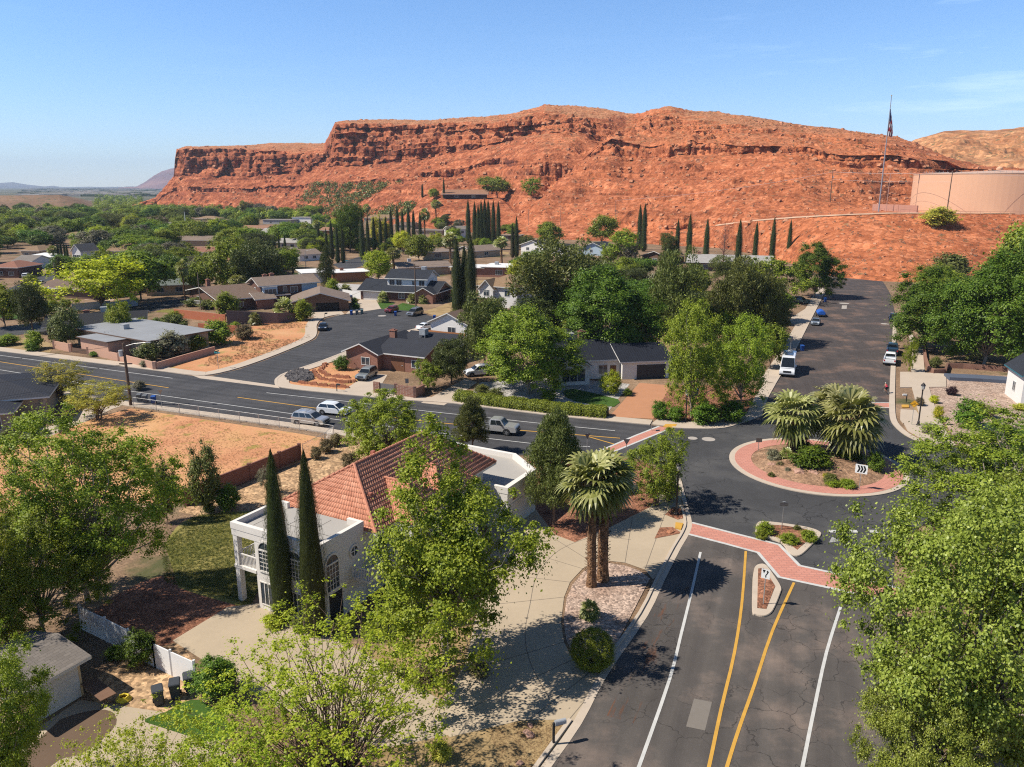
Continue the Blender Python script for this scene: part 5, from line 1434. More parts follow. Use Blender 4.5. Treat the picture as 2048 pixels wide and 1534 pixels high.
def car(kind, rear, front, label, colr, cat='car', z=0.03, name='parked_car', group=None, hill=False, size=1.0, rack=False):
    a, b = (R(*rear), R(*front)) if hill else (G(*rear), G(*front))
    c = (a + b) / 2
    L, Wd, wr, fa, ra, low, cab = CARS[kind]
    rt = empty(name, (c.x, c.y, (c.z if hill else 0) + z), atan2(b.y - a.y, b.x - a.x), label, cat, group)
    rt.scale = (size,) * 3
    X_ = lambda q: (q - .5) * L
    zb = max(q[1] for q in low if q[0] > .5); zt = max(q[1] for q in cab)
    tl = lambda z_: 1.0 - 0.05 * max(0, (z_ - .75) / .4) - 0.06 * max(0, (.45 - z_) / .2)
    tcab = (lambda z_: .93 - .20 * (z_ - zb) / (zt - zb) * (0.5 if kind == 'van' else 1))
    mb = MB().yprism([(X_(p), z_) for p, z_ in low], -Wd/2, Wd/2, 0, tl)
    body = mb.build('body', colr, rt, smooth=False, bevel=0.05)
    MB().yprism([(X_(p), z_) for p, z_ in cab], -Wd/2, Wd/2, 0, tcab).build('cabin', colr, rt, bevel=0.05)
    def pane(nm, q, m=CARGL): MB().add(q, [(0,1,2,3)]).build(nm, m, rt)
    yc = lambda z_: Wd/2 * tcab(z_)
    # windscreen and rear window, just proud of the cabin
    (x1, z1), (x0, z0) = cab[-2], cab[-1]
    f = lambda k: (x1 + (x0 - x1) * k, z1 + (z0 - z1) * k)
    pa, pb_ = f(.08), f(.90)
    e = .022
    pane('windscreen', [(X_(pb_[0])+e, -yc(pb_[1])*.93, pb_[1]+e), (X_(pb_[0])+e, yc(pb_[1])*.93, pb_[1]+e), (X_(pa[0])+e, yc(pa[1])*.90, pa[1]+e), (X_(pa[0])+e, -yc(pa[1])*.90, pa[1]+e)])
    (x0, z0), (x1, z1) = cab[0], cab[1]
    f = lambda k: (x0 + (x1 - x0) * k, z0 + (z1 - z0) * k)
    pa, pb_ = f(.18 if kind != 'van' else .5), f(.92)
    pane('rear_window', [(X_(pa[0])-e, yc(pa[1])*.88, pa[1]+e*.3), (X_(pa[0])-e, -yc(pa[1])*.88, pa[1]+e*.3), (X_(pb_[0])-e, -yc(pb_[1])*.86, pb_[1]+e*.3), (X_(pb_[0])-e, yc(pb_[1])*.86, pb_[1]+e*.3)])
    za, zc_ = zb + .06, zt - .14
    def xat(z_, i, j): 
        (xa, zA), (xb, zB) = cab[i], cab[j]
        return xa + (xb - xa) * min(1, max(0, (z_ - zA) / (zB - zA)))
    xr0, xr1 = xat(za, 0, 1) + .03, xat(zc_, 0, 1) + .03
    xf0, xf1 = xat(za, -1, -2) - .03, xat(zc_, -1, -2) - .02
    nwin = 3 if kind in ('suv', 'minivan') else 2
    if kind == 'van': za = zb + .3; zc_ = zt - .4
    for s_ in (-1, 1):
        for k in range(nwin):
            k0, k1 = k / nwin + .015, (k + 1) / nwin - .015
            if kind == 'van' and k == 0: k0, k1 = .2, .42
            q = [(X_(xr0 + (xf0-xr0)*k0), s_*(yc(za)+.012), za), (X_(xr0 + (xf0-xr0)*k1), s_*(yc(za)+.012), za), (X_(xr1 + (xf1-xr1)*k1), s_*(yc(zc_)+.012), zc_), (X_(xr1 + (xf1-xr1)*k0), s_*(yc(zc_)+.012), zc_)]
            pane('side_window', q if s_ < 0 else q[::-1])
        pane('headlight', [(X_(.965)+.02, s_*Wd*.46, zb*.74), (X_(.965)+.02, s_*Wd*.28, zb*.76), (X_(.945), s_*Wd*.27, zb*.885), (X_(.925), s_*Wd*.47, zb*.885)] if s_ > 0 else [(X_(.925), s_*Wd*.47, zb*.885), (X_(.945), s_*Wd*.27, zb*.885), (X_(.965)+.02, s_*Wd*.28, zb*.76), (X_(.965)+.02, s_*Wd*.46, zb*.74)], HEADL)
        MB().box(X_(0)-.03, X_(0)+.06, min(s_*Wd*.36, s_*Wd*.46), max(s_*Wd*.36, s_*Wd*.46), zb*.68, zb*.92).build('tail_light', TAILL, rt)
        MB().box(X_(.665), X_(.695), min(s_*Wd*.46, s_*Wd*.56), max(s_*Wd*.46, s_*Wd*.56), zb+.02, zb+.17).build('mirror', BLACKP if kind != 'van' else colr, rt)
        for xw in (fa, ra):
            wm = MB(); y0, y1 = s_*(Wd/2 - .24), s_*(Wd/2 + .012)
            n = 18; ring = lambda r, y: [(X_(xw) + r*cos(2*pi*k/n), y, wr + r*sin(2*pi*k/n)) for k in range(n)]
            wm.add(ring(wr, y0) + ring(wr, y1) + ring(wr*.66, y1), [(k, (k+1)%n, n+(k+1)%n, n+k) for k in range(n)] + [(n+k, n+(k+1)%n, 2*n+(k+1)%n, 2*n+k) for k in range(n)])
            w_ = wm.build('wheel', TYRE, rt)
            rm = MB(); yr = y1 - s_*.02
            rm.add(ring(wr*.66, yr), [list(range(n))])
            for k in range(5):
                a0 = 2*pi*k/5
                rm.add([(X_(xw) + r_*cos(a0+d_), yr + s_*.015, wr + r_*sin(a0+d_)) for r_, d_ in ((wr*.15,-.8),(wr*.62,-.16),(wr*.62,.16),(wr*.15,.8))], [(0,1,2,3)], 1)
            rm.build('rim', [flat('rim_shadow', (.06,.06,.06), .6), RIM], w_)
            MB().add([(X_(xw) + (wr*1.17)*cos(pi*k/14), s_*(Wd/2*tl(.7)+.004), wr + (wr*1.17)*sin(pi*k/14)) for k in range(15)], [list(range(15))]).build('wheel_arch', BLACKP, rt)
    MB().box(X_(.985), X_(1)+.025, -Wd*.25, Wd*.25, zb*.58, zb*.78).build('grille', BLACKP, rt)
    bm_ = BLACKP if kind in ('suv', 'pickup', 'van') else colr
    MB().box(X_(0)-.05, X_(.01), -Wd*.46, Wd*.46, .38, .52).build('bumper', bm_, rt, bevel=.02); MB().box(X_(.985), X_(1)+.05, -Wd*.44, Wd*.44, .34, .48).build('bumper', bm_, rt, bevel=.02)
    if kind == 'pickup':
        bd = MB()
        for s_ in (-1, 1): bd.box(X_(.005), X_(.40), min(s_*Wd*.42, s_*Wd*.475), max(s_*Wd*.42, s_*Wd*.475), .80, 1.20)
        bd.box(X_(0), X_(.02), -Wd*.42, Wd*.42, .80, 1.2)
        bd.build('bed_wall', colr, rt)
        MB().box(X_(.021), X_(.399), -Wd*.415, Wd*.415, .838, .86).build('bed_floor', BLACKP, rt)
    if kind in ('suv', 'minivan') or rack:
        rk = MB()
        for s_ in (-1, 1): rk.tube([(X_(.12), s_*Wd*.34, zt-.03), (X_(.14), s_*Wd*.34, zt+.05), (X_(.46), s_*Wd*.34, zt+.04), (X_(.49), s_*Wd*.34, zt-.03)], .022, 5)
        for q in (.2, .4): rk.box(X_(q)-.02, X_(q)+.02, -Wd*.34, Wd*.34, zt+.03, zt+.06)
        rk.build('roof_rack', METALG, rt)
    if kind == 'van':
        MB().box(X_(.12), X_(.3), -.4, .4, zt, zt+.2).build('roof_cooler', TRIM, rt, bevel=.04)
        MB().box(X_(.36), X_(.64), -.55, .55, zt+.04, zt+.07).build('solar_panel', flat('solar_dark', (.015,.02,.035), .2), rt)
    return rt
WHT, SIL, BLK = paint('white', (.72,.72,.71), 0), paint('silver', (.50,.49,.47), .5), paint('black', (.012,.013,.016))
NAVY, RED_, TEAL, GREYC, BLUEC = paint('navy', (.012,.022,.055)), paint('red', (.20,.018,.018)), paint('teal', (.03,.085,.095)), paint('grey', (.20,.20,.205), .5), paint('blue', (.02,.05,.15))
car('suv', (596,846), (648,851), 'silver SUV with roof rack driving behind a white crossover', paint('champagne', (.45,.43,.40), .5), 'SUV', name='moving_car')
car('hatch', (648,826), (692,830), 'white crossover driving ahead of the silver SUV on the main road', WHT, 'car', name='moving_car', size=1.06)
car('pickup', (958,862), (1024,868), 'silver grey pickup truck driving towards the roundabout', SIL, 'pickup truck', name='moving_truck', size=1.03)
car('suv', (748,749), (719,764), 'silver SUV nose out on the drive of the brick house', paint('silver_green', (.32,.34,.32), .5), 'SUV')
car('suv', (975,749), (940,752), 'white SUV parked in tree shade beside the grey gravel yard', WHT, 'SUV')
car('sedan', (650,653), (643,666), 'black sedan parked by the curved kerb of the dirt lot', BLK)
car('suv', (792,622), (775,627), 'dark red small SUV parked at the head of the bulb street', RED_, size=.9)
car('minivan', (843,627), (817,634), 'grey minivan parked at the head of the bulb street', GREYC, 'minivan')
car('sedan', (835,662), (868,655), 'white car parked beside the timber fence', WHT)
car('hatch', (709,590), (706,598), 'small blue car on the drive by the white fence', BLUEC)
car('sedan', (655,607), (655,613), 'white car inside the open brown garage', WHT)
car('suv', (1587,605), (1614,608), 'teal pickup parked across the drive under the trees', TEAL, 'SUV')
car('sedan', (1634,643), (1628,655), 'silver sedan parked on the left kerb of the uphill street', paint('silver_blue', (.30,.34,.37), .5))
car('suv', (1786,634), (1787,651), 'dark navy SUV parked nose down on the right kerb uphill', NAVY, 'SUV')
car('pickup', (1782,722), (1786,692), 'dark blue pickup parked in front of a white pickup', paint('deepblue', (.02,.05,.08)), 'pickup truck')
car('pickup', (1776,741), (1782,712), 'white pickup parked behind a dark blue pickup', WHT, 'pickup truck')
car('van', (1581,724), (1569,770), 'tall white camper van parked on the left kerb near the palms', paint('vanwhite', (.66,.67,.68), .1), 'van', size=1.14)
car('suv', (45,559), (63,553), 'white SUV parked on the far side street near a red roofed house', WHT, 'SUV')
car('suv', (62,553), (72,549), 'black SUV parked just past a white SUV on the far street', BLK, 'SUV')
car('sedan', (103,540), (113,536), 'dark grey car farther along the far street', GREYC)
car('sedan', (73,573), (90,567), 'white car half hidden by the brown roof left of the yellow tree', WHT)
car('pickup', (1048,523), (1043,514), 'dark green truck on the drive below the white gabled house', paint('darkgreen', (.02,.035,.04)), 'pickup truck')
car('suv', (1994,322), (2010,322), 'white SUV high on the road by the tan hill', WHT, 'SUV', hill=True)
# covered boat on its trailer
q = G(1641, 632)
r = empty('boat_trailer', (q.x, q.y, .03), radians(75), 'trailer load under bright blue tarpaulin behind silver sedan', 'trailer')
MB().xprism([(-.8,.5),(.8,.5),(.95,.95),(.3,1.45),(-.3,1.45),(-.95,.95)], -2.0, 2.0).build('blue_tarp', mat('blue_tarp', (.02,.10,.40), .6, .2, 2), r, bevel=.12)
mb = MB().box(-2.3, 2.9, -.8, .8, .38, .5)
for s_ in (-1, 1): mb.tube([(-.4, s_*.85, .33), (-.4, s_*1.05, .33)], .33, 14)
mb.build('trailer_frame', BLACKP, r)

# ------------------------------------------------------------------ street lamps, poles, wires
IRON = flat('black_iron', (.022,.018,.017), .5)
STEEL = flat('sign_steel', (.40,.40,.39), .45, .5, .5)
WOODP = mat('pole_wood', (.13,.085,.06), .95, .3, 2, bump=.4)
WOODG = mat('pole_wood_grey', (.24,.18,.14), .95, .3, 2, bump=.4)
LAMPG = flat('lamp_glass', (.55,.52,.46), .25)
def lantern(x, y, top, label, color=IRON):
    q = G(x, y); h = Zat(top, q.y)
    r = empty('street_lamp', (q.x, q.y, .1), 0, label, 'street lamp', 'black lantern street lamps')
    MB().lathe([(.26,0),(.26,.12),(.17,.2),(.14,.55),(.09,.62),(.075,h-1.15),(.10,h-1.1),(.10,h-1.0),(.05,h-.98)], 12).build('post', color, r)
    MB().lathe([(.07,h-.98),(.20,h-.9),(.25,h-.5),(.22,h-.42)], 10).build('lantern', LAMPG, r)
    mb = MB().lathe([(.30,h-.44),(.24,h-.3),(.10,h-.14),(.03,h-.08),(.03,h)], 10)
    for k in range(5): w = 2*pi*k/5; mb.tube([(.2*cos(w), .2*sin(w), h-.92), (.255*cos(w), .255*sin(w), h-.44)], .018, 4)
    mb.build('lantern_cap', color, r)
lantern(1352, 1030, 924, 'black lantern lamp post on the corner by the brick crosswalk')
lantern(1836, 852, 766, 'dark lantern lamp post beside the yellow diamond sign')
lantern(1371, 845, 778, 'black lantern lamp post behind the shrubs of the street corner')
def sag(a, b, s=.5, n=10): return [Vector(a).lerp(Vector(b), k/n) - Vector((0, 0, s*4*(k/n)*(1-k/n))) for k in range(n+1)]
WIRE = flat('wire_grey', (.28,.27,.26), .6); WIRED = flat('wire_dark', (.04,.04,.04), .6); WIREW = flat('wire_bright', (.6,.57,.53), .5)
def pole(x, y, top, label, r0=.17, lean=(0, 0), arms=(), hill=False, m=None, name='utility_pole', rz=0.0):
    q = R(x, y) if hill else G(x, y); h = Zat(top, q.y) - q.z
    r = empty(name, q, rz, label, 'utility pole', 'timber utility poles')
    MB().tube([(0,0,-.2), (lean[0]*h*.5, lean[1]*h*.5, h*.5), (lean[0]*h, lean[1]*h, h)], [r0*1.15, r0, r0*.75], 9).build('pole', m or WOODP, r)
    for (dz, w) in arms: MB().box(-w/2, w/2, -.07, .07, h-dz-.1, h-dz+.1).build('crossarm', WOODP, r)
    return r, h
up_, uh = pole(262, 812, 686, 'dark timber utility pole with transformer and lamp arm behind the kerb bins', .2)
MB().lathe([(.02,uh-1.9),(.3,uh-1.85),(.3,uh-1.0),(.02,uh-.95)], 14, -.45, -.05).build('transformer', METALG, up_)
mb = MB().tube([(0,0,uh-.5), (1.6,-.2,uh-.05), (3.4,-.4,uh+.15)], .045, 6); mb.build('lamp_arm', STEEL, up_)
MB().box(3.3, 4.0, -.55, -.25, uh+.08, uh+.22).build('lamp_head', METALG, up_, bevel=.04)
MB().box(-.9, .9, -.06, .06, uh-3.0, uh-2.85).build('crossarm', WOODP, up_)
p2, h2 = pole(832, 617, 528, 'tall timber utility pole standing in front of the blue grey two storey house', .17, arms=((.6, 2.2),))
p3, h3 = pole(1660, 404, 343, 'dark timber pole with white box on the bare bench below the cliff', .22, hill=True)
MB().box(.2, .6, -.3, .1, h3-3.2, h3-2.4).build('meter_box', TRIM, p3)
p4, h4 = pole(1893, 428, 343, 'brown twin timber pole in front of the round tank', .2, lean=(.012,0), arms=((.4, 2.4),), hill=True)
pole(1868, 412, 343, 'slim brown pole with white floodlights left of the twin pole', .12, hill=True)
pole(1854, 416, 382, 'short brown post beside the white dish near the tank', .14, hill=True)
p5, h5 = pole(1230, 452, 400, 'thin grey pole on the lower red slope right of a leafy tree', .12, hill=True, m=WOODG)
pole(1121, 452, 410, 'thin grey pole on the lower red slope above the leafy tree', .12, hill=True, m=WOODG)
pole(1057, 450, 418, 'short thin pole at the foot of the red slope near the cypress row', .12, hill=True, m=WOODG)
p6, h6 = pole(1024, 520, 487, 'timber pole behind the tall cypress clump', .14)
pole(113, 571, 524, 'dark pole at the bend of the far street', .14, m=WOODG)
pole(402, 620, 545, 'slim pole standing in the hedge of the brown gabled house', .10, m=WOODG)
def cable(name, label, a, b, s, r_, m, group='overhead power lines'):
    tag(MB().tube(sag(a, b, s), r_, 4).build(name, m), label, 'cable', group)
tp = lambda ob, h: Vector((ob.location.x, ob.location.y, ob.location.z + h))
t1 = tp(up_, uh)
cable('power_line', 'dark cable running down left from the lamp arm pole top', t1 - Vector((0,0,.3)), t1 + Vector((-60,-38,.5)), 1.0, .022, WIRED)
cable('power_line', 'lower dark cable running down left from the lamp arm pole', t1 - Vector((0,0,3.0)), t1 + Vector((-60,-40,-2.5)), 1.0, .03, WIRED)
cable('power_line', 'dark cable from the lamp arm pole to the pole by the two storey house', t1 - Vector((0,0,.3)), tp(p2, h2-.3), 3.0, .02, WIRED)
cable('power_line', 'cable from the house front pole to the pole behind the cypresses', tp(p2, h2-.4), tp(p6, h6-.3), 2.0, .022, WIRE)
cable('power_line', 'pale cable from the slope pole up to the bench pole', tp(p5, h5-.2), tp(p3, h3-.2), 2.0, .055, WIREW)
cable('power_line', 'pale upper cable from the bench pole to the twin pole', tp(p3, h3-.2), tp(p4, h4-.3), .6, .05, WIREW)
cable('power_line', 'pale lower cable from the bench pole to the twin pole', tp(p3, h3-4), tp(p4, h4-4), .4, .035, WIREW)
cable('power_line', 'pale cable leaving the twin pole in front of the tank', tp(p4, h4-.3), tp(p4, h4-.3) + Vector((60,-6,-1.0)), 1.0, .04, WIREW)
def cobra(x, y, top, label):
    q = G(x, y); h = Zat(top, q.y)
    r = empty('arm_lamp', (q.x, q.y, 0), 0, label, 'street lamp', 'tall curved arm street lamps')
    MB().tube([(0,0,0), (0,0,h-.8), (.5,-.1,h-.2), (2.6,-.3,h+.1)], [.12,.09,.06,.05], 7).build('post', STEEL, r)
    MB().box(2.5, 3.2, -.45, -.2, h+.02, h+.16).build('lamp_head', METALG, r, bevel=.03)
cobra(612, 536, 500, 'tall curved arm street lamp beside the far brown roofed house')
cobra(152, 540, 515, 'tall curved arm street lamp by the conifer on the far street')

# ------------------------------------------------------------------ signs
SIGNB = flat('sign_back', (.16,.15,.145), .5, .4, .3)
SIGNW = flat('sign_white', (.74,.74,.72), .5); SIGNK = flat('sign_black', (.012,.012,.012), .5)
SIGNY = flat('sign_yellow', (.72,.36,.02), .5); SIGNG = flat('sign_green', (.01,.16,.13), .5); SIGNT = flat('sign_teal', (.02,.24,.27), .5)
def text(body, size, m, parent, loc, rot=(pi/2, 0, 0), name='lettering'):
    cu = bpy.data.curves.new(name, 'FONT'); cu.body = body; cu.size = size; cu.align_x = 'CENTER'; cu.align_y = 'CENTER'; cu.extrude = .002
    cu.materials.append(m)
    o = bpy.data.objects.new(name, cu); COL.objects.link(o)
    dg = bpy.context.evaluated_depsgraph_get()
    me = bpy.data.meshes.new_from_object(o.evaluated_get(dg)); bpy.data.objects.remove(o)
    o = link(name, me, parent, loc); o.rotation_euler = rot
    return o
def sign(x, y, top, label, face, w=.6, h=.6, rz=0.0, shape='rect', back=None, name='road_sign', group=None, zb=.13):
    """post on the ground; the plate faces local -y"""
    q = G(x, y); H = Zat(top, q.y)
    r = empty(name, (q.x, q.y, zb), rz, label, 'road sign', group)
    MB().box(-.03, .03, -.025, .025, 0, H - zb).build('post', STEEL, r)
    c = H - zb - h/2
    if shape == 'rect': P_ = [(-w/2,-h/2),(w/2,-h/2),(w/2,h/2),(-w/2,h/2)]
    elif shape == 'diamond': P_ = [(0,-h/2),(w/2,0),(0,h/2),(-w/2,0)]
    else: P_ = [(-w/2,h/2),(0,-h/2),(w/2,h/2)]
    mb = MB(); n = len(P_)
    mb.add([(p[0], -.035, c+p[1]) for p in P_] + [(p[0], -.027, c+p[1]) for p in P_], [list(range(n))], 0)
    mb.add([(p[0], -.035, c+p[1]) for p in P_] + [(p[0], -.027, c+p[1]) for p in P_], [list(range(n, 2*n))[::-1]] + [(i, n+i, n+(i+1)%n, (i+1)%n) for i in range(n)], 1)
    mb.build('plate', [face, back or SIGNB], r)
    return r, c
r, c = sign(1718, 981, 929, 'white chevron sign on the roundabout planting', SIGNW, 1.15, .95, rz=radians(-32))
for k in range(3):
    x0 = -.40 + k*.27
    MB().add([(x0,-.042,c-.36),(x0+.17,-.042,c-.36),(x0+.32,-.042,c),(x0+.17,-.042,c+.36),(x0,-.042,c+.36),(x0+.15,-.042,c)], [(0,1,2,5),(5,2,3,4)]).build('chevron', SIGNK, r)
r, c = sign(1526, 1212, 1138, 'white keep right sign with curved arrow on the narrow island', SIGNW, .62, .76, rz=radians(-32), zb=.18)
ar = [(.02,-.28),(.02,-.1),(.08,.0),(.13,.08),(.13,.17)]
mb = MB()
for i in range(4):
    (a, za), (b, zb_) = ar[i], ar[i+1]
    mb.add([(a-.04,-.042,c+za),(a+.04,-.042,c+za),(b+.04,-.042,c+zb_),(b-.04,-.042,c+zb_)], [(0,1,2,3)])
mb.add([(.03,-.042,c+.16),(.23,-.042,c+.16),(.13,-.042,c+.31)], [(0,1,2)]); mb.build('arrow', SIGNK, r)
MB().add([(-.24,-.042,c+.30),(-.13,-.042,c+.02),(-.02,-.042,c+.30)], [(1,2,0)]).build('island_mark', SIGNK, r)
r, c = sign(1823, 851, 800, 'yellow diamond sign reading NO OUTLET on thin post', SIGNY, 1.0, 1.0, rz=radians(-25), shape='diamond')
text('NO\nOUTLET', .19, SIGNK, r, (0, -.045, c))
mb = MB()
for s_ in (-1, 1):
    mb.tube([(0,-.04,c+s_*.44),(.44,-.04,c),], .008, 4).tube([(0,-.04,c+s_*.44),(-.44,-.04,c)], .008, 4)
mb.build('border', SIGNK, r)
r, c = sign(1563, 1062, 1005, 'grey backed road sign on the planted traffic island', SIGNB, .75, .32, zb=.18)
MB().box(-.12, .12, -.05, .05, c+.2, c+.25).build('bracket', STEEL, r)
sign(1516, 905, 876, 'small square sign seen from behind at the left edge of the roundabout', SIGNB, .7, .5)
sign(1303, 862, 843, 'thin dark sign edge on beside the west crosswalk', SIGNB, .6, .6, rz=radians(75))
sign(1252, 918, 878, 'dark triangular yield sign back beside the west crosswalk', SIGNB, .8, .7, shape='tri', name='yield_sign')
sign(1174, 905, 867, 'dark triangular yield sign back close to the pine crown', SIGNB, .8, .7, shape='tri', name='yield_sign', rz=radians(30))
sign(1580, 708, 674, 'dark diamond sign back on the left kerb behind the camper van', SIGNB, .95, .95, shape='diamond')
sign(324, 817, 780, 'brown backed triangular sign beside the kerb bins', flat('sign_back_tan', (.28,.20,.14), .6), .7, .6, shape='tri')
sign(815, 793, 757, 'grey square sign on the kerb by the brick wall gate', SIGNB, .5, .7)
def street_name(x, y, top, label):
    q = G(x, y); H = Zat(top, q.y)
    r = empty('street_name_sign', (q.x, q.y, .1), radians(-20), label, 'street sign', 'street name signs')
    MB().tube([(0,0,0), (0,0,H)], .04, 6).build('post', STEEL, r)
    MB().box(-.55, .55, -.02, .02, H-.25, H).build('name_plate', SIGNT, r); MB().box(-.02, .02, -.5, .5, H, H+.22).build('name_plate', SIGNG, r)
street_name(437, 738, 705, 'teal street name sign at the corner of the dirt lot')
street_name(694, 531, 521, 'small green street name sign by the far road corner')

# ------------------------------------------------------------------ bins, mailboxes, dishes
def binn(x, y, label, m, rz=0.0, s=1.0, z=.02):
    q = G(x, y)
    r = empty('wheelie_bin', (q.x, q.y, z), rz, label, 'bin', 'wheeled bins'); r.scale = (s,)*3
    mb = MB(); mb.add([(-.24,-.28,.06),(.24,-.28,.06),(.24,.26,.06),(-.24,.26,.06),(-.31,-.37,1.0),(.31,-.37,1.0),(.31,.34,1.0),(-.31,.34,1.0)], [(0,3,2,1),(4,5,6,7),(0,1,5,4),(1,2,6,5),(2,3,7,6),(3,0,4,7)])
    mb.build('bin_body', m, r, bevel=.03)
    MB().add([(-.34,-.42,1.0),(.34,-.42,1.0),(.34,.38,1.0),(-.34,.38,1.0),(-.30,-.38,1.07),(.30,-.38,1.07),(.28,.36,1.14),(-.28,.36,1.14)], [(0,3,2,1),(4,5,6,7),(0,1,5,4),(1,2,6,5),(2,3,7,6),(3,0,4,7)]).build('lid', m, r, bevel=.02)
    for s_ in (-1, 1): MB().tube([(s_*.24,.28,.12),(s_*.32,.28,.12)], .12, 12).build('wheel', TYRE, r)
    MB().tube([(-.27,.43,1.0),(.27,.43,1.0)], .018, 5).build('handle', BLACKP, r)
BING, BINB, BINK = flat('bin_grey', (.11,.115,.12), .6), flat('bin_blue', (.012,.065,.26), .55), flat('bin_dark', (.045,.05,.058), .55)
binn(279, 803, 'grey bin nearest the utility pole in the kerb row', BING, .2)
binn(291, 805, 'grey bin between a grey and a blue bin by the utility pole', BING, .1)
binn(308, 807, 'blue bin at the right of the kerb row by the utility pole', BINB, .15)
binn(703, 630, 'blue bin first in the row on the bulb street', BINB); binn(714, 629, 'grey bin in the middle of the bulb street row', BING); binn(724, 628, 'grey green bin last in the row on the bulb street', flat('bin_green', (.09,.14,.13), .6))
binn(791, 632, 'blue bin beside the dark red small SUV', BINB); binn(869, 640, 'dark blue bin near the gabled house roof on the bulb street', BINB)
binn(1650, 604, 'blue bin alone by the upper left kerb of the uphill street', BINB); binn(1604, 702, 'blue bin on the left kerb uphill of the camper van', BINB)
binn(1392, 792, 'blue lidded bin half hidden by the garage of the black roofed house', BINB)
binn(745, 752, 'grey bin between the brick house and silver SUV', BING)
binn(318, 1408, 'dark bin nearest the lawn in the shaded yard row', BINK, .5); binn(352, 1394, 'dark bin in the middle of the shaded yard row', BINK, .35); binn(380, 1381, 'dark bin touching the laurel bush by the white vinyl fence', BINK, .45)
def mailbox(x, y, label, m, rz=0.0, wood=False, s=1.0):
    q = G(x, y)
    r = empty('mailbox', (q.x, q.y, .1), rz, label, 'mailbox', 'kerbside mailboxes'); r.scale = (s,)*3
    MB().box(-.05, .05, -.05, .05, 0, 1.15).box(-.05, .55, -.035, .035, .95, 1.02).build('post', WOODP if wood else BLACKP, r)
    mb = MB(); pr = [(-.1,1.02),(.1,1.02),(.1,1.16)] + [(.1*cos(pi*k/6), 1.16+.1*sin(pi*k/6)) for k in range(1,6)] + [(-.1,1.16)]
    mb.xprism(pr, .05, .62); mb.build('box', m, r)
mailbox(1107, 1490, 'silver mailbox on dark post at the edge of the dead grass yard', METALG, radians(20), s=1.15)
mailbox(674, 784, 'small dark mailbox on the kerb of the terraced yard', BLACKP, -.4)
mailbox(650, 637, 'black mailbox on post by the small lawn of the bulb street', BLACKP, .4)
mailbox(1812, 806, 'white mailbox post beside the yellow kerb pad', TRIM, pi)
def dish(x, y, z, label, D=None):
    q = AT(x, y, D); r = empty('satellite_dish', (q.x, q.y, q.z), 2.4, label, 'satellite dish')
    MB().lathe([(.02,0),(.25,.03),(.42,.10),(.45,.13),(.42,.12),(.02,.02)], 16).xform(Matrix.Rotation(radians(60), 4, 'X')).build('dish', METALG, r)
    MB().tube([(0,0,0),(0,.25,-.2),(0,.25,-.9)], .03, 6).build('bracket', STEEL, r)
# ------------------------------------------------------------------ tank, flag
TANKM = mat('tank_paint', (.60,.345,.215), .75, .06, .06, fine=.04)
q0 = R(1965, 430)
tk = empty('water_tank', (0, 0, 0), 0, 'huge round tan water tank on the bench below the cliff', 'water tank')
TD = 350.0; tc_ = AT(1994, 424, TD); TR = (1994 - 1836) * mpp(400, TD) * 1.0
tz = Zat(427, TD - TR); th_ = Zat(349, TD - TR*.5) - tz
tk.location = (tc_.x, tc_.y, tz)
MB().lathe([(TR,-.5),(TR,th_),(TR*.995,th_+.25)], 96).build('wall', TANKM, tk, smooth=False)
MB().lathe([(TR*1.004,th_+.2),(TR*1.004,th_+.5),(TR*.6,th_+1.2),(1,th_+2.0)], 96).build('roof', mat('tank_roof', (.50,.33,.24), .7, .06, .1), tk)
rl = MB()
for k in range(40):
    w = pi + pi*.75*k/40; rl.tube([(TR*.99*cos(w), TR*.99*sin(w), th_+.4), (TR*.99*cos(w), TR*.99*sin(w), th_+1.5)], .05, 4)
rl.build('guard_rail', STEEL, tk)
MB().lathe([(1.2,th_+1.9),(1.2,th_+2.6),(.2,th_+3.2)], 12, -TR*.35, -TR*.5).build('vent', TANKM, tk)
fq = R(1757, 424)
fl = empty('flagpole', fq, 0, 'tall grey pole with a drooping stars and stripes flag on the bench', 'flagpole')
fh = Zat(192, fq.y) - fq.z
MB().tube([(0,0,-.3),(0,0,fh)], [.30,.13], 10).build('pole', flat('pole_grey', (.23,.24,.27), .5), fl)
MB().lathe([(.02,fh),(.25,fh+.15),(.25,fh+.35),(.02,fh+.5)], 10).build('finial', flat('gilt', (.55,.38,.12), .4, .5, .5), fl)
ft = Zat(218, fq.y) - fq.z; fb_ = Zat(272, fq.y) - fq.z
V_, F_, mi_ = [], [], []
nu, nv = 20, 26
for j in range(nv + 1):
    t = j / nv
    for i in range(nu + 1):
        u_ = i / nu
        wd_ = .7 + 2.3 * t ** .7
        x = .15 + wd_ * u_ * .8 + .25 * sin(u_ * 14 + t * 4) * .5
        y = -.35 * sin(u_ * 17 + t * 5) * (0.5 + t * .6)
        V_.append((x, y, ft + (fb_ - ft) * t - u_ * (1 - t) * 1.6 - u_ * .7))
for j in range(nv):
    for i in range(nu):
        F_.append((j*(nu+1)+i, j*(nu+1)+i+1, (j+1)*(nu+1)+i+1, (j+1)*(nu+1)+i))
        s_ = (j + i * .9) / (nv + nu * .9) * 13
        mi_.append(2 if (j < nv * .42 and i < nu * .6) else (0 if int(s_) % 2 == 0 else 1))
link('flag', npmesh('flag', V_, F_, [flat('flag_red', (.30,.02,.03), .8), flat('flag_white', (.55,.52,.52), .8), flat('flag_blue', (.03,.045,.14), .8)], mi=mi_, smooth=True), fl)
fq2 = R(1772, 424)
tag(MB().tube([(fq2.x,fq2.y,fq2.z-.3),(fq2.x,fq2.y,Zat(348, fq2.y))], .12, 6).build('mast', flat('mast_pink', (.45,.26,.2), .6)), 'thin pinkish mast just right of the flagpole foot', 'mast')
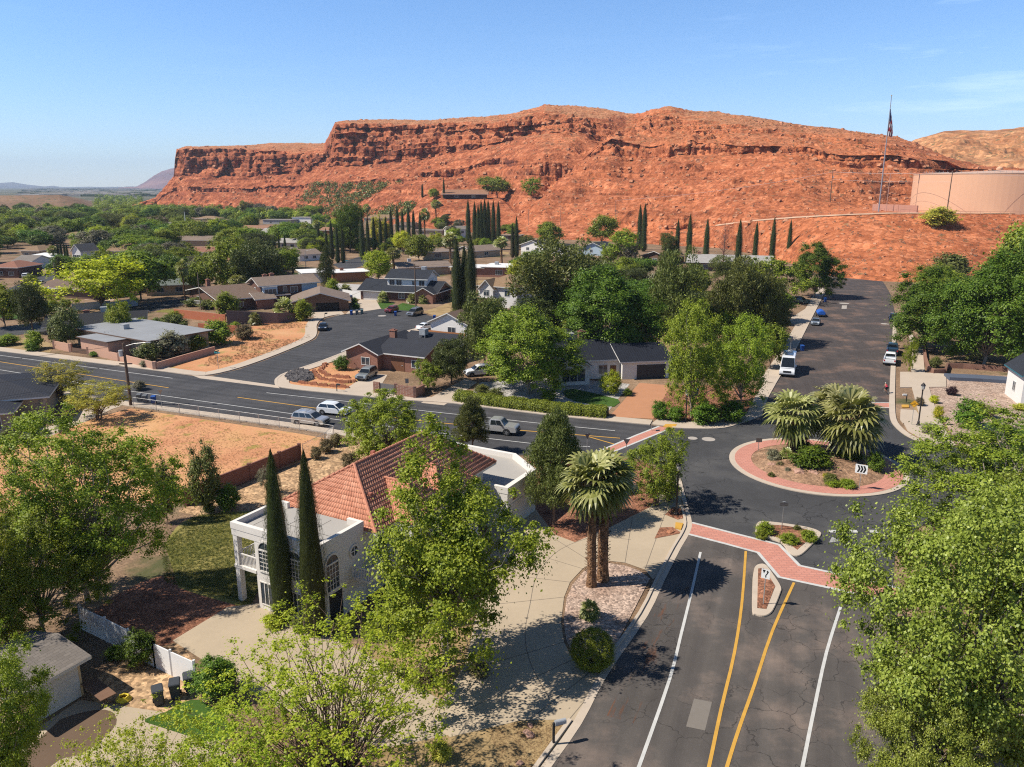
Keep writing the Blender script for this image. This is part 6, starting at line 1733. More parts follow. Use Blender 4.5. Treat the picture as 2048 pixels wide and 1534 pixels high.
# ------------------------------------------------------------------ walls and fences
def wallrun(name, label, pts, h, th, m, cap=None, cat='wall', z0=0.0, hill=False, pill=None, group=None):
    P3 = [R(*p) for p in pts] if hill else [G(*p) for p in pts]
    o = P3[0].copy(); r = empty(name, o, 0, label, cat, group)
    mb = MB(); cb = MB()
    P2 = [(p.x-o.x, p.y-o.y) for p in P3]; a, b = offset(P2, -th/2), offset(P2, th/2); a2, b2 = offset(P2, -th/2-.04), offset(P2, th/2+.04)
    zz = [p.z - o.z for p in P3]
    hs_ = h if hasattr(h, '__len__') else [h]*len(P2)
    n = len(P2)
    for i in range(n-1):
        mb.add([(*a[i],zz[i]+z0-.2),(*a[i+1],zz[i+1]+z0-.2),(*b[i+1],zz[i+1]+z0-.2),(*b[i],zz[i]+z0-.2),(*a[i],zz[i]+hs_[i]),(*a[i+1],zz[i+1]+hs_[i+1]),(*b[i+1],zz[i+1]+hs_[i+1]),(*b[i],zz[i]+hs_[i])], [(4,5,6,7),(0,1,5,4),(2,3,7,6),(1,2,6,5),(3,0,4,7)])
        if cap: cb.add([(*a2[i],zz[i]+hs_[i]),(*a2[i+1],zz[i+1]+hs_[i+1]),(*b2[i+1],zz[i+1]+hs_[i+1]),(*b2[i],zz[i]+hs_[i]),(*a2[i],zz[i]+hs_[i]+.08),(*a2[i+1],zz[i+1]+hs_[i+1]+.08),(*b2[i+1],zz[i+1]+hs_[i+1]+.08),(*b2[i],zz[i]+hs_[i]+.08)], [(0,3,2,1),(4,5,6,7),(0,1,5,4),(2,3,7,6),(1,2,6,5),(3,0,4,7)])
    mb.build('panel', m, r)
    if cap: cb.build('coping', cap, r)
    if pill:
        for i in range(n): MB().box(P2[i][0]-pill/2, P2[i][0]+pill/2, P2[i][1]-pill/2, P2[i][1]+pill/2, zz[i]-.1, zz[i]+hs_[i]+.14).build('pillar', m, r)
    return r
MAROON = rowed('maroon_block', (.27,.125,.09), (.23,.10,.075), .4, .2, .014, (.17,.08,.06), .9, 'xz')
wallrun('block_wall', 'maroon block wall between the dry lot and gravel yard', [(372,1012),(420,992),(500,960),(560,935),(600,918)], 1.75, .2, MAROON, None, pill=.32)
wallrun('garden_wall', 'pink stucco wall facing the main road', [(178,709),(240,722),(310,740)], 1.35, .25, WL['pink'], None, pill=.5)
wallrun('garden_wall', 'pink stucco wall running back from the road corner by the dirt lot', [(313,740),(370,723),(430,706)], 1.25, .25, WL['pink'], None)
wallrun('garden_wall', 'pink stucco wall left of the iron gate', [(110,697),(142,704)], 1.5, .25, WL['pink'], None, pill=.5)
wallrun('iron_gate', 'low brown iron gate between two pink walls', [(145,705),(176,709)], .95, .06, flat('gate_brown', (.14,.08,.05), .6), None, 'gate')
TAUPE = rowed('taupe_block', (.20,.135,.12), (.175,.12,.105), .5, .25, .015, (.13,.09,.08), .9, 'xz')
wallrun('block_wall', 'tall grey brown block wall on the mound behind the dirt lot', [(455,650),(500,648),(556,647),(600,640)], [3.2,2.9,2.4,1.8], .25, TAUPE, None)
REDW = mat('red_stucco', (.40,.13,.065), .85, .1, .6)
wallrun('garden_wall', 'red stucco wall above the dry terrace', [(350,634),(400,640),(452,646)], 1.9, .25, REDW, None)
wallrun('garden_wall', 'red stucco wall behind the olive shrubs', [(398,661),(440,664),(495,668)], 1.6, .25, REDW, None)
wallrun('garden_wall', 'red stucco wall left of the grey shrub', [(275,668),(330,664)], 1.5, .25, REDW, None)
WOODF = ribbed('fence_boards', (.30,.125,.05), .22, 0, .85, .2)
wallrun('timber_fence', 'orange brown timber fence below the white gabled house', [(842,672),(880,677),(932,682)], 1.5, .1, WOODF, None, 'fence')
WHF = mat('vinyl_white', (.72,.71,.69), .5, .04, 1)
wallrun('vinyl_fence', 'white vinyl fence panel run in the shaded lower yard', [(165,1258),(215,1283),(262,1308),(312,1335)], 1.75, .08, WHF, None, 'fence', pill=.14)
wallrun('vinyl_fence', 'white vinyl fence panels beside the two laurel bushes', [(312,1335),(346,1352),(393,1374)], 1.75, .08, WHF, None, 'fence', pill=.14)
wallrun('white_fence', 'white fence by the blue car', [(680,592),(705,596),(722,598)], 2.0, .1, WHF, None, 'fence')
wallrun('white_fence', 'tall white fence behind the garage roof', [(672,580),(724,583)], 2.0, .1, WHF, None, 'fence')
wallrun('lattice_fence', 'pale lattice fence behind the black roofed house', [(145,622),(200,617),(222,615)], 1.8, .08, mat('lattice_grey', (.42,.42,.43), .7, .1, 1), None, 'fence')
wallrun('lattice_fence', 'pale blue grey fence beside the road behind the yellow tree', [(222,620),(276,611)], 2.0, .08, mat('fence_bluegrey', (.36,.39,.43), .7, .1, 1), None, 'fence')
BRW = rowed('yard_brick', (.27,.13,.09), (.21,.095,.065), .4, .2, .016, (.36,.28,.22), .9, 'xz')
wallrun('brick_wall', 'brick yard wall beside the grey gate', [(792,791),(830,797)], 1.7, .25, BRW, None, pill=.4)
wallrun('brick_wall', 'short brick yard wall left of the grey gate', [(748,785),(760,787)], 1.7, .25, BRW, None)
wallrun('yard_gate', 'grey metal yard gate between the brick walls', [(761,787),(791,791)], 1.6, .06, ribbed('gate_grey', (.13,.12,.115), .2, 0, .6), None, 'gate')
wallrun('brick_wall', 'brick wall returning from the yard gate towards the house', [(831,797),(848,789),(840,775)], 1.5, .25, BRW, None)
STRW = rowed('retaining_brick', (.31,.165,.115), (.26,.13,.09), .35, .18, .02, (.18,.1,.07), .9, 'xz')
wallrun('retaining_wall', 'curved low brick retaining wall beside the right pavement', [(1847,698),(1850,722),(1856,741),(1868,748),(1888,747)], .8, .4, STRW, None)
wallrun('retaining_wall', 'long low brick retaining wall below the shaded bank', [(1890,747),(1894,736),(1925,737),(1980,741),(2045,746)], .9, .35, STRW, None)
wallrun('drive_wall', 'long grey blue sloping drive slab with pale edge', [(1893,757),(1960,760),(2032,765)], .55, 2.8, mat('blue_slab', (.085,.10,.135), .8, .1, .6), None, 'driveway')
def hillfence(label, pts, h):
    P3 = [R(*q) for q in pts]; o_ = P3[0].copy(); r = empty('tank_fence', o_, 0, label, 'fence'); path = []
    for i in range(len(P3)-1):
        n = max(1, int((P3[i+1]-P3[i]).length/3.2)); path += [P3[i].lerp(P3[i+1], k/n) - o_ for k in range(n)]
    mf = flat('fence_pink', (.42,.215,.15), .8)
    for q in path[::1]: MB().tube([q - Vector((0,0,.4)), q + Vector((0,0,h))], .05, 4).build('post', mf, r)
    MB().tube([q + Vector((0,0,h)) for q in path], .05, 4).build('top_rail', mf, r)
hillfence('long pale pink fence along the foot of the tank', [(1745,426),(1800,430),(1836,432),(1900,434),(1980,435),(2060,435)], 2.2)
wallrun('tank_wall', 'pinkish block enclosure left of the tank', [(1745,421),(1790,423),(1834,426)], 3.0, .5, mat('enclosure_pink', (.40,.20,.14), .85, .1, .3), None, hill=True)
def chainlink(label, pts, h=1.5, sp=3.0, name='chain_link_fence'):
    P3 = [G(*p) for p in pts]; o = P3[0]
    r = empty(name, o, 0, label, 'fence')
    path = []
    for i in range(len(P3)-1):
        n = max(1, int((P3[i+1]-P3[i]).length / sp))
        path += [P3[i].lerp(P3[i+1], k/n) - o for k in range(n)]
    path.append(P3[-1] - o)
    mb = MB()
    for q in path: MB().tube([(q.x,q.y,0),(q.x,q.y,h)], .035, 6).build('post', STEEL, r)
    MB().tube([(q.x,q.y,h-.03) for q in path], .024, 5).build('top_rail', STEEL, r)
    w = MB()
    for i in range(len(path)-1):
        a, b = path[i], path[i+1]; n = int((b-a).length/.22)
        for k in range(n):
            for up in (0, 1):
                p = a.lerp(b, k/n); e = a.lerp(b, min(1, (k+7)/n))
                z0, z1 = (.05, h-.05) if up else (h-.05, .05)
                w.tube([(p.x,p.y,z0),(e.x,e.y,z1)], .004, 3, cap=False)
    w.build('wire_mesh', STEEL, r)
chainlink('long chain link fence between the dry lot and the main road', [(268,815),(360,828),(480,845),(600,862),(668,874)])
chainlink('short chain link run at the corner of the gravel yard', [(668,876),(650,892),(606,915)], 1.6)
rl = MB()
a, b = G(378, 612), G(446, 618); o = Vector((a.x, a.y, 0)); d_ = b - a
r = empty('deck_railing', o, atan2(d_.y, d_.x), 'white deck railing in front of the brown gabled house', 'railing')
Ld = d_.length
MB().box(0, Ld, -.6, .6, .2, .8).build('deck', WL['brickd'], r)
rl = MB().box(0, Ld, -.6, -.52, 1.7, 1.78).box(0, Ld, -.6, -.52, .9, .97)
for k in range(int(Ld/.25)): rl.box(k*.25, k*.25+.06, -.59, -.53, .8, 1.7)
rl.build('rail', TRIM, r)
# ------------------------------------------------------------------ rocks and small yard things
def rockmesh(name, seed, m):
    bm = bmesh.new(); bmesh.ops.create_icosphere(bm, subdivisions=3, radius=1.0)
    for v_ in bm.verts:
        n_ = mnoise.noise(v_.co * 1.1 + Vector((seed, 0, 0))) * .45 + mnoise.noise(v_.co * 2.7 + Vector((0, seed, 0))) * .2
        v_.co *= 1 + n_
        v_.co.z *= .62
    me = bpy.data.meshes.new(name); bm.to_mesh(me); bm.free(); me.materials.append(m)
    return me
RKP = ground_mat('boulder_pink', [(.3, (.30,.16,.115)), (.6, (.44,.27,.20))], 1.2, 9, bump=.7)
RKR = ground_mat('boulder_red', [(.3, (.33,.13,.07)), (.6, (.45,.2,.11))], 1.0, 9, bump=.7)
RM = [rockmesh('boulder', s_, RKP) for s_ in (1.3, 4.7, 9.1)] + [rockmesh('boulder', s_, RKR) for s_ in (2.2, 6.4)]
def boulder(x, y, w, label, k=0, hill=False, sz=.8, group=None):
    q = R(x, y) if hill else G(x, y); s_ = w * mpp(y, q.y) / 2
    o = link('boulder', RM[k], None, (q.x, q.y, q.z + s_*sz*.3 + (.3 if 1460 < x < 1790 and y < 1000 else 0)), rnd.uniform(0, 6)); o.scale = (s_, s_*.8, s_*sz)
    tag(o, label, 'boulder', group)
boulder(1058, 1470, 24, 'pinkish boulder lying on the dead grass by the mailbox', 0); boulder(1060, 1452, 15, 'small pinkish stone behind the boulder on dead grass', 1)
boulder(1596, 952, 26, 'wide flat pink boulder left on the roundabout planting', 1); boulder(1626, 954, 24, 'pointed pink boulder right on the roundabout planting', 2)
boulder(1543, 936, 16, 'small stone under the shrubs at the roundabout rim', 0)
boulder(1528, 1160, 20, 'rounded red boulder behind the keep right post', 3); boulder(1522, 1196, 18, 'red boulder at the foot of the keep right post', 4)
boulder(1340, 1065, 16, 'small red stone in the triangular corner bed', 3)
boulder(690, 1243, 22, 'pale pink boulder at the foot of the foreground cypresses', 0); boulder(600, 1238, 20, 'pale boulder left of the foreground cypresses', 1)
boulder(1040, 1528, 16, 'pale stone at the lower edge of the dead grass yard', 2)
# cyclist
q = G(1771, 788)
cy = empty('bicycle', (q.x, q.y, .03), radians(102), 'road bicycle ridden up the street by a red shirted rider', 'bicycle')
for xx in (-.5, .5):
    n = 20; w = MB(); w.tube([(xx + .33*cos(2*pi*k/n), 0, .34 + .33*sin(2*pi*k/n)) for k in range(n+1)], .018, 5, cap=False); wh = w.build('wheel', TYRE, cy)
    s_ = MB()
    for k in range(8): s_.tube([(xx,0,.34),(xx+.32*cos(pi*k/4),0,.34+.32*sin(pi*k/4))], .004, 3, cap=False)
    s_.build('spokes', STEEL, wh)
MB().tube([(-.5,0,.34),(-.08,0,.3),(.36,0,.82),(-.18,0,.86),(-.08,0,.3)], .02, 5).tube([(-.5,0,.34),(-.18,0,.86)], .014, 5).tube([(.5,0,.34),(.36,0,.92)], .018, 5).build('frame', BLACKP, cy)
MB().tube([(.36,-.2,.93),(.42,-.2,.95),(.42,.2,.95),(.36,.2,.93)], .014, 5).build('handlebar', BLACKP, cy)
MB().box(-.3, -.06, -.06, .06, .88, .93).build('saddle', BLACKP, cy)
SKIN = flat('skin', (.42,.23,.15), .6)
def skinned(name, pts, edges, rad, m, parent, sub=2):
    me = bpy.data.meshes.new(name); me.from_pydata(pts, edges, []); me.materials.append(m)
    o = link(name, me, parent)
    mod = o.modifiers.new('skin', 'SKIN'); mod.use_smooth_shade = True
    for i, v_ in enumerate(me.skin_vertices[0].data): v_.radius = (rad[i], rad[i])
    me.skin_vertices[0].data[0].use_root = True
    o.modifiers.new('sub', 'SUBSURF').render_levels = sub
    return o
pr = empty('person', cy.location, cy.rotation_euler.z, 'cyclist in red and white jersey and white helmet riding uphill', 'person')
J = [(-.16,0,.98),(-.02,0,1.18),(.12,0,1.36),(.20,0,1.44),(.27,0,1.53),(.29,0,1.62),
     (.11,.19,1.36),(.24,.23,1.14),(.38,.2,.97), (.11,-.19,1.36),(.24,-.23,1.14),(.38,-.2,.97),
     (-.12,.1,.95),(.16,.12,.80),(-.02,.11,.42),(.08,.11,.38), (-.12,-.1,.95),(.10,-.12,.62),(-.14,-.11,.26),(-.04,-.11,.22)]
E_ = [(0,1),(1,2),(2,3),(3,4),(4,5),(2,6),(6,7),(7,8),(2,9),(9,10),(10,11),(0,12),(12,13),(13,14),(14,15),(0,16),(16,17),(17,18),(18,19)]
rd = [.14,.13,.15,.06,.09,.09,.06,.045,.035,.06,.045,.035,.10,.08,.05,.04,.10,.08,.05,.04]
skinned('body', J, E_, rd, SKIN, pr)
skinned('jersey', [J[1],J[2],J[6],J[9],(-.1,0,1.06)], [(0,1),(1,2),(1,3),(0,4)], [.155,.175,.085,.085,.16], flat('jersey_red', (.42,.02,.05), .8), pr)
skinned('shorts', [(-.16,0,.99),J[12],J[13],J[16],J[17]], [(0,1),(1,2),(0,3),(3,4)], [.155,.115,.095,.115,.095], flat('shorts_black', (.015,.015,.017), .8), pr)
skinned('helmet', [(.22,0,1.63),(.32,0,1.68)], [(0,1)], [.10,.105], flat('helmet_white', (.7,.7,.7), .4), pr)
# lower left yard things
q = G(200, 1400)
tb = empty('timber_table', (q.x, q.y, .02), radians(-38), 'rough timber trestle table beside the garage', 'table')
MB().box(-1.3, 1.3, -.45, .45, .72, .78).build('tabletop', mat('plank_brown', (.17,.095,.06), .9, .25, 3), tb)
for xx in (-.9, .9):
    for s_ in (-1, 1): MB().tube([(xx,-s_*.4,0),(xx,s_*.4,.74)], .045, 5).build('leg', WOODP, tb)
q = G(248, 1400)
mb = MB()
for k in range(4):
    mb.tube([(.42*cos(2*pi*j/20)*(1-.12*k), .34*sin(2*pi*j/20)*(1-.1*k), .07+.06*k+.02*sin(j*1.9+k)) for j in range(21)], .055, 6, cap=False)
tag(mb.build('hose_coil', flat('hose_yellow', (.62,.46,.03), .5), loc=(q.x, q.y, 0)), 'coil of bright yellow hose on the gravel near the bins', 'hose')
# terraced yard: dark rock bed and rough stone edging
rg = random.Random(4); mb = MB()
for k in range(520):
    a, rr = rg.uniform(0, 6.28), sqrt(rg.random())
    q = G(600 + 27*rr*cos(a), 753 + 12*rr*sin(a)); s_ = rg.uniform(.13, .36)
    mb.add([(q.x+s_*rg.uniform(-1,1)*.4+dx*s_, q.y+dy*s_, .03+dz*s_*1.2) for dx,dy,dz in ((-1,-1,0),(1,-.8,0),(.9,1,0),(-1,.8,0),(-.5,-.5,1),(.6,-.4,.9),(.3,.6,1.1))], [(0,1,5,4),(1,2,6,5),(2,3,6),(3,0,4,6),(4,5,6)])
tag(mb.build('dark_rock_bed', ground_mat('dark_lava_rock', [(.3, (.05,.045,.045)), (.6, (.16,.145,.14))], 2.0, 8, bump=.6)), 'bed of loose dark rocks at the street corner', 'rocks', kind='stuff')
mb = MB()
for line_ in ([(652,728),(640,742),(655,752),(700,757)], [(628,744),(640,758),(690,766),(712,764)], [(600,766),(650,772),(700,776)]):
    for i in range(len(line_)-1):
        for k in range(16):
            t = k/16; q = G(line_[i][0]+(line_[i+1][0]-line_[i][0])*t + rg.uniform(-2,2), line_[i][1]+(line_[i+1][1]-line_[i][1])*t + rg.uniform(-.7,.7)); s_ = rg.uniform(.2,.45)
            mb.add([(q.x+dx*s_, q.y+dy*s_, dz*s_) for dx,dy,dz in ((-1,-1,0),(1,-.8,0),(.9,1,0),(-1,.8,0),(-.5,-.5,1.2),(.6,-.4,1.1),(.3,.6,1.2))], [(0,1,5,4),(1,2,6,5),(2,3,6),(3,0,4,6),(4,5,6)])
tag(mb.build('stone_edging', RKR), 'rough red stone edging of the terraced front yard', 'stones', kind='stuff')

# ------------------------------------------------------------------ the houses
house('brick house with dark ribbed metal roof on the street corner', (694,735), (838,752),
      [dict(x=0,w=.44,d=13,h=3.0,roof='gy',rise=1.35,rm='metaly',wall='brick',y=0), dict(x=.40,w=.60,d=8,h=3.0,roof='gx',rise=1.5,rm='metal',wall='brick',y=1.5), dict(x=.35,w=.62,d=8,y=9.5,h=2.9,roof='gx',rise=1.5,rm='metal',wall='white')],
      wins=[(0,'f',.62,.9,1.6,1.2),(0,'l',.3,.9,1.5,1.1),(0,'l',.7,.9,1.5,1.1),(1,'f',.82,.9,1.4,1.2)], doors=[(1,'f',.42,2.6,2.2,'d')], chims=[(0,.7,.6,1.1)], coolers=[(2,.35,.3,4.0)])
dish(823, 712, 0, 'grey satellite dish over the eave of the corner brick house', 146); dish(795, 706, 0, 'flat pale dish on a thin mast over the porch roof', 147)
house('white brick house with black metal roof and garage behind a clipped hedge', (1112,772), (1250,766),
      [dict(x=.0,w=1.02,d=11,h=3.2,y=3.5,roof='gx',rise=2.0,rm='blue',wall='white'), dict(x=.02,w=.46,d=6,h=3.0,y=0,roof='gy',rise=1.6,rm='bluey',wall='white'), dict(x=1.02,w=.70,d=10,h=3.0,y=2.2,roof='gx',rise=1.7,rm='blue',wall='white'), dict(x=.1,w=.8,d=9,y=12,h=4.2,roof='hip',rise=1.6,rm='blue',wall='grey')],
      wins=[(1,'f',.5,.6,3.6,1.9),(1,'r',.5,.8,1.4,1.4),(0,'f',.75,.8,1.4,1.4)], doors=[(2,'f',.62,4.8,2.3,'gd'),(0,'f',.9,1.0,2.1,'d')], chims=[(0,.62,.75,1.0)], coolers=[(0,.44,.75,4.6)])
house('white gabled house with brown shingle roof above the timber fence', (862,671), (934,678), [dict(w=1,d=14,h=3.0,roof='gy',rise=1.9,rm='brown',wall='white')], wins=[(0,'f',.58,1.0,1.7,1.1),(0,'l',.3,1,1.3,1),(0,'l',.7,1,1.3,1)])
house('blue grey two storey house with slate roof and white upper floor', (722,599), (872,606),
      [dict(w=1,d=10,h=2.8,roof='gx',rise=2.2,rm='slate',wall='brickd',ov=.8), dict(x=.32,w=.52,d=7.5,y=2.2,h=6.0,z0=2.6,roof='gx',rise=1.8,rm='slate',wall='white'), dict(x=.78,w=.22,d=13,y=-2.2,h=2.8,roof='gy',rise=1.3,rm='slate',wall='brick')],
      wins=[(1,'f',.12,4.0,1.5,1.4),(1,'f',.3,4.0,1.5,1.4),(1,'f',.68,4.2,.9,1.1),(1,'f',.88,4.0,1.5,1.4),(1,'r',.5,4.0,1.2,1.2),(0,'f',.55,.8,1.6,1.4)], doors=[(0,'f',.15,5.0,2.2,'g'),(0,'f',.66,1.0,2.1,'d')], coolers=[(1,.75,.7,7.3)])
house('two storey brown brick house with pale blue bay and taupe roof', (524,614), (636,604),
      [dict(w=1,d=8.5,h=5.5,roof='gx',rise=1.5,rm='taupe',wall='brickd',ov=.8), dict(x=.02,w=.24,d=1.2,y=-1.2,h=5.0,z0=2.4,roof='flat',rm='taupe',wall='bluegrey',ov=.05), dict(x=-.16,w=.30,d=6,y=-3.5,h=2.6,roof='gx',rise=1.1,rm='taupe',wall='brick'), dict(x=.72,w=.28,d=8.7,y=-.06,h=5.4,z0=2.8,roof='flat',rm='taupe',wall='bluegrey',ov=-.2)],
      wins=[(1,'f',.5,3.0,3.0,1.5),(0,'f',.42,3.2,.9,1.5),(0,'f',.58,3.2,1.8,1.4),(0,'l',.5,3.2,1.1,1.3)], doors=[(0,'f',.45,1.0,2.1,'d')], chims=[(0,.32,.6,.7),(0,.2,.6,.5)])
house('brown garage block with wide taupe gable and open bay', (586,625), (698,621), [dict(w=1,d=13,h=2.5,roof='gy',rise=2.0,rm='taupe',wall='brown',ov=.7)], doors=[(0,'f',.62,5.6,2.1,'o')], name='garage')
house('brown brick gabled house with dark deck and brown roof', (381,603), (441,624), [dict(w=1,d=17,h=3.0,roof='gy',rise=1.9,rm='brown',wall='brickd',ov=1.0)], wins=[(0,'f',.3,1.0,1.8,1.1),(0,'f',.75,1.0,1.2,1.1),(0,'r',.3,1,1.3,1.1),(0,'r',.6,1,1.3,1.1)], chims=[(0,.1,.25,.8)])
house('low black roofed house among trees behind the lattice fence', (97,680), (288,668), [dict(w=1,d=13,h=2.7,roof='gx',rise=1.2,rm='black',wall='brickd',ov=.9)], wins=[(0,'f',.15,.9,1.6,1.1),(0,'f',.5,.9,1.8,1.1),(0,'l',.5,.9,1.3,1)], chims=[(0,.36,.72,.3)], coolers=[(0,.56,.62,3.6)])
house('pink stuccoed house with wide flat grey roof behind the garden wall', (316,720), (432,697), [dict(w=1,d=24,h=3.2,y=2,roof='flat',rm='membrane',wall='tan',ov=.9,trim=TRIMB), dict(x=-.35,w=.4,d=9,y=8,h=3.0,roof='flat',rm='membrane',wall='pink',ov=.5,trim=TRIMB)],
      wins=[(0,'f',.2,.9,1.6,1.2),(0,'f',.5,.9,1.6,1.2),(0,'l',.3,.9,1.5,1.2)], coolers=[(0,.35,.6,2.9)])
house('beige house with dark standing seam roof at the left beside a pale drive', (-150,872), (86,850), [dict(w=1,d=14,h=3.3,y=2,roof='hip',rise=1.6,rm='metal',wall='tan',ov=1.0), dict(x=.1,w=.66,d=8,y=-3,h=2.8,roof='hip',rise=1.0,rm='metal',wall='tan',ov=.9), dict(x=.985,w=.05,d=.9,y=1.6,h=3.2,roof='flat',wall='stone',ov=.03,rm='grey'), dict(x=.74,w=.05,d=.9,y=-3.4,h=2.75,roof='flat',wall='stone',ov=.03,rm='grey')], doors=[(0,'f',.88,4.4,2.4,'gt')], wins=[(1,'f',.8,.8,1.8,1.4)])
house('cream stucco garage with grey shingle roof in the lower left yard', (40,1466), (168,1389), [dict(w=1,d=5,h=2.45,roof='gx',rise=.55,rm='grey',wall='cream',ov=.5)], doors=[(0,'f',.58,2.9,2.05,'g')], name='garage', cat='garage')
house('tan shingled white and brick house behind the big cypress clump', (957,612), (1034,618), [dict(w=1,d=13,h=5.2,roof='hip',rise=2.4,rm='tan',wall='white'), dict(x=.1,w=.34,d=4,y=-1.2,h=5.0,roof='gy',rise=1.9,rm='tan',wall='white'), dict(x=-.01,w=.5,d=5,y=-1.3,h=2.4,roof='flat',rm='tan',wall='brick',ov=.05)], wins=[(1,'f',.5,3.0,1.5,1.5),(0,'f',.75,3.0,1.4,1.4)], chims=[(0,.88,.5,.8)])
house('long grey roofed dark house behind a row of slim cypresses', (1378,541), (1538,546), [dict(w=1,d=12,h=3.4,roof='gx',rise=2.0,rm='pale',wall='brickd',ov=1.2)], wins=[(0,'f',.2,.9,2.2,1.4),(0,'f',.5,.9,2.2,1.4),(0,'f',.85,.9,2.2,1.4)], chims=[(0,.1,.5,.9)])
house('tan gabled wing left of the cypress row house', (1284,526), (1335,530), [dict(w=1,d=12,h=3.0,roof='gy',rise=1.9,rm='tan',wall='brown',ov=.9)], wins=[(0,'f',.5,.9,2.0,1.3)])
house('white gabled house with dark shingle roof and cooler below the red slope', (1042,509), (1087,512), [dict(w=1,d=12,h=4.4,roof='gy',rise=2.0,rm='black',wall='white',ov=.7), dict(x=1,w=1.0,d=9,y=2.5,h=3.4,roof='gx',rise=1.8,rm='black',wall='white')], wins=[(0,'f',.3,2.2,1.5,1.2),(0,'f',.7,2.2,1.5,1.2)], coolers=[(1,.2,.5,5.0)])
house('pale blue gabled house with dark roof partly behind trees', (1165,510), (1208,512), [dict(w=1,d=12,h=3.6,roof='gy',rise=1.9,rm='slate',wall='bluegrey',ov=.8)], wins=[(0,'f',.4,1.4,1.4,1.2)])
house('dark house with long red brown roof up on the red slope', (888,397.5), (972,397.5), [dict(w=1,d=16,h=4.0,roof='gx',rise=2.8,rm='rust',wall='dark',ov=2.0)], hill=True, wins=[(0,'f',.3,1,3,1.6),(0,'f',.7,1,3,1.6)])
house('white flat roofed brick house near the pale fan palms', (903,552), (1030,556), [dict(w=.5,d=10,h=3.0,roof='flat',rm='white',wall='brick',ov=.8), dict(x=.5,w=.5,d=12,h=3.4,roof='flat',rm='white',wall='brick',ov=.9)], wins=[(1,'f',.5,.9,2.4,1.5)], coolers=[(1,.25,.6,3.2)])
house('low taupe roofed house left of the flat white roof', (800,552), (900,548), [dict(w=1,d=12,h=2.8,roof='gx',rise=1.2,rm='taupe',wall='tan',ov=.9)], wins=[(0,'f',.4,.9,2,1.2)], coolers=[(0,.3,.7,3.6)])
house('white flat roofed house with orange brick wall left of the bright tree', (608,566), (735,560), [dict(w=.45,d=12,h=3.0,roof='flat',rm='white',wall='white',ov=.6), dict(x=.42,w=.58,d=10,y=-3,h=3.0,roof='flat',rm='white',wall='orange',ov=.5)], chims=[(1,.35,.6,.8)])
house('brown roofed white house beside the far curved arm lamp', (600,523), (642,520), [dict(w=1,d=10,h=2.7,roof='gx',rise=1.6,rm='taupe',wall='white')], wins=[(0,'f',.3,.9,1.5,1.1),(0,'f',.7,.9,1.5,1.1)])
house('long low beige roofed house behind the green trees', (850,520), (916,516), [dict(w=1,d=14,h=3.0,roof='flat',rm='taupe',wall='tan',ov=1.2)], wins=[(0,'f',.4,.9,3,1.5)])
house('tan shingled low house beside the cypress bundle', (945,516), (1000,512), [dict(w=1,d=12,h=2.8,roof='gx',rise=1.8,rm='taupe',wall='tan')], wins=[(0,'f',.5,.9,2,1.2)])
house('small white and tan house left of the cypress bundle', (900,476), (936,475), [dict(w=1,d=10,h=5.0,roof='gx',rise=1.6,rm='grey',wall='white')], wins=[(0,'f',.3,2.8,1.6,1.2),(0,'f',.7,2.8,1.6,1.2),(0,'f',.5,.6,2,1.4)])
house('brown roofed low house left of the yellow tree', (88,592), (188,600), [dict(w=1,d=12,h=2.7,roof='gx',rise=1.6,rm='brown',wall='brown',ov=.9), dict(x=.0,w=.55,d=10,y=12,h=2.8,roof='gx',rise=1.5,rm='brown',wall='brown')], wins=[(0,'f',.3,.9,1.6,1.1)])
house('low green grey roofed house beside the tall thin palm', (294,592), (386,588), [dict(w=1,d=12,h=2.9,roof='gx',rise=.9,rm='green',wall='tan',ov=1.2)], wins=[(0,'f',.3,.9,1.8,1.2),(0,'f',.7,.9,1.8,1.2)])
house('white house with blue fascia at the right edge of the street', (2040,812), (2130,818), [dict(w=1,d=7,h=4.6,roof='gy',rise=2.2,rm='slate',wall='white',ov=.5,trim=flat('trim_teal',(.03,.13,.17),.6))], wins=[(0,'l',.5,1.4,1.1,1.3),(0,'f',.5,1.4,1.1,1.3)])
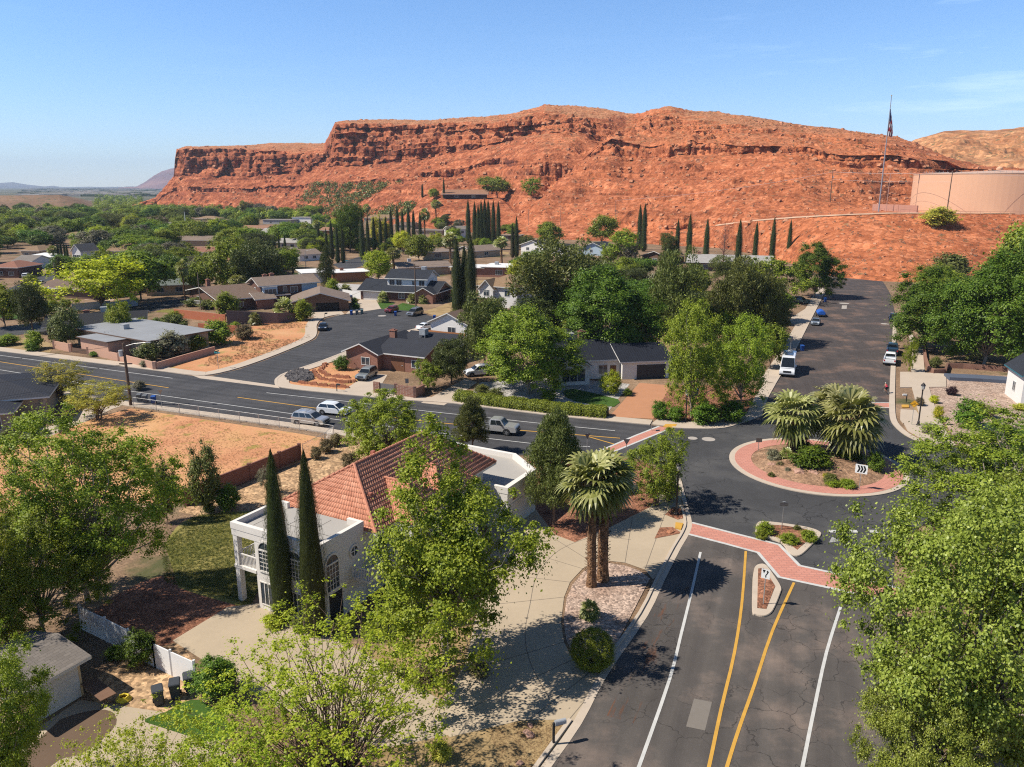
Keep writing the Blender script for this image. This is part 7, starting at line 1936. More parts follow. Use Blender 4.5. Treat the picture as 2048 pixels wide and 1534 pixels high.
far_h = [  # x0,x1,base,height,depth,roof,rise,roof colour,wall,label
 (-12,38,556,3.4,12,'hip',1.8,'red','brickd','reddish brown roofed house by the far street'), (30,66,538,3,10,'gx',1.6,'grey','white','grey roofed house behind the reddish roofed one'),
 (50,104,531,3.2,10,'hip',1.2,'white','cream','cream house with bright white roof by the far street'), (44,80,516,3,12,'hip',1.9,'tan','tan','tan hipped house behind the bright white roof'),
 (146,163,520,4,9,'gy',2.4,'grey','white','small white gabled chapel like house by the cypress trio'), (218,264,517,3.4,12,'gx',2.8,'tan','tan','tan roofed house with dark solar panel'),
 (342,448,492,3,14,'gx',1.7,'taupe','tan','very long taupe roofed building among trees'), (225,258,478,3,10,'gx',1.5,'brown','brown','small dark brown roofed house in the valley trees'),
 (122,157,481,3,12,'hip',1.5,'tan','tan','tan hipped roof house left in the valley trees'), (526,582,448,3.4,14,'flat',.3,'grey','grey','flat grey modern house under the foothills'),
 (585,622,447,5,12,'flat',.3,'grey','white','white boxy modern house right of the flat grey one'), (477,532,466,3,13,'gx',1.6,'rust','brick','rust roofed long brick house in the valley trees'),
 (522,550,474,3,12,'gx',1.9,'pale','white','pale gabled house right of the rust roof'), (392,432,445,3.2,12,'hip',2.0,'tan','cream','cream hipped house near the foot of the butte'),
 (380,424,517,2.8,11,'gx',1.5,'red','white','red roofed white house with coolers in the trees'), (430,462,540,2.8,11,'gx',1.5,'rust','brown','rust tile roof peeping from trees behind the palm'),
 (728,790,446,4,14,'hip',2.6,'tan','tan','big tan hipped house below the green foothill'), (440,478,452,3,12,'gx',1.4,'brown','tan','dark brown roofed house near the palms of the valley'),
 (326,352,459,3,12,'gx',1.6,'grey','white','small grey roofed white house left in the valley'), (640,676,470,3,12,'gx',1.5,'rust','orange','orange walled house left of the cypress rows'),
 (832,884,470,3,10,'flat',.3,'taupe','tan','low flat tan building behind a paling row'), (1000,1040,481,3,10,'flat',.3,'tan','brown','low brown shed by blue sheeting under the slope'),
 (-30,10,470,3,12,'hip',1.6,'taupe','tan','taupe roofed house at the far left of the valley'), (185,214,452,3,12,'gx',1.5,'pale','white','pale roofed house far back in the valley trees'),
 (290,322,447,3,12,'gx',1.5,'brown','tan','brown roofed house below the end of the butte'), (556,596,497,3,11,'gx',1.6,'pale','white','pale roofed white house left of the cypress group'),
 (60,95,458,3,12,'gx',1.5,'tan','cream','cream roofed house deep in the left valley trees'), (790,826,458,3,11,'gx',1.6,'brown','tan','brown roofed house among the upper cypress row')]
for (x0, x1, yb, h, d, rf, rise, rm, wl, lb) in far_h:
    house(lb, (x0, yb), (x1, yb + .6), [dict(w=1, d=d, h=h, roof=rf, rise=rise, rm=rm, wall=wl)], wins=[(0,'f',.28,.9,1.8,1.2),(0,'f',.72,.9,1.8,1.2)])
q = G(374, 478)
tw = empty('bell_tower', (q.x, q.y, 0), .3, 'slim pale bell tower with thin spire rising from valley trees', 'tower')
hT = Zat(455, q.y); MB().lathe([(2.0,0),(2.0,hT)], 8).build('shaft', WL['tan'], tw); MB().lathe([(2.2,hT),(2.2,hT+.5),(.25,hT+1.2),(.12,hT+9)], 8).build('spire', WL['white'], tw)

# ------------------------------------------------------------------ foreground trees
NEAR = {
 'elm':   leafy('elm', 101, 380, 280, .064, .0124, .0094, LEAF['fresh'], BARKG, h0=.16, zc=.54, zr=.49, low=-.9, lump=.5, hollow=.35, limbs=170, tr=.016, trunks=2, up=.5),
 'poplar': leafy('poplar', 102, 320, 270, .062, .0128, .0100, LEAF['fresh'], BARKG, h0=.26, zc=.55, zr=.48, low=-.95, lump=.75, hollow=.2, limbs=90, tr=.016, up=.4, drop=.4, cone=.55, lean=.06),
 'maple': leafy('maple', 103, 500, 320, .060, .0112, .0088, LEAF['pale'], BARKG, h0=.25, zc=.55, zr=.47, low=-.9, lump=.55, hollow=.4, limbs=70, tr=.02, up=.5),
 'mulberry': leafy('mulberry', 104, 420, 260, .060, .0130, .0100, LEAF['green'], BARKG, h0=.2, zc=.54, zr=.47, low=-.9, lump=.5, hollow=.4, limbs=60, tr=.018, up=.5),
 'sprouting': leafy('sprouting', 105, 640, 46, .036, .0098, .0074, LEAF['sprout'], BARK, h0=.18, zc=.56, zr=.46, low=-.85, lump=.6, hollow=.2, limbs=230, tr=.011, up=.7, trunks=3),
 'laurel': leafy('laurel', 106, 130, 130, .12, .05, .022, LEAF['dark'], zc=.5, zr=.5, h0=.05, low=-.9, limbs=20, lump=.3, tr=.02, up=.8),
 'ball': leafy('ball', 107, 700, 70, .075, .022, .014, LEAF['green'], zc=.47, zr=.53, h0=.05, low=-.95, limbs=10, lump=.05, hollow=.86, tr=.02),
 'mesq': leafy('mesq', 108, 230, 170, .08, .026, .009, LEAF['fresh'], BARK, zc=.55, zr=.45, h0=.2, low=-.95, limbs=40, lump=.5, hollow=.35, tr=.016, trunks=3, drop=.8),
 'npine': piney('npine', 109, 300, 170, .085, .032, LEAF['olive'], cone=.35, zc=.55, zr=.45, low=-.95, h0=.15, limbs=60, lump=.5),
 'ncyp': cypress_proto('ncyp', 110, 17000, .020), 'ncyp2': cypress_proto('ncyp2', 111, 17000, .020),
 'bigdark': leafy('bigdark', 114, 300, 360, .078, .0185, .0140, LEAF['dark'], BARKG, h0=.16, zc=.53, zr=.48, low=-.85, lump=.5, hollow=.5, limbs=40, tr=.016, up=.6),
 'mesq2': leafy('mesq2', 113, 340, 170, .075, .0170, .0120, LEAF['fresh'], BARKG, h0=.14, zc=.52, zr=.49, low=-.92, lump=.6, hollow=.3, limbs=60, tr=.013, up=.5),
 'dom': leafy('dom', 112, 300, 190, .075, .021, .012, LEAF['fresh'], BARK, zc=.50, zr=.5, low=-.95, h0=.15, lump=.3, hollow=.5, limbs=40, tr=.016, trunks=3, drop=.5),
 'talA': palm_meshes('talA', 121, 8.7, 2.75, .35, 44, 13, LEAF['palm'], 60, emin=-1.05), 'talB': palm_meshes('talB', 122, 8.5, 2.7, .42, 44, 13, LEAF['palmd'], 60, emin=-1.05),
 'fanA': palm_meshes('fanA', 123, 4.6, 3.7, .42, 40, 14, LEAF['palm'], 26, emin=-.75), 'fanB': palm_meshes('fanB', 124, 4.7, 4.3, .42, 44, 14, LEAF['palm'], 26, emin=-.75),
}
PR.update(NEAR)
q = G(185, 1200); put('elm', 'leafy_tree', q, 15.0, 14.6, 'large spreading elm with grey twiggy branches beside the lawn', 'tree', rz=.15, sy=9.5)
tree('elm', -30, 1330, 985, 240, 'broad leafy elm at the left behind the garage', None)
q = G(893, 1326); put('poplar', 'leafy_tree', q, 13.6, 14.6, 'tall cottonwood with fresh green leaves in front of the stucco house', 'tree', rz=0)
tree('mulberry', 90, 1268, 1030, 250, 'dark dense tree under the large elm behind the garage', None)
tree('sprouting', 665, 1640, 1228, 590, 'sparse sprouting tree with bare grey twigs nearest the camera side drive', None)
tree('sprouting', 300, 1840, 1425, 400, 'lowest sparse sprouting tree at the bottom left of the drive', None)
tree('sprouting', 470, 1760, 1405, 430, 'smaller sparse sprouting tree over the lower drive', None)
tree('maple', -5, 1640, 1285, 275, 'yellow green leafy tree over the cream garage', 'fresh')
tree('maple', 1905, 1610, 955, 520, 'big pale green maple filling the lower right corner', None)
tree('maple', 2080, 1420, 960, 420, 'second big maple behind the lower right one', None)
tree('maple', 1830, 1660, 1290, 260, 'low maple crown at the bottom right of the road', None)
tree('mulberry', 2005, 1110, 832, 380, 'dark green mulberry spreading over the east road', None)
tree('mulberry', 2090, 1000, 842, 260, 'darker mulberry behind at the right edge', 'dark')
tree('ncyp', 568, 1244, 892, 62, 'left one of two tall foreground cypresses against the white house', None, 'cypress_tree', 'cypress')
tree('ncyp2', 632, 1270, 893, 66, 'right one of two tall foreground cypresses against the white house', None, 'cypress_tree', 'cypress')
tree('npine', 1108, 1050, 820, 150, 'tall olive pine between the white garage and the palms', None, 'pine_tree', 'pine')
tree('mesq', 1312, 1012, 850, 150, 'feathery green mesquite at the roundabout corner', 'green')
tree('dom', 768, 925, 780, 172, 'dome shaped bright green tree beside the tile roof', None)
tree('npine', 945, 908, 795, 84, 'thin grey olive juniper between dome tree and pickup', 'olive', 'juniper_tree', 'juniper')
for nm, x, y, lb in (('talA', 1181, 1172, 'nearer of the two tall shaggy fan palms on the gravel oval'), ('talB', 1204, 1160, 'farther of the two tall shaggy fan palms on the gravel oval')):
    q = G(x, y); put(nm, 'palm_tree', (q.x, q.y, .05), 1, 1, lb, 'palm', rz=.4)
for nm, x, y, s_, lb in (('fanA', 1581, 903, .93, 'left fan palm on the roundabout'), ('fanB', 1693, 914, .98, 'right and largest fan palm on the roundabout'), ('fanA', 1664, 892, 1.0, 'rear fan palm on the roundabout between the other two')):
    q = G(x, y, .5); put(nm, 'palm_tree', (q.x, q.y, .5), s_, s_ * (1.05 if nm == 'fanA' else 1), lb, 'palm')
tree('ball', 1184, 1334, 1258, 92, 'large clipped round bush on the gravel oval', 'green', 'round_bush', 'bush')
tree('laurel', 283, 1333, 1258, 78, 'glossy dark laurel in front of the white vinyl fence', None, 'laurel_bush', 'bush')
tree('laurel', 435, 1396, 1312, 102, 'glossy dark laurel right of the white fence end', None, 'laurel_bush', 'bush')
sh = lambda x, y, t, w, lb, lf=None, pr='shrub', hill=False: tree(pr, x, y, t, w, lb, lf, 'shrub', 'shrub', hill=hill)
# ------------------------------------------------------------------ mid trees, one by one
T_ = [
 ('oval',135,692,610,72,'dark olive juniper, broad and rounded, by the pink wall end','olive'), ('pine',68,667,566,64,'open ragged pine above the left road',None), ('oval',240,676,602,54,'bright green upright tree by the black roof','fresh'),
 ('loose',205,620,512,175,'large golden yellow tree among the left houses','yellow'), ('round',282,602,496,132,'large green elm behind the golden tree',None), ('round2',10,655,562,90,'light green tree at the left edge above the road','fresh'),
 ('pine2',518,592,486,108,'big dark pine behind the taupe roofed house','pine'), ('loose',452,590,480,100,'green leafy tree left of the big dark pine','green'), ('cone',655,574,488,50,'conical dark fir beside the white flat roofs',None),
 ('round',757,562,498,62,'bright lime tree in front of the white flat roof','sprout'), ('round2',806,508,460,42,'yellow green tree behind the lime tree','yellow'), ('round',838,522,468,66,'mid green tree right of the yellow green one',None),
 ('oval',762,492,432,46,'golden tree between the dark cypresses','yellow'), ('pine',700,505,408,66,'dark dense tree left of the cypress row','dark'),
 ('pine2',1112,668,484,205,'wide olive pine, the largest, in the middle of the houses',None), ('pine',972,745,590,112,'yellowish pine in front of the gabled white house','olive'), ('pine',902,768,680,88,'dark pine beside the brick house wall','pine'),
 ('bigdark',1058,786,625,205,'dense green tree over the grey gravel yard','green'), ('bigdark',1215,724,545,205,'dense dark green tree behind the black metal roof','dark'), ('pine',1348,705,500,100,'olive pine right of the dark green crowns','olive'),
 ('pine2',1462,695,520,120,'grey olive pine below the cypress row house',None), ('pine',1528,690,545,95,'olive pine nearest the uphill street','olive'), ('mesq2',1384,836,612,150,'light green ash by the street corner lamp','fresh'),
 ('mesq2',1478,812,640,140,'light green ash beside the camper van','fresh'), ('round',1540,738,645,66,'blue green small tree above the camper van','green'), ('bigdark',1630,596,492,100,'round dark green tree at the top of the uphill street','dark'),
 ('loose',1550,604,512,110,'thin pale green tree left of the round dark one','green'), ('bigdark',1852,700,548,170,'spreading green tree over the right kerb uphill',None), ('bigdark',1965,735,520,210,'large dark green tree over the shaded bank','dark'),
 ('bigdark',2070,740,470,180,'tall green tree at the right edge behind the white house',None), ('round2',2025,650,438,140,'blue green tree under the tank bench',None), ('round',2095,700,420,120,'pale green tree at the far right under the tank','green'),
 ('round2',1908,640,540,110,'mid green tree behind the spreading kerb tree','green'), 
 ('loose',1817,744,678,26,'slim young street tree on the right verge','fresh'), ('round',1098,494,441,56,'round green tree under the red slope','green'), ('round2',1203,494,426,62,'taller green tree under the red slope','green'),
 ('loose',1246,528,456,76,'pale green tree left of the paired cypresses','fresh'), ('loose',1258,530,482,34,'grey bare looking tree beside the paired cypresses','grey'), ('pine',1336,525,465,34,'small pine beside the tan gable','olive'),
 ('loose',856,780,718,62,'light willow like tree at the corner of the brick yard','green'), ('oval',413,1022,886,68,'dense olive juniper against the maroon wall','olive'), ('oval',336,1045,918,52,'smaller juniper left of the dense one','olive'),
 ('oval',1221,789,742,46,'lime yellow small tree beside the paver drive','sprout'), ('wisp',122,806,720,130,'airy yellow green palo verde nearer the main road',None), ('wisp',198,840,762,150,'airy yellow green palo verde by the utility pole',None),
 ('wisp',535,988,930,44,'thin bare twiggy shrub tree on the gravel yard','grey'), ('pine',1185,600,520,90,'olive pine right behind the widest pine','olive'), ('round',1000,700,610,60,'green bushy tree beside the yellowish pine','green'),
 ('round2',395,590,520,60,'green tree between the palms and green roof',None), ('round',340,575,505,70,'darker tree behind the large green elm','dark'), ('oval',195,560,510,60,'round dark green tree by the far street','dark'), ('cone',124,566,512,34,'dark conifer beside the far street lamp',None),
 ('round2',700,470,410,50,'green bush tree at the base of the foothill','green'), ('round',600,600,545,40,'green tree behind the taupe garage','dark'), ('loose',470,540,470,60,'feathery green tree in the valley behind the pine','fresh')]
for pr, x, y, t, w, lb, lf in T_:
    tree(pr, x, y, t, w, lb, lf, 'pine_tree' if 'pine' in pr else 'leafy_tree', 'tree')
C_ = [(726,519,420),(737,508,434),(749,501,431),(762,500,432),(773,500,431),(784,500,417),(796,484,410),(806,480,417),(818,482,410),(828,482,417),(841,480,422),
      (639,504,446),(654,508,455),(665,518,440),(676,526,450),(687,526,452),(937,486,397),(950,499,402),(957,500,408),(963,500,399),(970,500,396),(977,499,398),(987,494,399),(997,490,401),(1025,515,446),(1033,515,431),
      (915,624,476),(930,622,488),(943,626,468),(1278,500,407),(1287,503,405),(1353,524,436),(1376,530,426),(1410,538,434),(1473,562,436),(1508,534,442),(1542,534,432),(1576,520,438),(560,520,470),(548,518,476),(572,520,468),
      (120,530,484),(126,531,482),(133,531,484),(138,532,486),(313,502,478),(319,503,476),(326,503,479)]
CL = {0:'leftmost dark cypress of the row above the blue grey house',26:'left trunk of the big dark cypress clump by the timber pole',27:'middle shorter spire of the big dark cypress clump',28:'right and tallest spire of the big dark cypress clump',
      24:'shorter of two slim cypresses left of the white gabled house',25:'taller of two slim cypresses left of the white gabled house',29:'left of two slim cypresses below the red slope',30:'right of two slim cypresses below the red slope',
      31:'first slim cypress left of the grey roofed house',32:'slim cypress at the left end of the grey roof',33:'slim cypress before the left half of the grey roof',34:'tallest cypress before the middle of the grey roof',35:'short slim cypress before the right half of the grey roof',36:'slim cypress at the right end of the grey roof',37:'last slim cypress beside the round dark tree'}
for i, (x, y, t) in enumerate(C_):
    w = (y - t) * (.155 if i not in (26,27,28) else .20)
    if 11 <= i <= 15: lb = 'dark cypress in the loose group behind the conical fir'; gr = 'cypresses behind the conical fir'
    elif 1 <= i <= 10: lb = 'slim dark cypress in the long row below the foothill house'; gr = 'cypresses in the long row'
    elif 16 <= i <= 23: lb = 'slim dark cypress in the tight bundle below the hillside house'; gr = 'cypresses in the tight bundle'
    elif i >= 38: lb = ('slim cypress in the trio behind the big dark pine','small dark cypress in the group beside the white chapel like house','small cypress beside the long taupe roof')[0 if i < 41 else 1 if i < 45 else 2]; gr = ('cypress trio behind the pine','cypresses by the chapel like house','cypresses by the long taupe roof')[0 if i < 41 else 1 if i < 45 else 2]
    else: lb = CL[i]; gr = None
    tree('cyp' if i % 2 else 'cyp2', x, y, t, w, lb, None, 'cypress_tree', 'cypress', gr)
P_ = [('palm',371,605,520,28,'tall thin palm rising beside the green roofed house'),('palm',421,580,515,26,'second thin palm right of the tall one'),('palm',586,548,502,38,'pale fan palm by the brown roofed white house'),('palm',477,603,550,36,'fan palm at the corner of the brown gable'),
      ('palmlow',570,640,590,54,'large low fan palm before the taupe roofed house'),('palmlow',511,650,620,28,'small spiky palm on the dirt mound'),('palm',788,550,496,42,'pale fan palm beside the lime tree'),('palm',901,533,466,36,'pale fan palm left of the cypress bundle'),('palm',1003,527,474,36,'pale fan palm right of the cypress bundle'),
      ('palm',850,478,418,26,'fan palm with tan trunk at the row end'),('palm',876,452,402,24,'fan palm below the hillside house'),('palmlow',766,605,580,26,'low palm by the porch of the blue grey house'),('palmlow',826,606,584,28,'low palm left of the brick gable'),('palmlow',848,607,586,26,'low palm touching the brick gable'),('palmlow',692,590,566,30,'low palm against the white fence'),
      ('palm',109,530,492,26,'shaggy pale palm left of the dark cypresses'),('palm',735,450,408,20,'small palm by the big tan hipped house'),('palmlow',1180,1236,1196,46,'small sago palm in shade on the gravel oval'),('palmlow',1570,925,892,36,'spiky agave under the left roundabout palm'),('palm',488,450,402,18,'small palm at the foot of the butte'),('palm',635,480,440,20,'fan palm left of the cypress group'),('palm',612,492,448,22,'pale palm near the orange walled house')]
for pr, x, y, t, w, lb in P_: tree(pr, x, y, t, w, lb, None, 'palm_tree', 'palm')
S_ = [(70,698,660,40,'bright green shrub left of the pink wall','fresh'),(64,703,686,28,'dark ball shrub at the pavement','dark'),(15,690,668,50,'olive hedge shrub at the left road',None),(197,672,644,36,'green shrub before the black roofed house',None),(284,670,634,42,'green shrub between black roof and red wall','green'),
      (228,699,664,50,'dark purple plum tree before the flat grey roof','purple'),(276,698,666,40,'second dark purple plum beside the first','purple'),(350,664,628,54,'olive shrub behind the flat grey roof','olive'),(318,662,634,50,'green shrub above the red wall','dark'),(345,672,650,46,'grey leaved shrub right of the red wall','grey'),
      (436,688,638,66,'large green shrub at the end of the pink wall',None),(488,678,648,46,'brownish scrub on the dirt lot','scrub'),(296,722,684,52,'olive shrub at the pink wall corner','olive'),(346,712,660,66,'pale green shrub against the grey roof','grey'),(395,700,668,44,'green shrub behind the side wall',None),
      (292,734,718,26,'small grey bush on the pavement side of the pink wall','grey'),(190,712,702,24,'small dark bush by the gate','dark'),(608,641,597,42,'bright round shrub by the brown garage','fresh'),(455,630,582,54,'ivy covered mound on the block wall',None),(425,616,596,60,'pale hedge below the deck railing','olive'),(390,612,594,44,'dark hedge left below the deck','olive'),
      (666,592,556,32,'green shrub behind the brown garage','fresh'),(708,608,594,18,'small clipped ball by the blue car','dark'),(712,618,606,20,'second clipped ball nearer the bins','dark'),(684,740,710,34,'round dark green bush on the terraced yard','dark'),(1410,848,802,66,'dark shrub under the street corner ash','dark'),(1462,842,800,64,'dark shrub between corner lamp and van','dark'),(1318,838,800,40,'green shrub beside the paver drive','dark'),(1352,842,812,44,'low dark shrub at the corner lamp foot','dark'),
      (1935,854,796,70,'dense dark green shrub on the right yard','dark'),(1838,812,794,22,'small grass tuft by the right pavement','scrub'),(1868,806,790,22,'yellow flowering shrub on the right verge','yellow'),(1876,838,810,24,'second yellow flowering shrub lower on the verge','yellow'),(1903,790,772,24,'dark reddish shrub on the right yard','purple'),(1850,868,846,20,'grey grass tuft at the right kerb','sage'),(1868,878,858,18,'smaller grey grass tuft at the right kerb','sage'),(1975,835,810,34,'grey shrub behind the dense green one','scrub'),(1870,735,712,26,'small shrub at the curve of the retaining wall','olive'),(2040,820,806,30,'yellow green clipped shrub by the white house','palo'),
      (1620,942,890,84,'large dark shrub in the middle of the roundabout','dark'),(1748,945,902,40,'dark shrub at the right of the roundabout','dark'),(1700,925,885,60,'dark shrub under the largest roundabout palm','dark'),(1545,925,897,34,'pale flowering shrub at the left of the roundabout','grey'),(1600,900,870,50,'shrub behind the left roundabout palm','olive'),(1660,968,946,34,'olive low shrub near the roundabout rim','olive'),(1694,976,958,38,'low spreading green shrub by the chevron sign',None),(1668,974,960,36,'low spreading green shrub left of the first',None),(1650,962,946,16,'small yellow flower clump on the roundabout','yellow'),(1560,938,922,20,'brownish shrub left of the pink boulders','scrub'),(1575,948,934,16,'small agave shrub before the pink boulders','grey'),(1542,955,944,16,'small shrub at the roundabout rim left','olive'),
      (1530,1070,1043,40,'spreading green shrub at the left of the planted island','green'),(1521,1078,1060,26,'smaller shrub at the left tip of the planted island','green'),(1577,1088,1066,42,'green shrub at the near side of the planted island','green'),(1616,1083,1060,38,'green shrub at the right of the planted island','green'),(1594,1062,1050,18,'tiny shrub at the far side of the planted island','olive'),
      (458,1020,966,52,'round dark bush by the maroon wall','dark'),(128,866,842,28,'grey shrub beside the pale drive','grey'),(20,885,858,40,'shrub at the stone pillar of the seam roofed house','olive'),(60,892,866,34,'grey green shrub before the seam roofed house','grey'),(90,868,858,22,'small dark ball bush on the pale drive','dark'),(280,780,760,30,'grey shrub under the palo verde','grey'),
      (652,905,876,34,'dry grey scrub along the corner fence','scrub'),(672,892,866,30,'dry scrub beside the dome tree','scrub'),(632,918,892,28,'dry low scrub at the end of the maroon wall','scrub'),(700,935,905,44,'tan dry shrub beside the tile roof','scrub'),(880,1520,1482,50,'yellow flowered shrub at the bottom of the dead grass yard','palo'),(1340,1000,960,40,'pale grey shrub beside the corner lamp','grey'),(1160,1000,960,40,'green shrub beneath the olive pine','olive'),
      (1012,432,408,24,'grey shrub below the hillside house','grey'),(30,800,770,50,'low scrub by the seam roof','scrub'),(990,800,775,40,'pale shrub at the edge of the hedge yard','olive'),(965,790,768,36,'green shrub by the white shaded SUV','olive'),(1098,800,780,36,'small green shrub inside the hedge','green'),(1255,792,776,20,'tiny dark shrub by the paver drive','dark')]
S_ += [(545,1255,1228,44,'low budding shrub at the foot of the white house corner','sprout'),(600,1262,1238,40,'low shrub between the two foreground cypresses','olive'),(690,1262,1232,46,'yellow green shrub right of the foreground cypresses','palo'),(742,1275,1240,50,'green shrub against the right wall of the white house','green'),
       (232,1318,1292,44,'small shaded shrub behind the vinyl fence','dark'),(420,1025,1004,30,'low plant beside the dense juniper','olive'),(845,1365,1335,60,'dry shrub at the foot of the tall cottonwood','scrub'),(960,1350,1325,50,'brownish shrub right of the cottonwood trunk','scrub'),(1190,1010,985,40,'low green shrub under the tall palms bed','green'),(1245,985,955,46,'green shrub by the mesquite foot','dark')]
for x, y, t, w, lb, lf in S_: sh(x, y, t, w, lb, lf)
sh(1878, 452, 412, 76, 'yellow green bush on the slope in front of the tank', 'palo', hill=True)
sh(1896, 562, 504, 92, 'olive bush at the foot of the tank slope', 'olive', hill=True)
tree('round2', 994, 396, 350, 66, 'dense green tree beside the hillside house', 'green', 'leafy_tree', 'tree', hill=True)
tree('loose', 1062, 392, 354, 40, 'pale green tree on the red slope right of the hillside house', 'green', 'leafy_tree', 'tree', hill=True)
tree('cyp', 845, 395, 366, 6, 'small cypress left of the hillside house', None, 'cypress_tree', 'cypress', hill=True)
tree('cyp2', 888, 397, 354, 6, 'cypress at the corner of the hillside house', None, 'cypress_tree', 'cypress', hill=True)
tree('round', 868, 398, 376, 24, 'little round tree left of the hillside house', None, 'leafy_tree', 'tree', hill=True)
tree('palm', 872, 440, 400, 24, 'fan palm on the slope below the hillside house', None, 'palm_tree', 'palm', hill=True)
# bare reddish tree before the cypress row house
q = G(1444, 552); r = empty('bare_tree', q, 0, 'bare reddish brown tree among the slim cypresses', 'tree')
hh_ = Zat(445, q.y); mb = MB().tube([(0,0,0),(.1,0,hh_*.5),(0,0,hh_)], [.28,.18,.04], 6)
for k in range(70):
    z = hh_*rg.uniform(.2,.95); w = rg.uniform(0,6.3); L = hh_*.24*(1.05 - z/hh_); mb.tube([(0,0,z),(cos(w)*L*.6,sin(w)*L*.6,z+L*.5),(cos(w)*L,sin(w)*L,z+L*.9)], [.07,.04,.015], 3, cap=False)
mb.build('branches', mat('bark_red', (.22,.11,.075), .9, .2, 2), r)
# clipped hedge along the road
def hedge(label, pts, w, h, leaf, n):
    P3 = [G(*p) for p in pts]; g_ = np.random.default_rng(5); o = P3[0]
    seg_ = [(P3[i+1]-P3[i]).length for i in range(len(P3)-1)]
    k = g_.choice(len(seg_), n, p=np.array(seg_)/sum(seg_)); t = g_.uniform(0, 1, n)
    A0 = np.array([(p.x-o.x, p.y-o.y, 0) for p in P3]); c = A0[k] + (A0[k+1]-A0[k]) * t[:, None]
    d_ = unit(A0[k+1]-A0[k]); nrm = np.stack([-d_[:,1], d_[:,0], d_[:,2]], 1)
    a = g_.uniform(-.25, pi+.25, n); lump = 1 + .05*np.sin(c[:,0]*1.7) + .05*np.sin(c[:,0]*4.1 + 1)
    rr = g_.uniform(.78, 1.04, n) * lump
    P = c + nrm * (np.cos(a)*w/2*rr)[:,None] + np.stack([0*a, 0*a, np.clip(np.sin(a),-.05,1)**.6*h*rr], 1) if False else c + nrm * (np.cos(a)*w/2*rr)[:,None] + np.stack([0*a, 0*a, np.sqrt(np.clip(np.sin(a),0,1))*h*rr], 1)
    V, F_ = leaf_quads(P, nrm*np.cos(a)[:,None] + np.stack([0*a,0*a,np.sin(a)+.3],1) + g_.normal(size=(n,3))*.5, .2, .1, g_)
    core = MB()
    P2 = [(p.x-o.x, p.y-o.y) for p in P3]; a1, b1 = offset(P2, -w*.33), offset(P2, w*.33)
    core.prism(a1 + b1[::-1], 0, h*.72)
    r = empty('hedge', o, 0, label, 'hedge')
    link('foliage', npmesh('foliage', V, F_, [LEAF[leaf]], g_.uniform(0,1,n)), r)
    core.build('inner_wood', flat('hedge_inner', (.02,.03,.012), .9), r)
hedge('long clipped green hedge along the pavement of the black roofed house', [(915,800),(960,807),(1040,817),(1130,827),(1215,834)], 2.6, 1.5, 'green', 24000)
# ------------------------------------------------------------------ scattered trees of the valley
def inpoly(x, y, P):
    c = False; j = len(P) - 1
    for i in range(len(P)):
        if (P[i][1] > y) != (P[j][1] > y) and x < (P[j][0]-P[i][0])*(y-P[i][1])/(P[j][1]-P[i][1]) + P[i][0]: c = not c
        j = i
    return c
KEEP = [[(10,590),(60,555),(164,515),(180,522),(65,580)], [(-100,700),(-100,655),(90,635),(265,605),(385,590),(385,612),(270,634),(90,668)], [(655,545),(665,520),(735,505),(745,530)], [(-20,585),(-20,500),(110,500),(160,505),(160,525),(40,575)]]
HB = [(x0-8, x1+8, yb-3, yb+22) for (x0,x1,yb,*_r) in far_h] + [(580,740,515,580),(780,1060,505,575),(285,395,560,610),(80,200,560,612),(500,720,555,640),(370,470,560,630)]
rs = random.Random(21)
names_ = [('round','round green tree','green','leafy_tree'),('round2','spreading dark green tree','dark','leafy_tree'),('wide','broad green tree','green','broad_tree'),('loose','airy light green tree','fresh','broad_tree'),('pine','dark olive pine','pine','pine_tree'),('pine2','shaggy olive pine','olive','pine_tree'),('oval','upright green tree','green','upright_tree'),('round','pale grey green tree','grey','leafy_tree'),('oval','lime green tree','sprout','upright_tree')]
def scatter(want, region, ymap, hmul, zonef, avoid=HB, grp=True):
    cnt = tries = 0
    while cnt < want and tries < want * 30:
        tries += 1
        x, y = region(); 
        if any(inpoly(x, y, k) for k in KEEP) or any(a < x < b and c < y < d for a, b, c, d in avoid): continue
        q = R(x, y)
        if q.z > 3: continue
        pr, ds, lf, nm = rs.choice(names_[:2] + names_[:3] + names_)
        h = rs.uniform(5.5, 10.5) * hmul; w = h * rs.uniform(1.0, 1.6)
        z_ = zonef(x, y)
        put(pr, nm, q, w, h, '%s %s' % (ds, z_), 'tree', '%ss %s' % (ds, z_), lf, parts=q.y < 420)
        cnt += 1
def zone1(x, y):
    return ('near the left houses' if y > 520 else 'among the valley roofs' if y > 455 else 'far back in the valley') + (', left of the butte' if x < 300 else ', under the butte' if x < 560 else ', below the green foothill')
scatter(160, lambda: (rs.uniform(-40, 640), 424 + 42 * rs.random()), None, 1.15, zone1)
scatter(190, lambda: (rs.uniform(-40, 620), 452 + 62 * rs.random()), None, 1.15, zone1)
scatter(85, lambda: (rs.uniform(-40, 640), 500 + 85 * rs.random()), None, .9, zone1)
scatter(70, lambda: (rs.uniform(600, 1050), 430 + 80 * rs.random()), None, .8, zone1, HB + [(690,870,425,500),(925,1010,425,500)])
HB2 = [(1100,1350,690,790),(1370,1545,500,560),(1270,1340,500,545),(950,1040,560,640),(1030,1215,495,530),(860,940,640,690)]
scatter(60, lambda: (rs.uniform(1030, 1600), 515 + 190 * rs.random()), None, .85, lambda x, y: 'crowded between the middle houses and the uphill street', HB2 + [(1560,1700,540,720)])
scatter(20, lambda: (rs.uniform(1840, 2150), 560 + 180 * rs.random()), None, .9, lambda x, y: 'on the shaded bank at the right', [(1780,1850,500,800)])
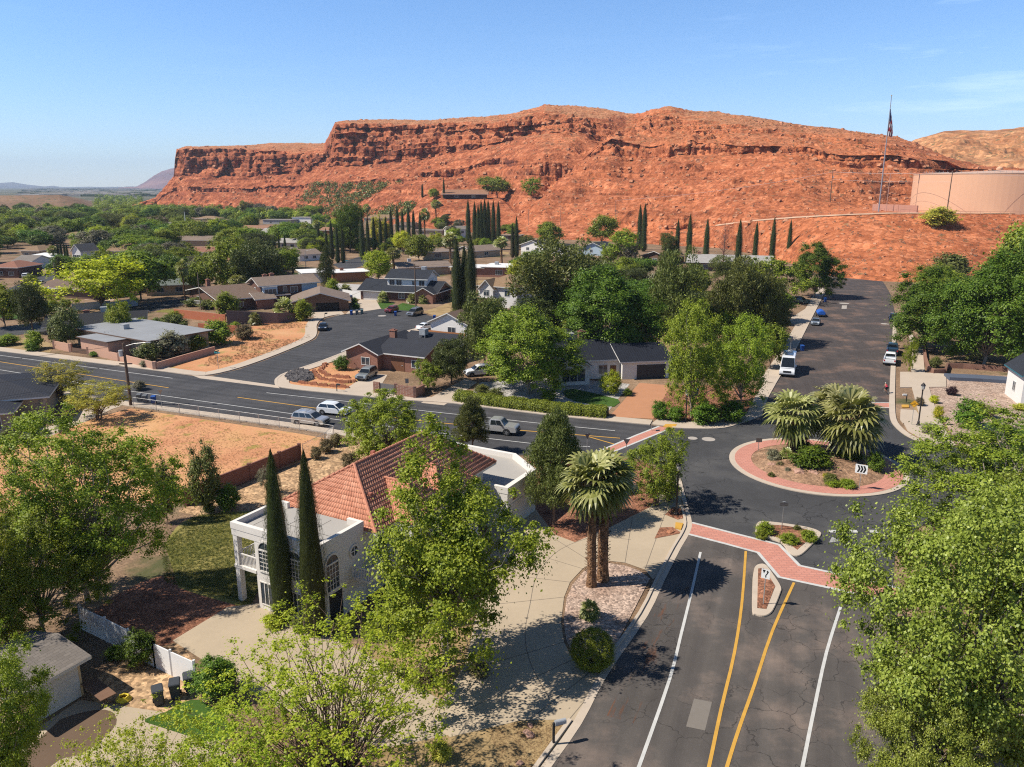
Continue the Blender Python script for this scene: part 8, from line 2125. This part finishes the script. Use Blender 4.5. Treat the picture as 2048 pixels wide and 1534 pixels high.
for i in range(240):
    x, y = rs.uniform(-20, 1050), 470 + 190 * rs.random()
    if any(inpoly(x, y, k) for k in KEEP + [sidest + [(424,752)]]) or any(a < x < b and c < y < d for a, b, c, d in HB + [(1030,1060,0,900),(600,900,590,800)]): continue
    q = G(x, y); lf = rs.choice(['green','dark','olive','fresh','grey']); h = rs.uniform(1.0, 2.6)
    ds = {'green':'green','dark':'dark green','olive':'olive','fresh':'light green','grey':'grey green'}[lf]
    put('shrub', 'garden_shrub', q, h * rs.uniform(1.1, 1.9), h, '%s garden shrub between the houses of the valley' % ds, 'shrub', '%s garden shrubs of the valley' % ds, lf, parts=False)
yr = random.Random(8); k = 0
while k < 34:                         # front lawns and beds between the houses
    x, y = yr.uniform(-10, 1020), yr.uniform(468, 640)
    if any(inpoly(x, y, q_) for q_ in KEEP + [sidest + [(424,752)]]) or (420 < x < 700 and y > 600) or (580 < x < 930 and y > 585): continue
    w_, h_ = yr.uniform(14, 34) * (y - 380) / 150, yr.uniform(2.5, 6) * (y - 380) / 150
    patch('lawn', [(x-w_, y), (x-w_*.3, y-h_), (x+w_, y-h_*.5), (x+w_*.6, y+h_)], .012 + .0006*k, yr.choice([LAWN, TURF, DEAD, GRAVP]), sm=3); k += 1
# far wood and town beyond the last single trees
g_ = np.random.default_rng(77)
Vs, Fs, To = [], [], []
n = 2600
yy = 371.9 + 3.5 + 50 * g_.uniform(0, 1, n) ** 1.2; xx = g_.uniform(-80, 640, n)
lim = np.interp(xx, [-80, 190, 240, 300, 420, 640], [424, 424, 424, 418, 424, 430])
base_ = []
for x, y, lm in zip(xx, yy, lim):
    if y < 386: continue
    if x < 190 and y < 424: continue
    if y < lm - 2 and x > 285: continue
    q = G(x, y); s_ = g_.uniform(5, 10); base_.append((q.x, q.y, s_))
for x in g_.uniform(-90, 640, 900):
    lm = float(np.interp(x, [-80, 190, 240, 300, 420, 640], [427, 427, 426, 421, 428, 434])); q = G(x, lm + g_.uniform(-1, 9)); base_.append((q.x, q.y, g_.uniform(4.5, 8.5)))
B_ = np.array(base_); k = np.repeat(np.arange(len(B_)), 110)
d = unit(g_.normal(size=(len(k), 3))); rr = g_.uniform(.55, 1, len(k))
P = np.stack([B_[k,0] + d[:,0]*rr*B_[k,2]*.62, B_[k,1] + d[:,1]*rr*B_[k,2]*.62, B_[k,2]*.52 + d[:,2]*rr*B_[k,2]*.5], 1)
V, F_ = leaf_quads(P, d + np.array([0,0,.5]) + g_.normal(size=d.shape)*.4, 1.7, 1.2, g_)
tag(link('distant_wood', npmesh('distant_wood', V, F_, [LEAF['green']], np.clip(g_.normal(.4,.2,len(k)) + g_.normal(0,.22,len(B_))[k],0,1))), 'belt of far trees melting together at the valley end', 'trees', kind='stuff')
mb = MB(); mb2 = MB()
for i in range(1500):
    y = 373.2 + 20 * g_.uniform() ** .8; x = g_.uniform(60, 420)
    if y > 397: continue
    q = G(x, y); s_ = g_.uniform(8, 26) * (1 + q.y/6000); hh_ = g_.uniform(4, 9)
    (mb if i % 3 else mb2).box(q.x-s_, q.x+s_, q.y-s_*.6, q.y+s_*.6, 0, hh_)
tag(mb.build('distant_town', mat('far_walls', (.42,.37,.32), .9, .5, .004)), 'pale roofs of the distant town on the plain', 'town', kind='stuff')
tag(mb2.build('distant_grove', mat('far_grove', (.06,.085,.035), .9, .4, .01)), 'dark green groves between the distant roofs', 'groves', kind='stuff')
# ------------------------------------------------------------------ scrub and loose rock on the slopes
def on_hill(x0, x1, y0, y1, n, seed, dens=None):
    r_ = random.Random(seed); out_ = []
    for i in range(n):
        x, y = r_.uniform(x0, x1), r_.uniform(y0, y1)
        d_ = ray(x, y).normalized(); hit = BVH.ray_cast(Vector((0,0,CAMH)), d_)
        if hit[0] is None or (d_.z < 0 and CAMH / -d_.z < hit[3]): continue
        out_.append((hit[0], hit[1], r_.random()))
    return out_
def scrub(name, label, spots, s0, s1, leaf, per=26):
    B_ = np.array([(p.x, p.y, p.z, s0 + (s1-s0)*t**2) for p, nn, t in spots]); g2 = np.random.default_rng(len(spots)); k = np.repeat(np.arange(len(B_)), per)
    d = unit(g2.normal(size=(len(k), 3)) + np.array([0,0,.4]))
    P = B_[k,:3] + d * (g2.uniform(.4,1,len(k)) * B_[k,3])[:,None] * np.array([1,1,.75])
    V, F_ = leaf_quads(P, d + g2.normal(size=d.shape)*.6, 1, .5, g2)
    sc = np.repeat(B_[k,3]*.42, 4)[:,None]; C = np.repeat(P, 4, 0); V = C + (V - C) * sc
    tag(link(name, npmesh(name, V, F_, [LEAF[leaf]], g2.uniform(0,1,len(k)))), label, 'scrub', kind='stuff')
scrub('slope_scrub', 'small grey desert shrubs dotted over the red slopes', on_hill(350, 2048, 215, 560, 2600, 1), .35, 1.3, 'sage')
scrub('berm_scrub', 'grey and olive shrubs on the slope under the tank', on_hill(1560, 2040, 432, 552, 70, 2), .3, 1.1, 'sage', 60)
scrub('foothill_scrub', 'green scrub carpeting the foothill below the butte', [s for s in on_hill(590, 860, 366, 436, 1500, 3) if mnoise.noise((s[0].x*.012, s[0].y*.012, 2)) > -.05], 1.2, 5.5, 'olive', 46)
scrub('cap_scrub', 'dark scrub along the top of the red hill', on_hill(680, 1800, 205, 262, 900, 4), .6, 1.8, 'scrub')
scrub('tan_scrub', 'scrub speckling the tan hill', [(Vector((0,0,0)),None,0)] if False else on_hill(1100, 1800, 225, 300, 500, 9), .5, 1.6, 'scrub')
sp_ = on_hill(300, 2048, 230, 552, 9500, 11); rr_ = random.Random(3); mb = MB()
for p, nn, t in sp_:
    if p.y > 900 and t > .5: continue
    s_ = (.16 + 1.0 * rr_.random() ** 6) * (.55 + p.y / 420) * (.55 if p.y < 340 else 1)
    a = rr_.uniform(0, 6.3); ca, sa = cos(a), sin(a)
    cu = [(-1,-.7,-.5),(1,-.8,-.5),(.8,.8,-.5),(-.9,.7,-.5),(-.7,-.6,.55),(.7,-.5,.4),(.6,.5,.7),(-.6,.6,.5)]
    cu = [tuple(q_ * rr_.uniform(.7, 1.2) for q_ in c_) for c_ in cu]
    mb.add([(p.x + (c_[0]*ca - c_[1]*sa)*s_, p.y + (c_[0]*sa + c_[1]*ca)*s_, p.z + c_[2]*s_*.7) for c_ in cu], [(4,5,6,7),(0,1,5,4),(1,2,6,5),(2,3,7,6),(3,0,4,7)])
tag(mb.build('loose_rocks', ground_mat('slope_rock', [(.3, (.36,.13,.06)), (.6, (.52,.25,.14))], .15, 1.5, bump=.5)), 'loose red rocks lying over the slopes', 'rocks', kind='stuff')
# weeds and grass tufts of the dry lots
def tufts(name, label, poly, n, s, leaf, seed, per=9, thr=-.15):
    r_ = random.Random(seed); P2 = gp(poly); xs_, ys_ = [p[0] for p in P2], [p[1] for p in P2]; pts = []
    while len(pts) < n:
        x, y = r_.uniform(min(xs_), max(xs_)), r_.uniform(min(ys_), max(ys_))
        if inpoly(x, y, P2) and mnoise.noise((x*.12, y*.12, seed)) > thr: pts.append((x, y, s * r_.uniform(.5, 1.4)))
    B_ = np.array(pts); g2 = np.random.default_rng(seed); k = np.repeat(np.arange(n), per)
    d = unit(g2.normal(size=(len(k), 3)) * np.array([1,1,.4]) + np.array([0,0,1.0]))
    P = np.stack([B_[k,0], B_[k,1], np.full(len(k), .03)], 1) + d * (B_[k,2]*.5)[:,None] + g2.normal(size=d.shape) * np.array([.3,.3,0]) * s
    V, F_ = leaf_quads(P, g2.normal(size=d.shape), s, s*.14, g2, tan=d)
    tag(link(name, npmesh(name, V, F_, [LEAF[leaf]], g2.uniform(0,1,len(k)))), label, 'grass', kind='stuff')
tufts('dry_weeds', 'dry yellow weeds over the big orange lot', [(-60,960),(0,905),(150,855),(262,822),(590,872),(640,890),(600,920),(380,1000)], 4500, .12, 'straw', 1)
tufts('lawn_grass', 'rough patchy grass of the back lawn', [(322,1095),(390,1030),(590,1024),(560,1085),(505,1210),(330,1165)], 9500, .13, 'olive', 2, thr=-9)
tufts('lot_weeds', 'dry weeds on the red corner lot', [(400,742),(424,742),(533,710),(620,676),(615,645),(560,640),(430,695)], 1500, .28, 'straw', 3)
tufts('yard_grass', 'dry straw grass of the mailbox yard', [(770,1500),(900,1475),(1040,1446),(1130,1446),(1085,1545),(1020,1600),(760,1600)], 1800, .07, 'straw', 4)
# ------------------------------------------------------------------ air
hz = bpy.data.materials.new('haze_air'); hz.use_nodes = True
t = hz.node_tree; t.nodes.clear()
o_ = t.nodes.new('ShaderNodeOutputMaterial'); pv = t.nodes.new('ShaderNodeVolumePrincipled')
pv.inputs['Color'].default_value = (.68,.82,1.0,1); pv.inputs['Density'].default_value = 6.2e-5
t.links.new(pv.outputs[0], o_.inputs['Volume'])
hb_ = MB().box(-15000, 15000, -400, 15000, -4, 480).build('haze', hz)
tag(hb_, kind='stuff')
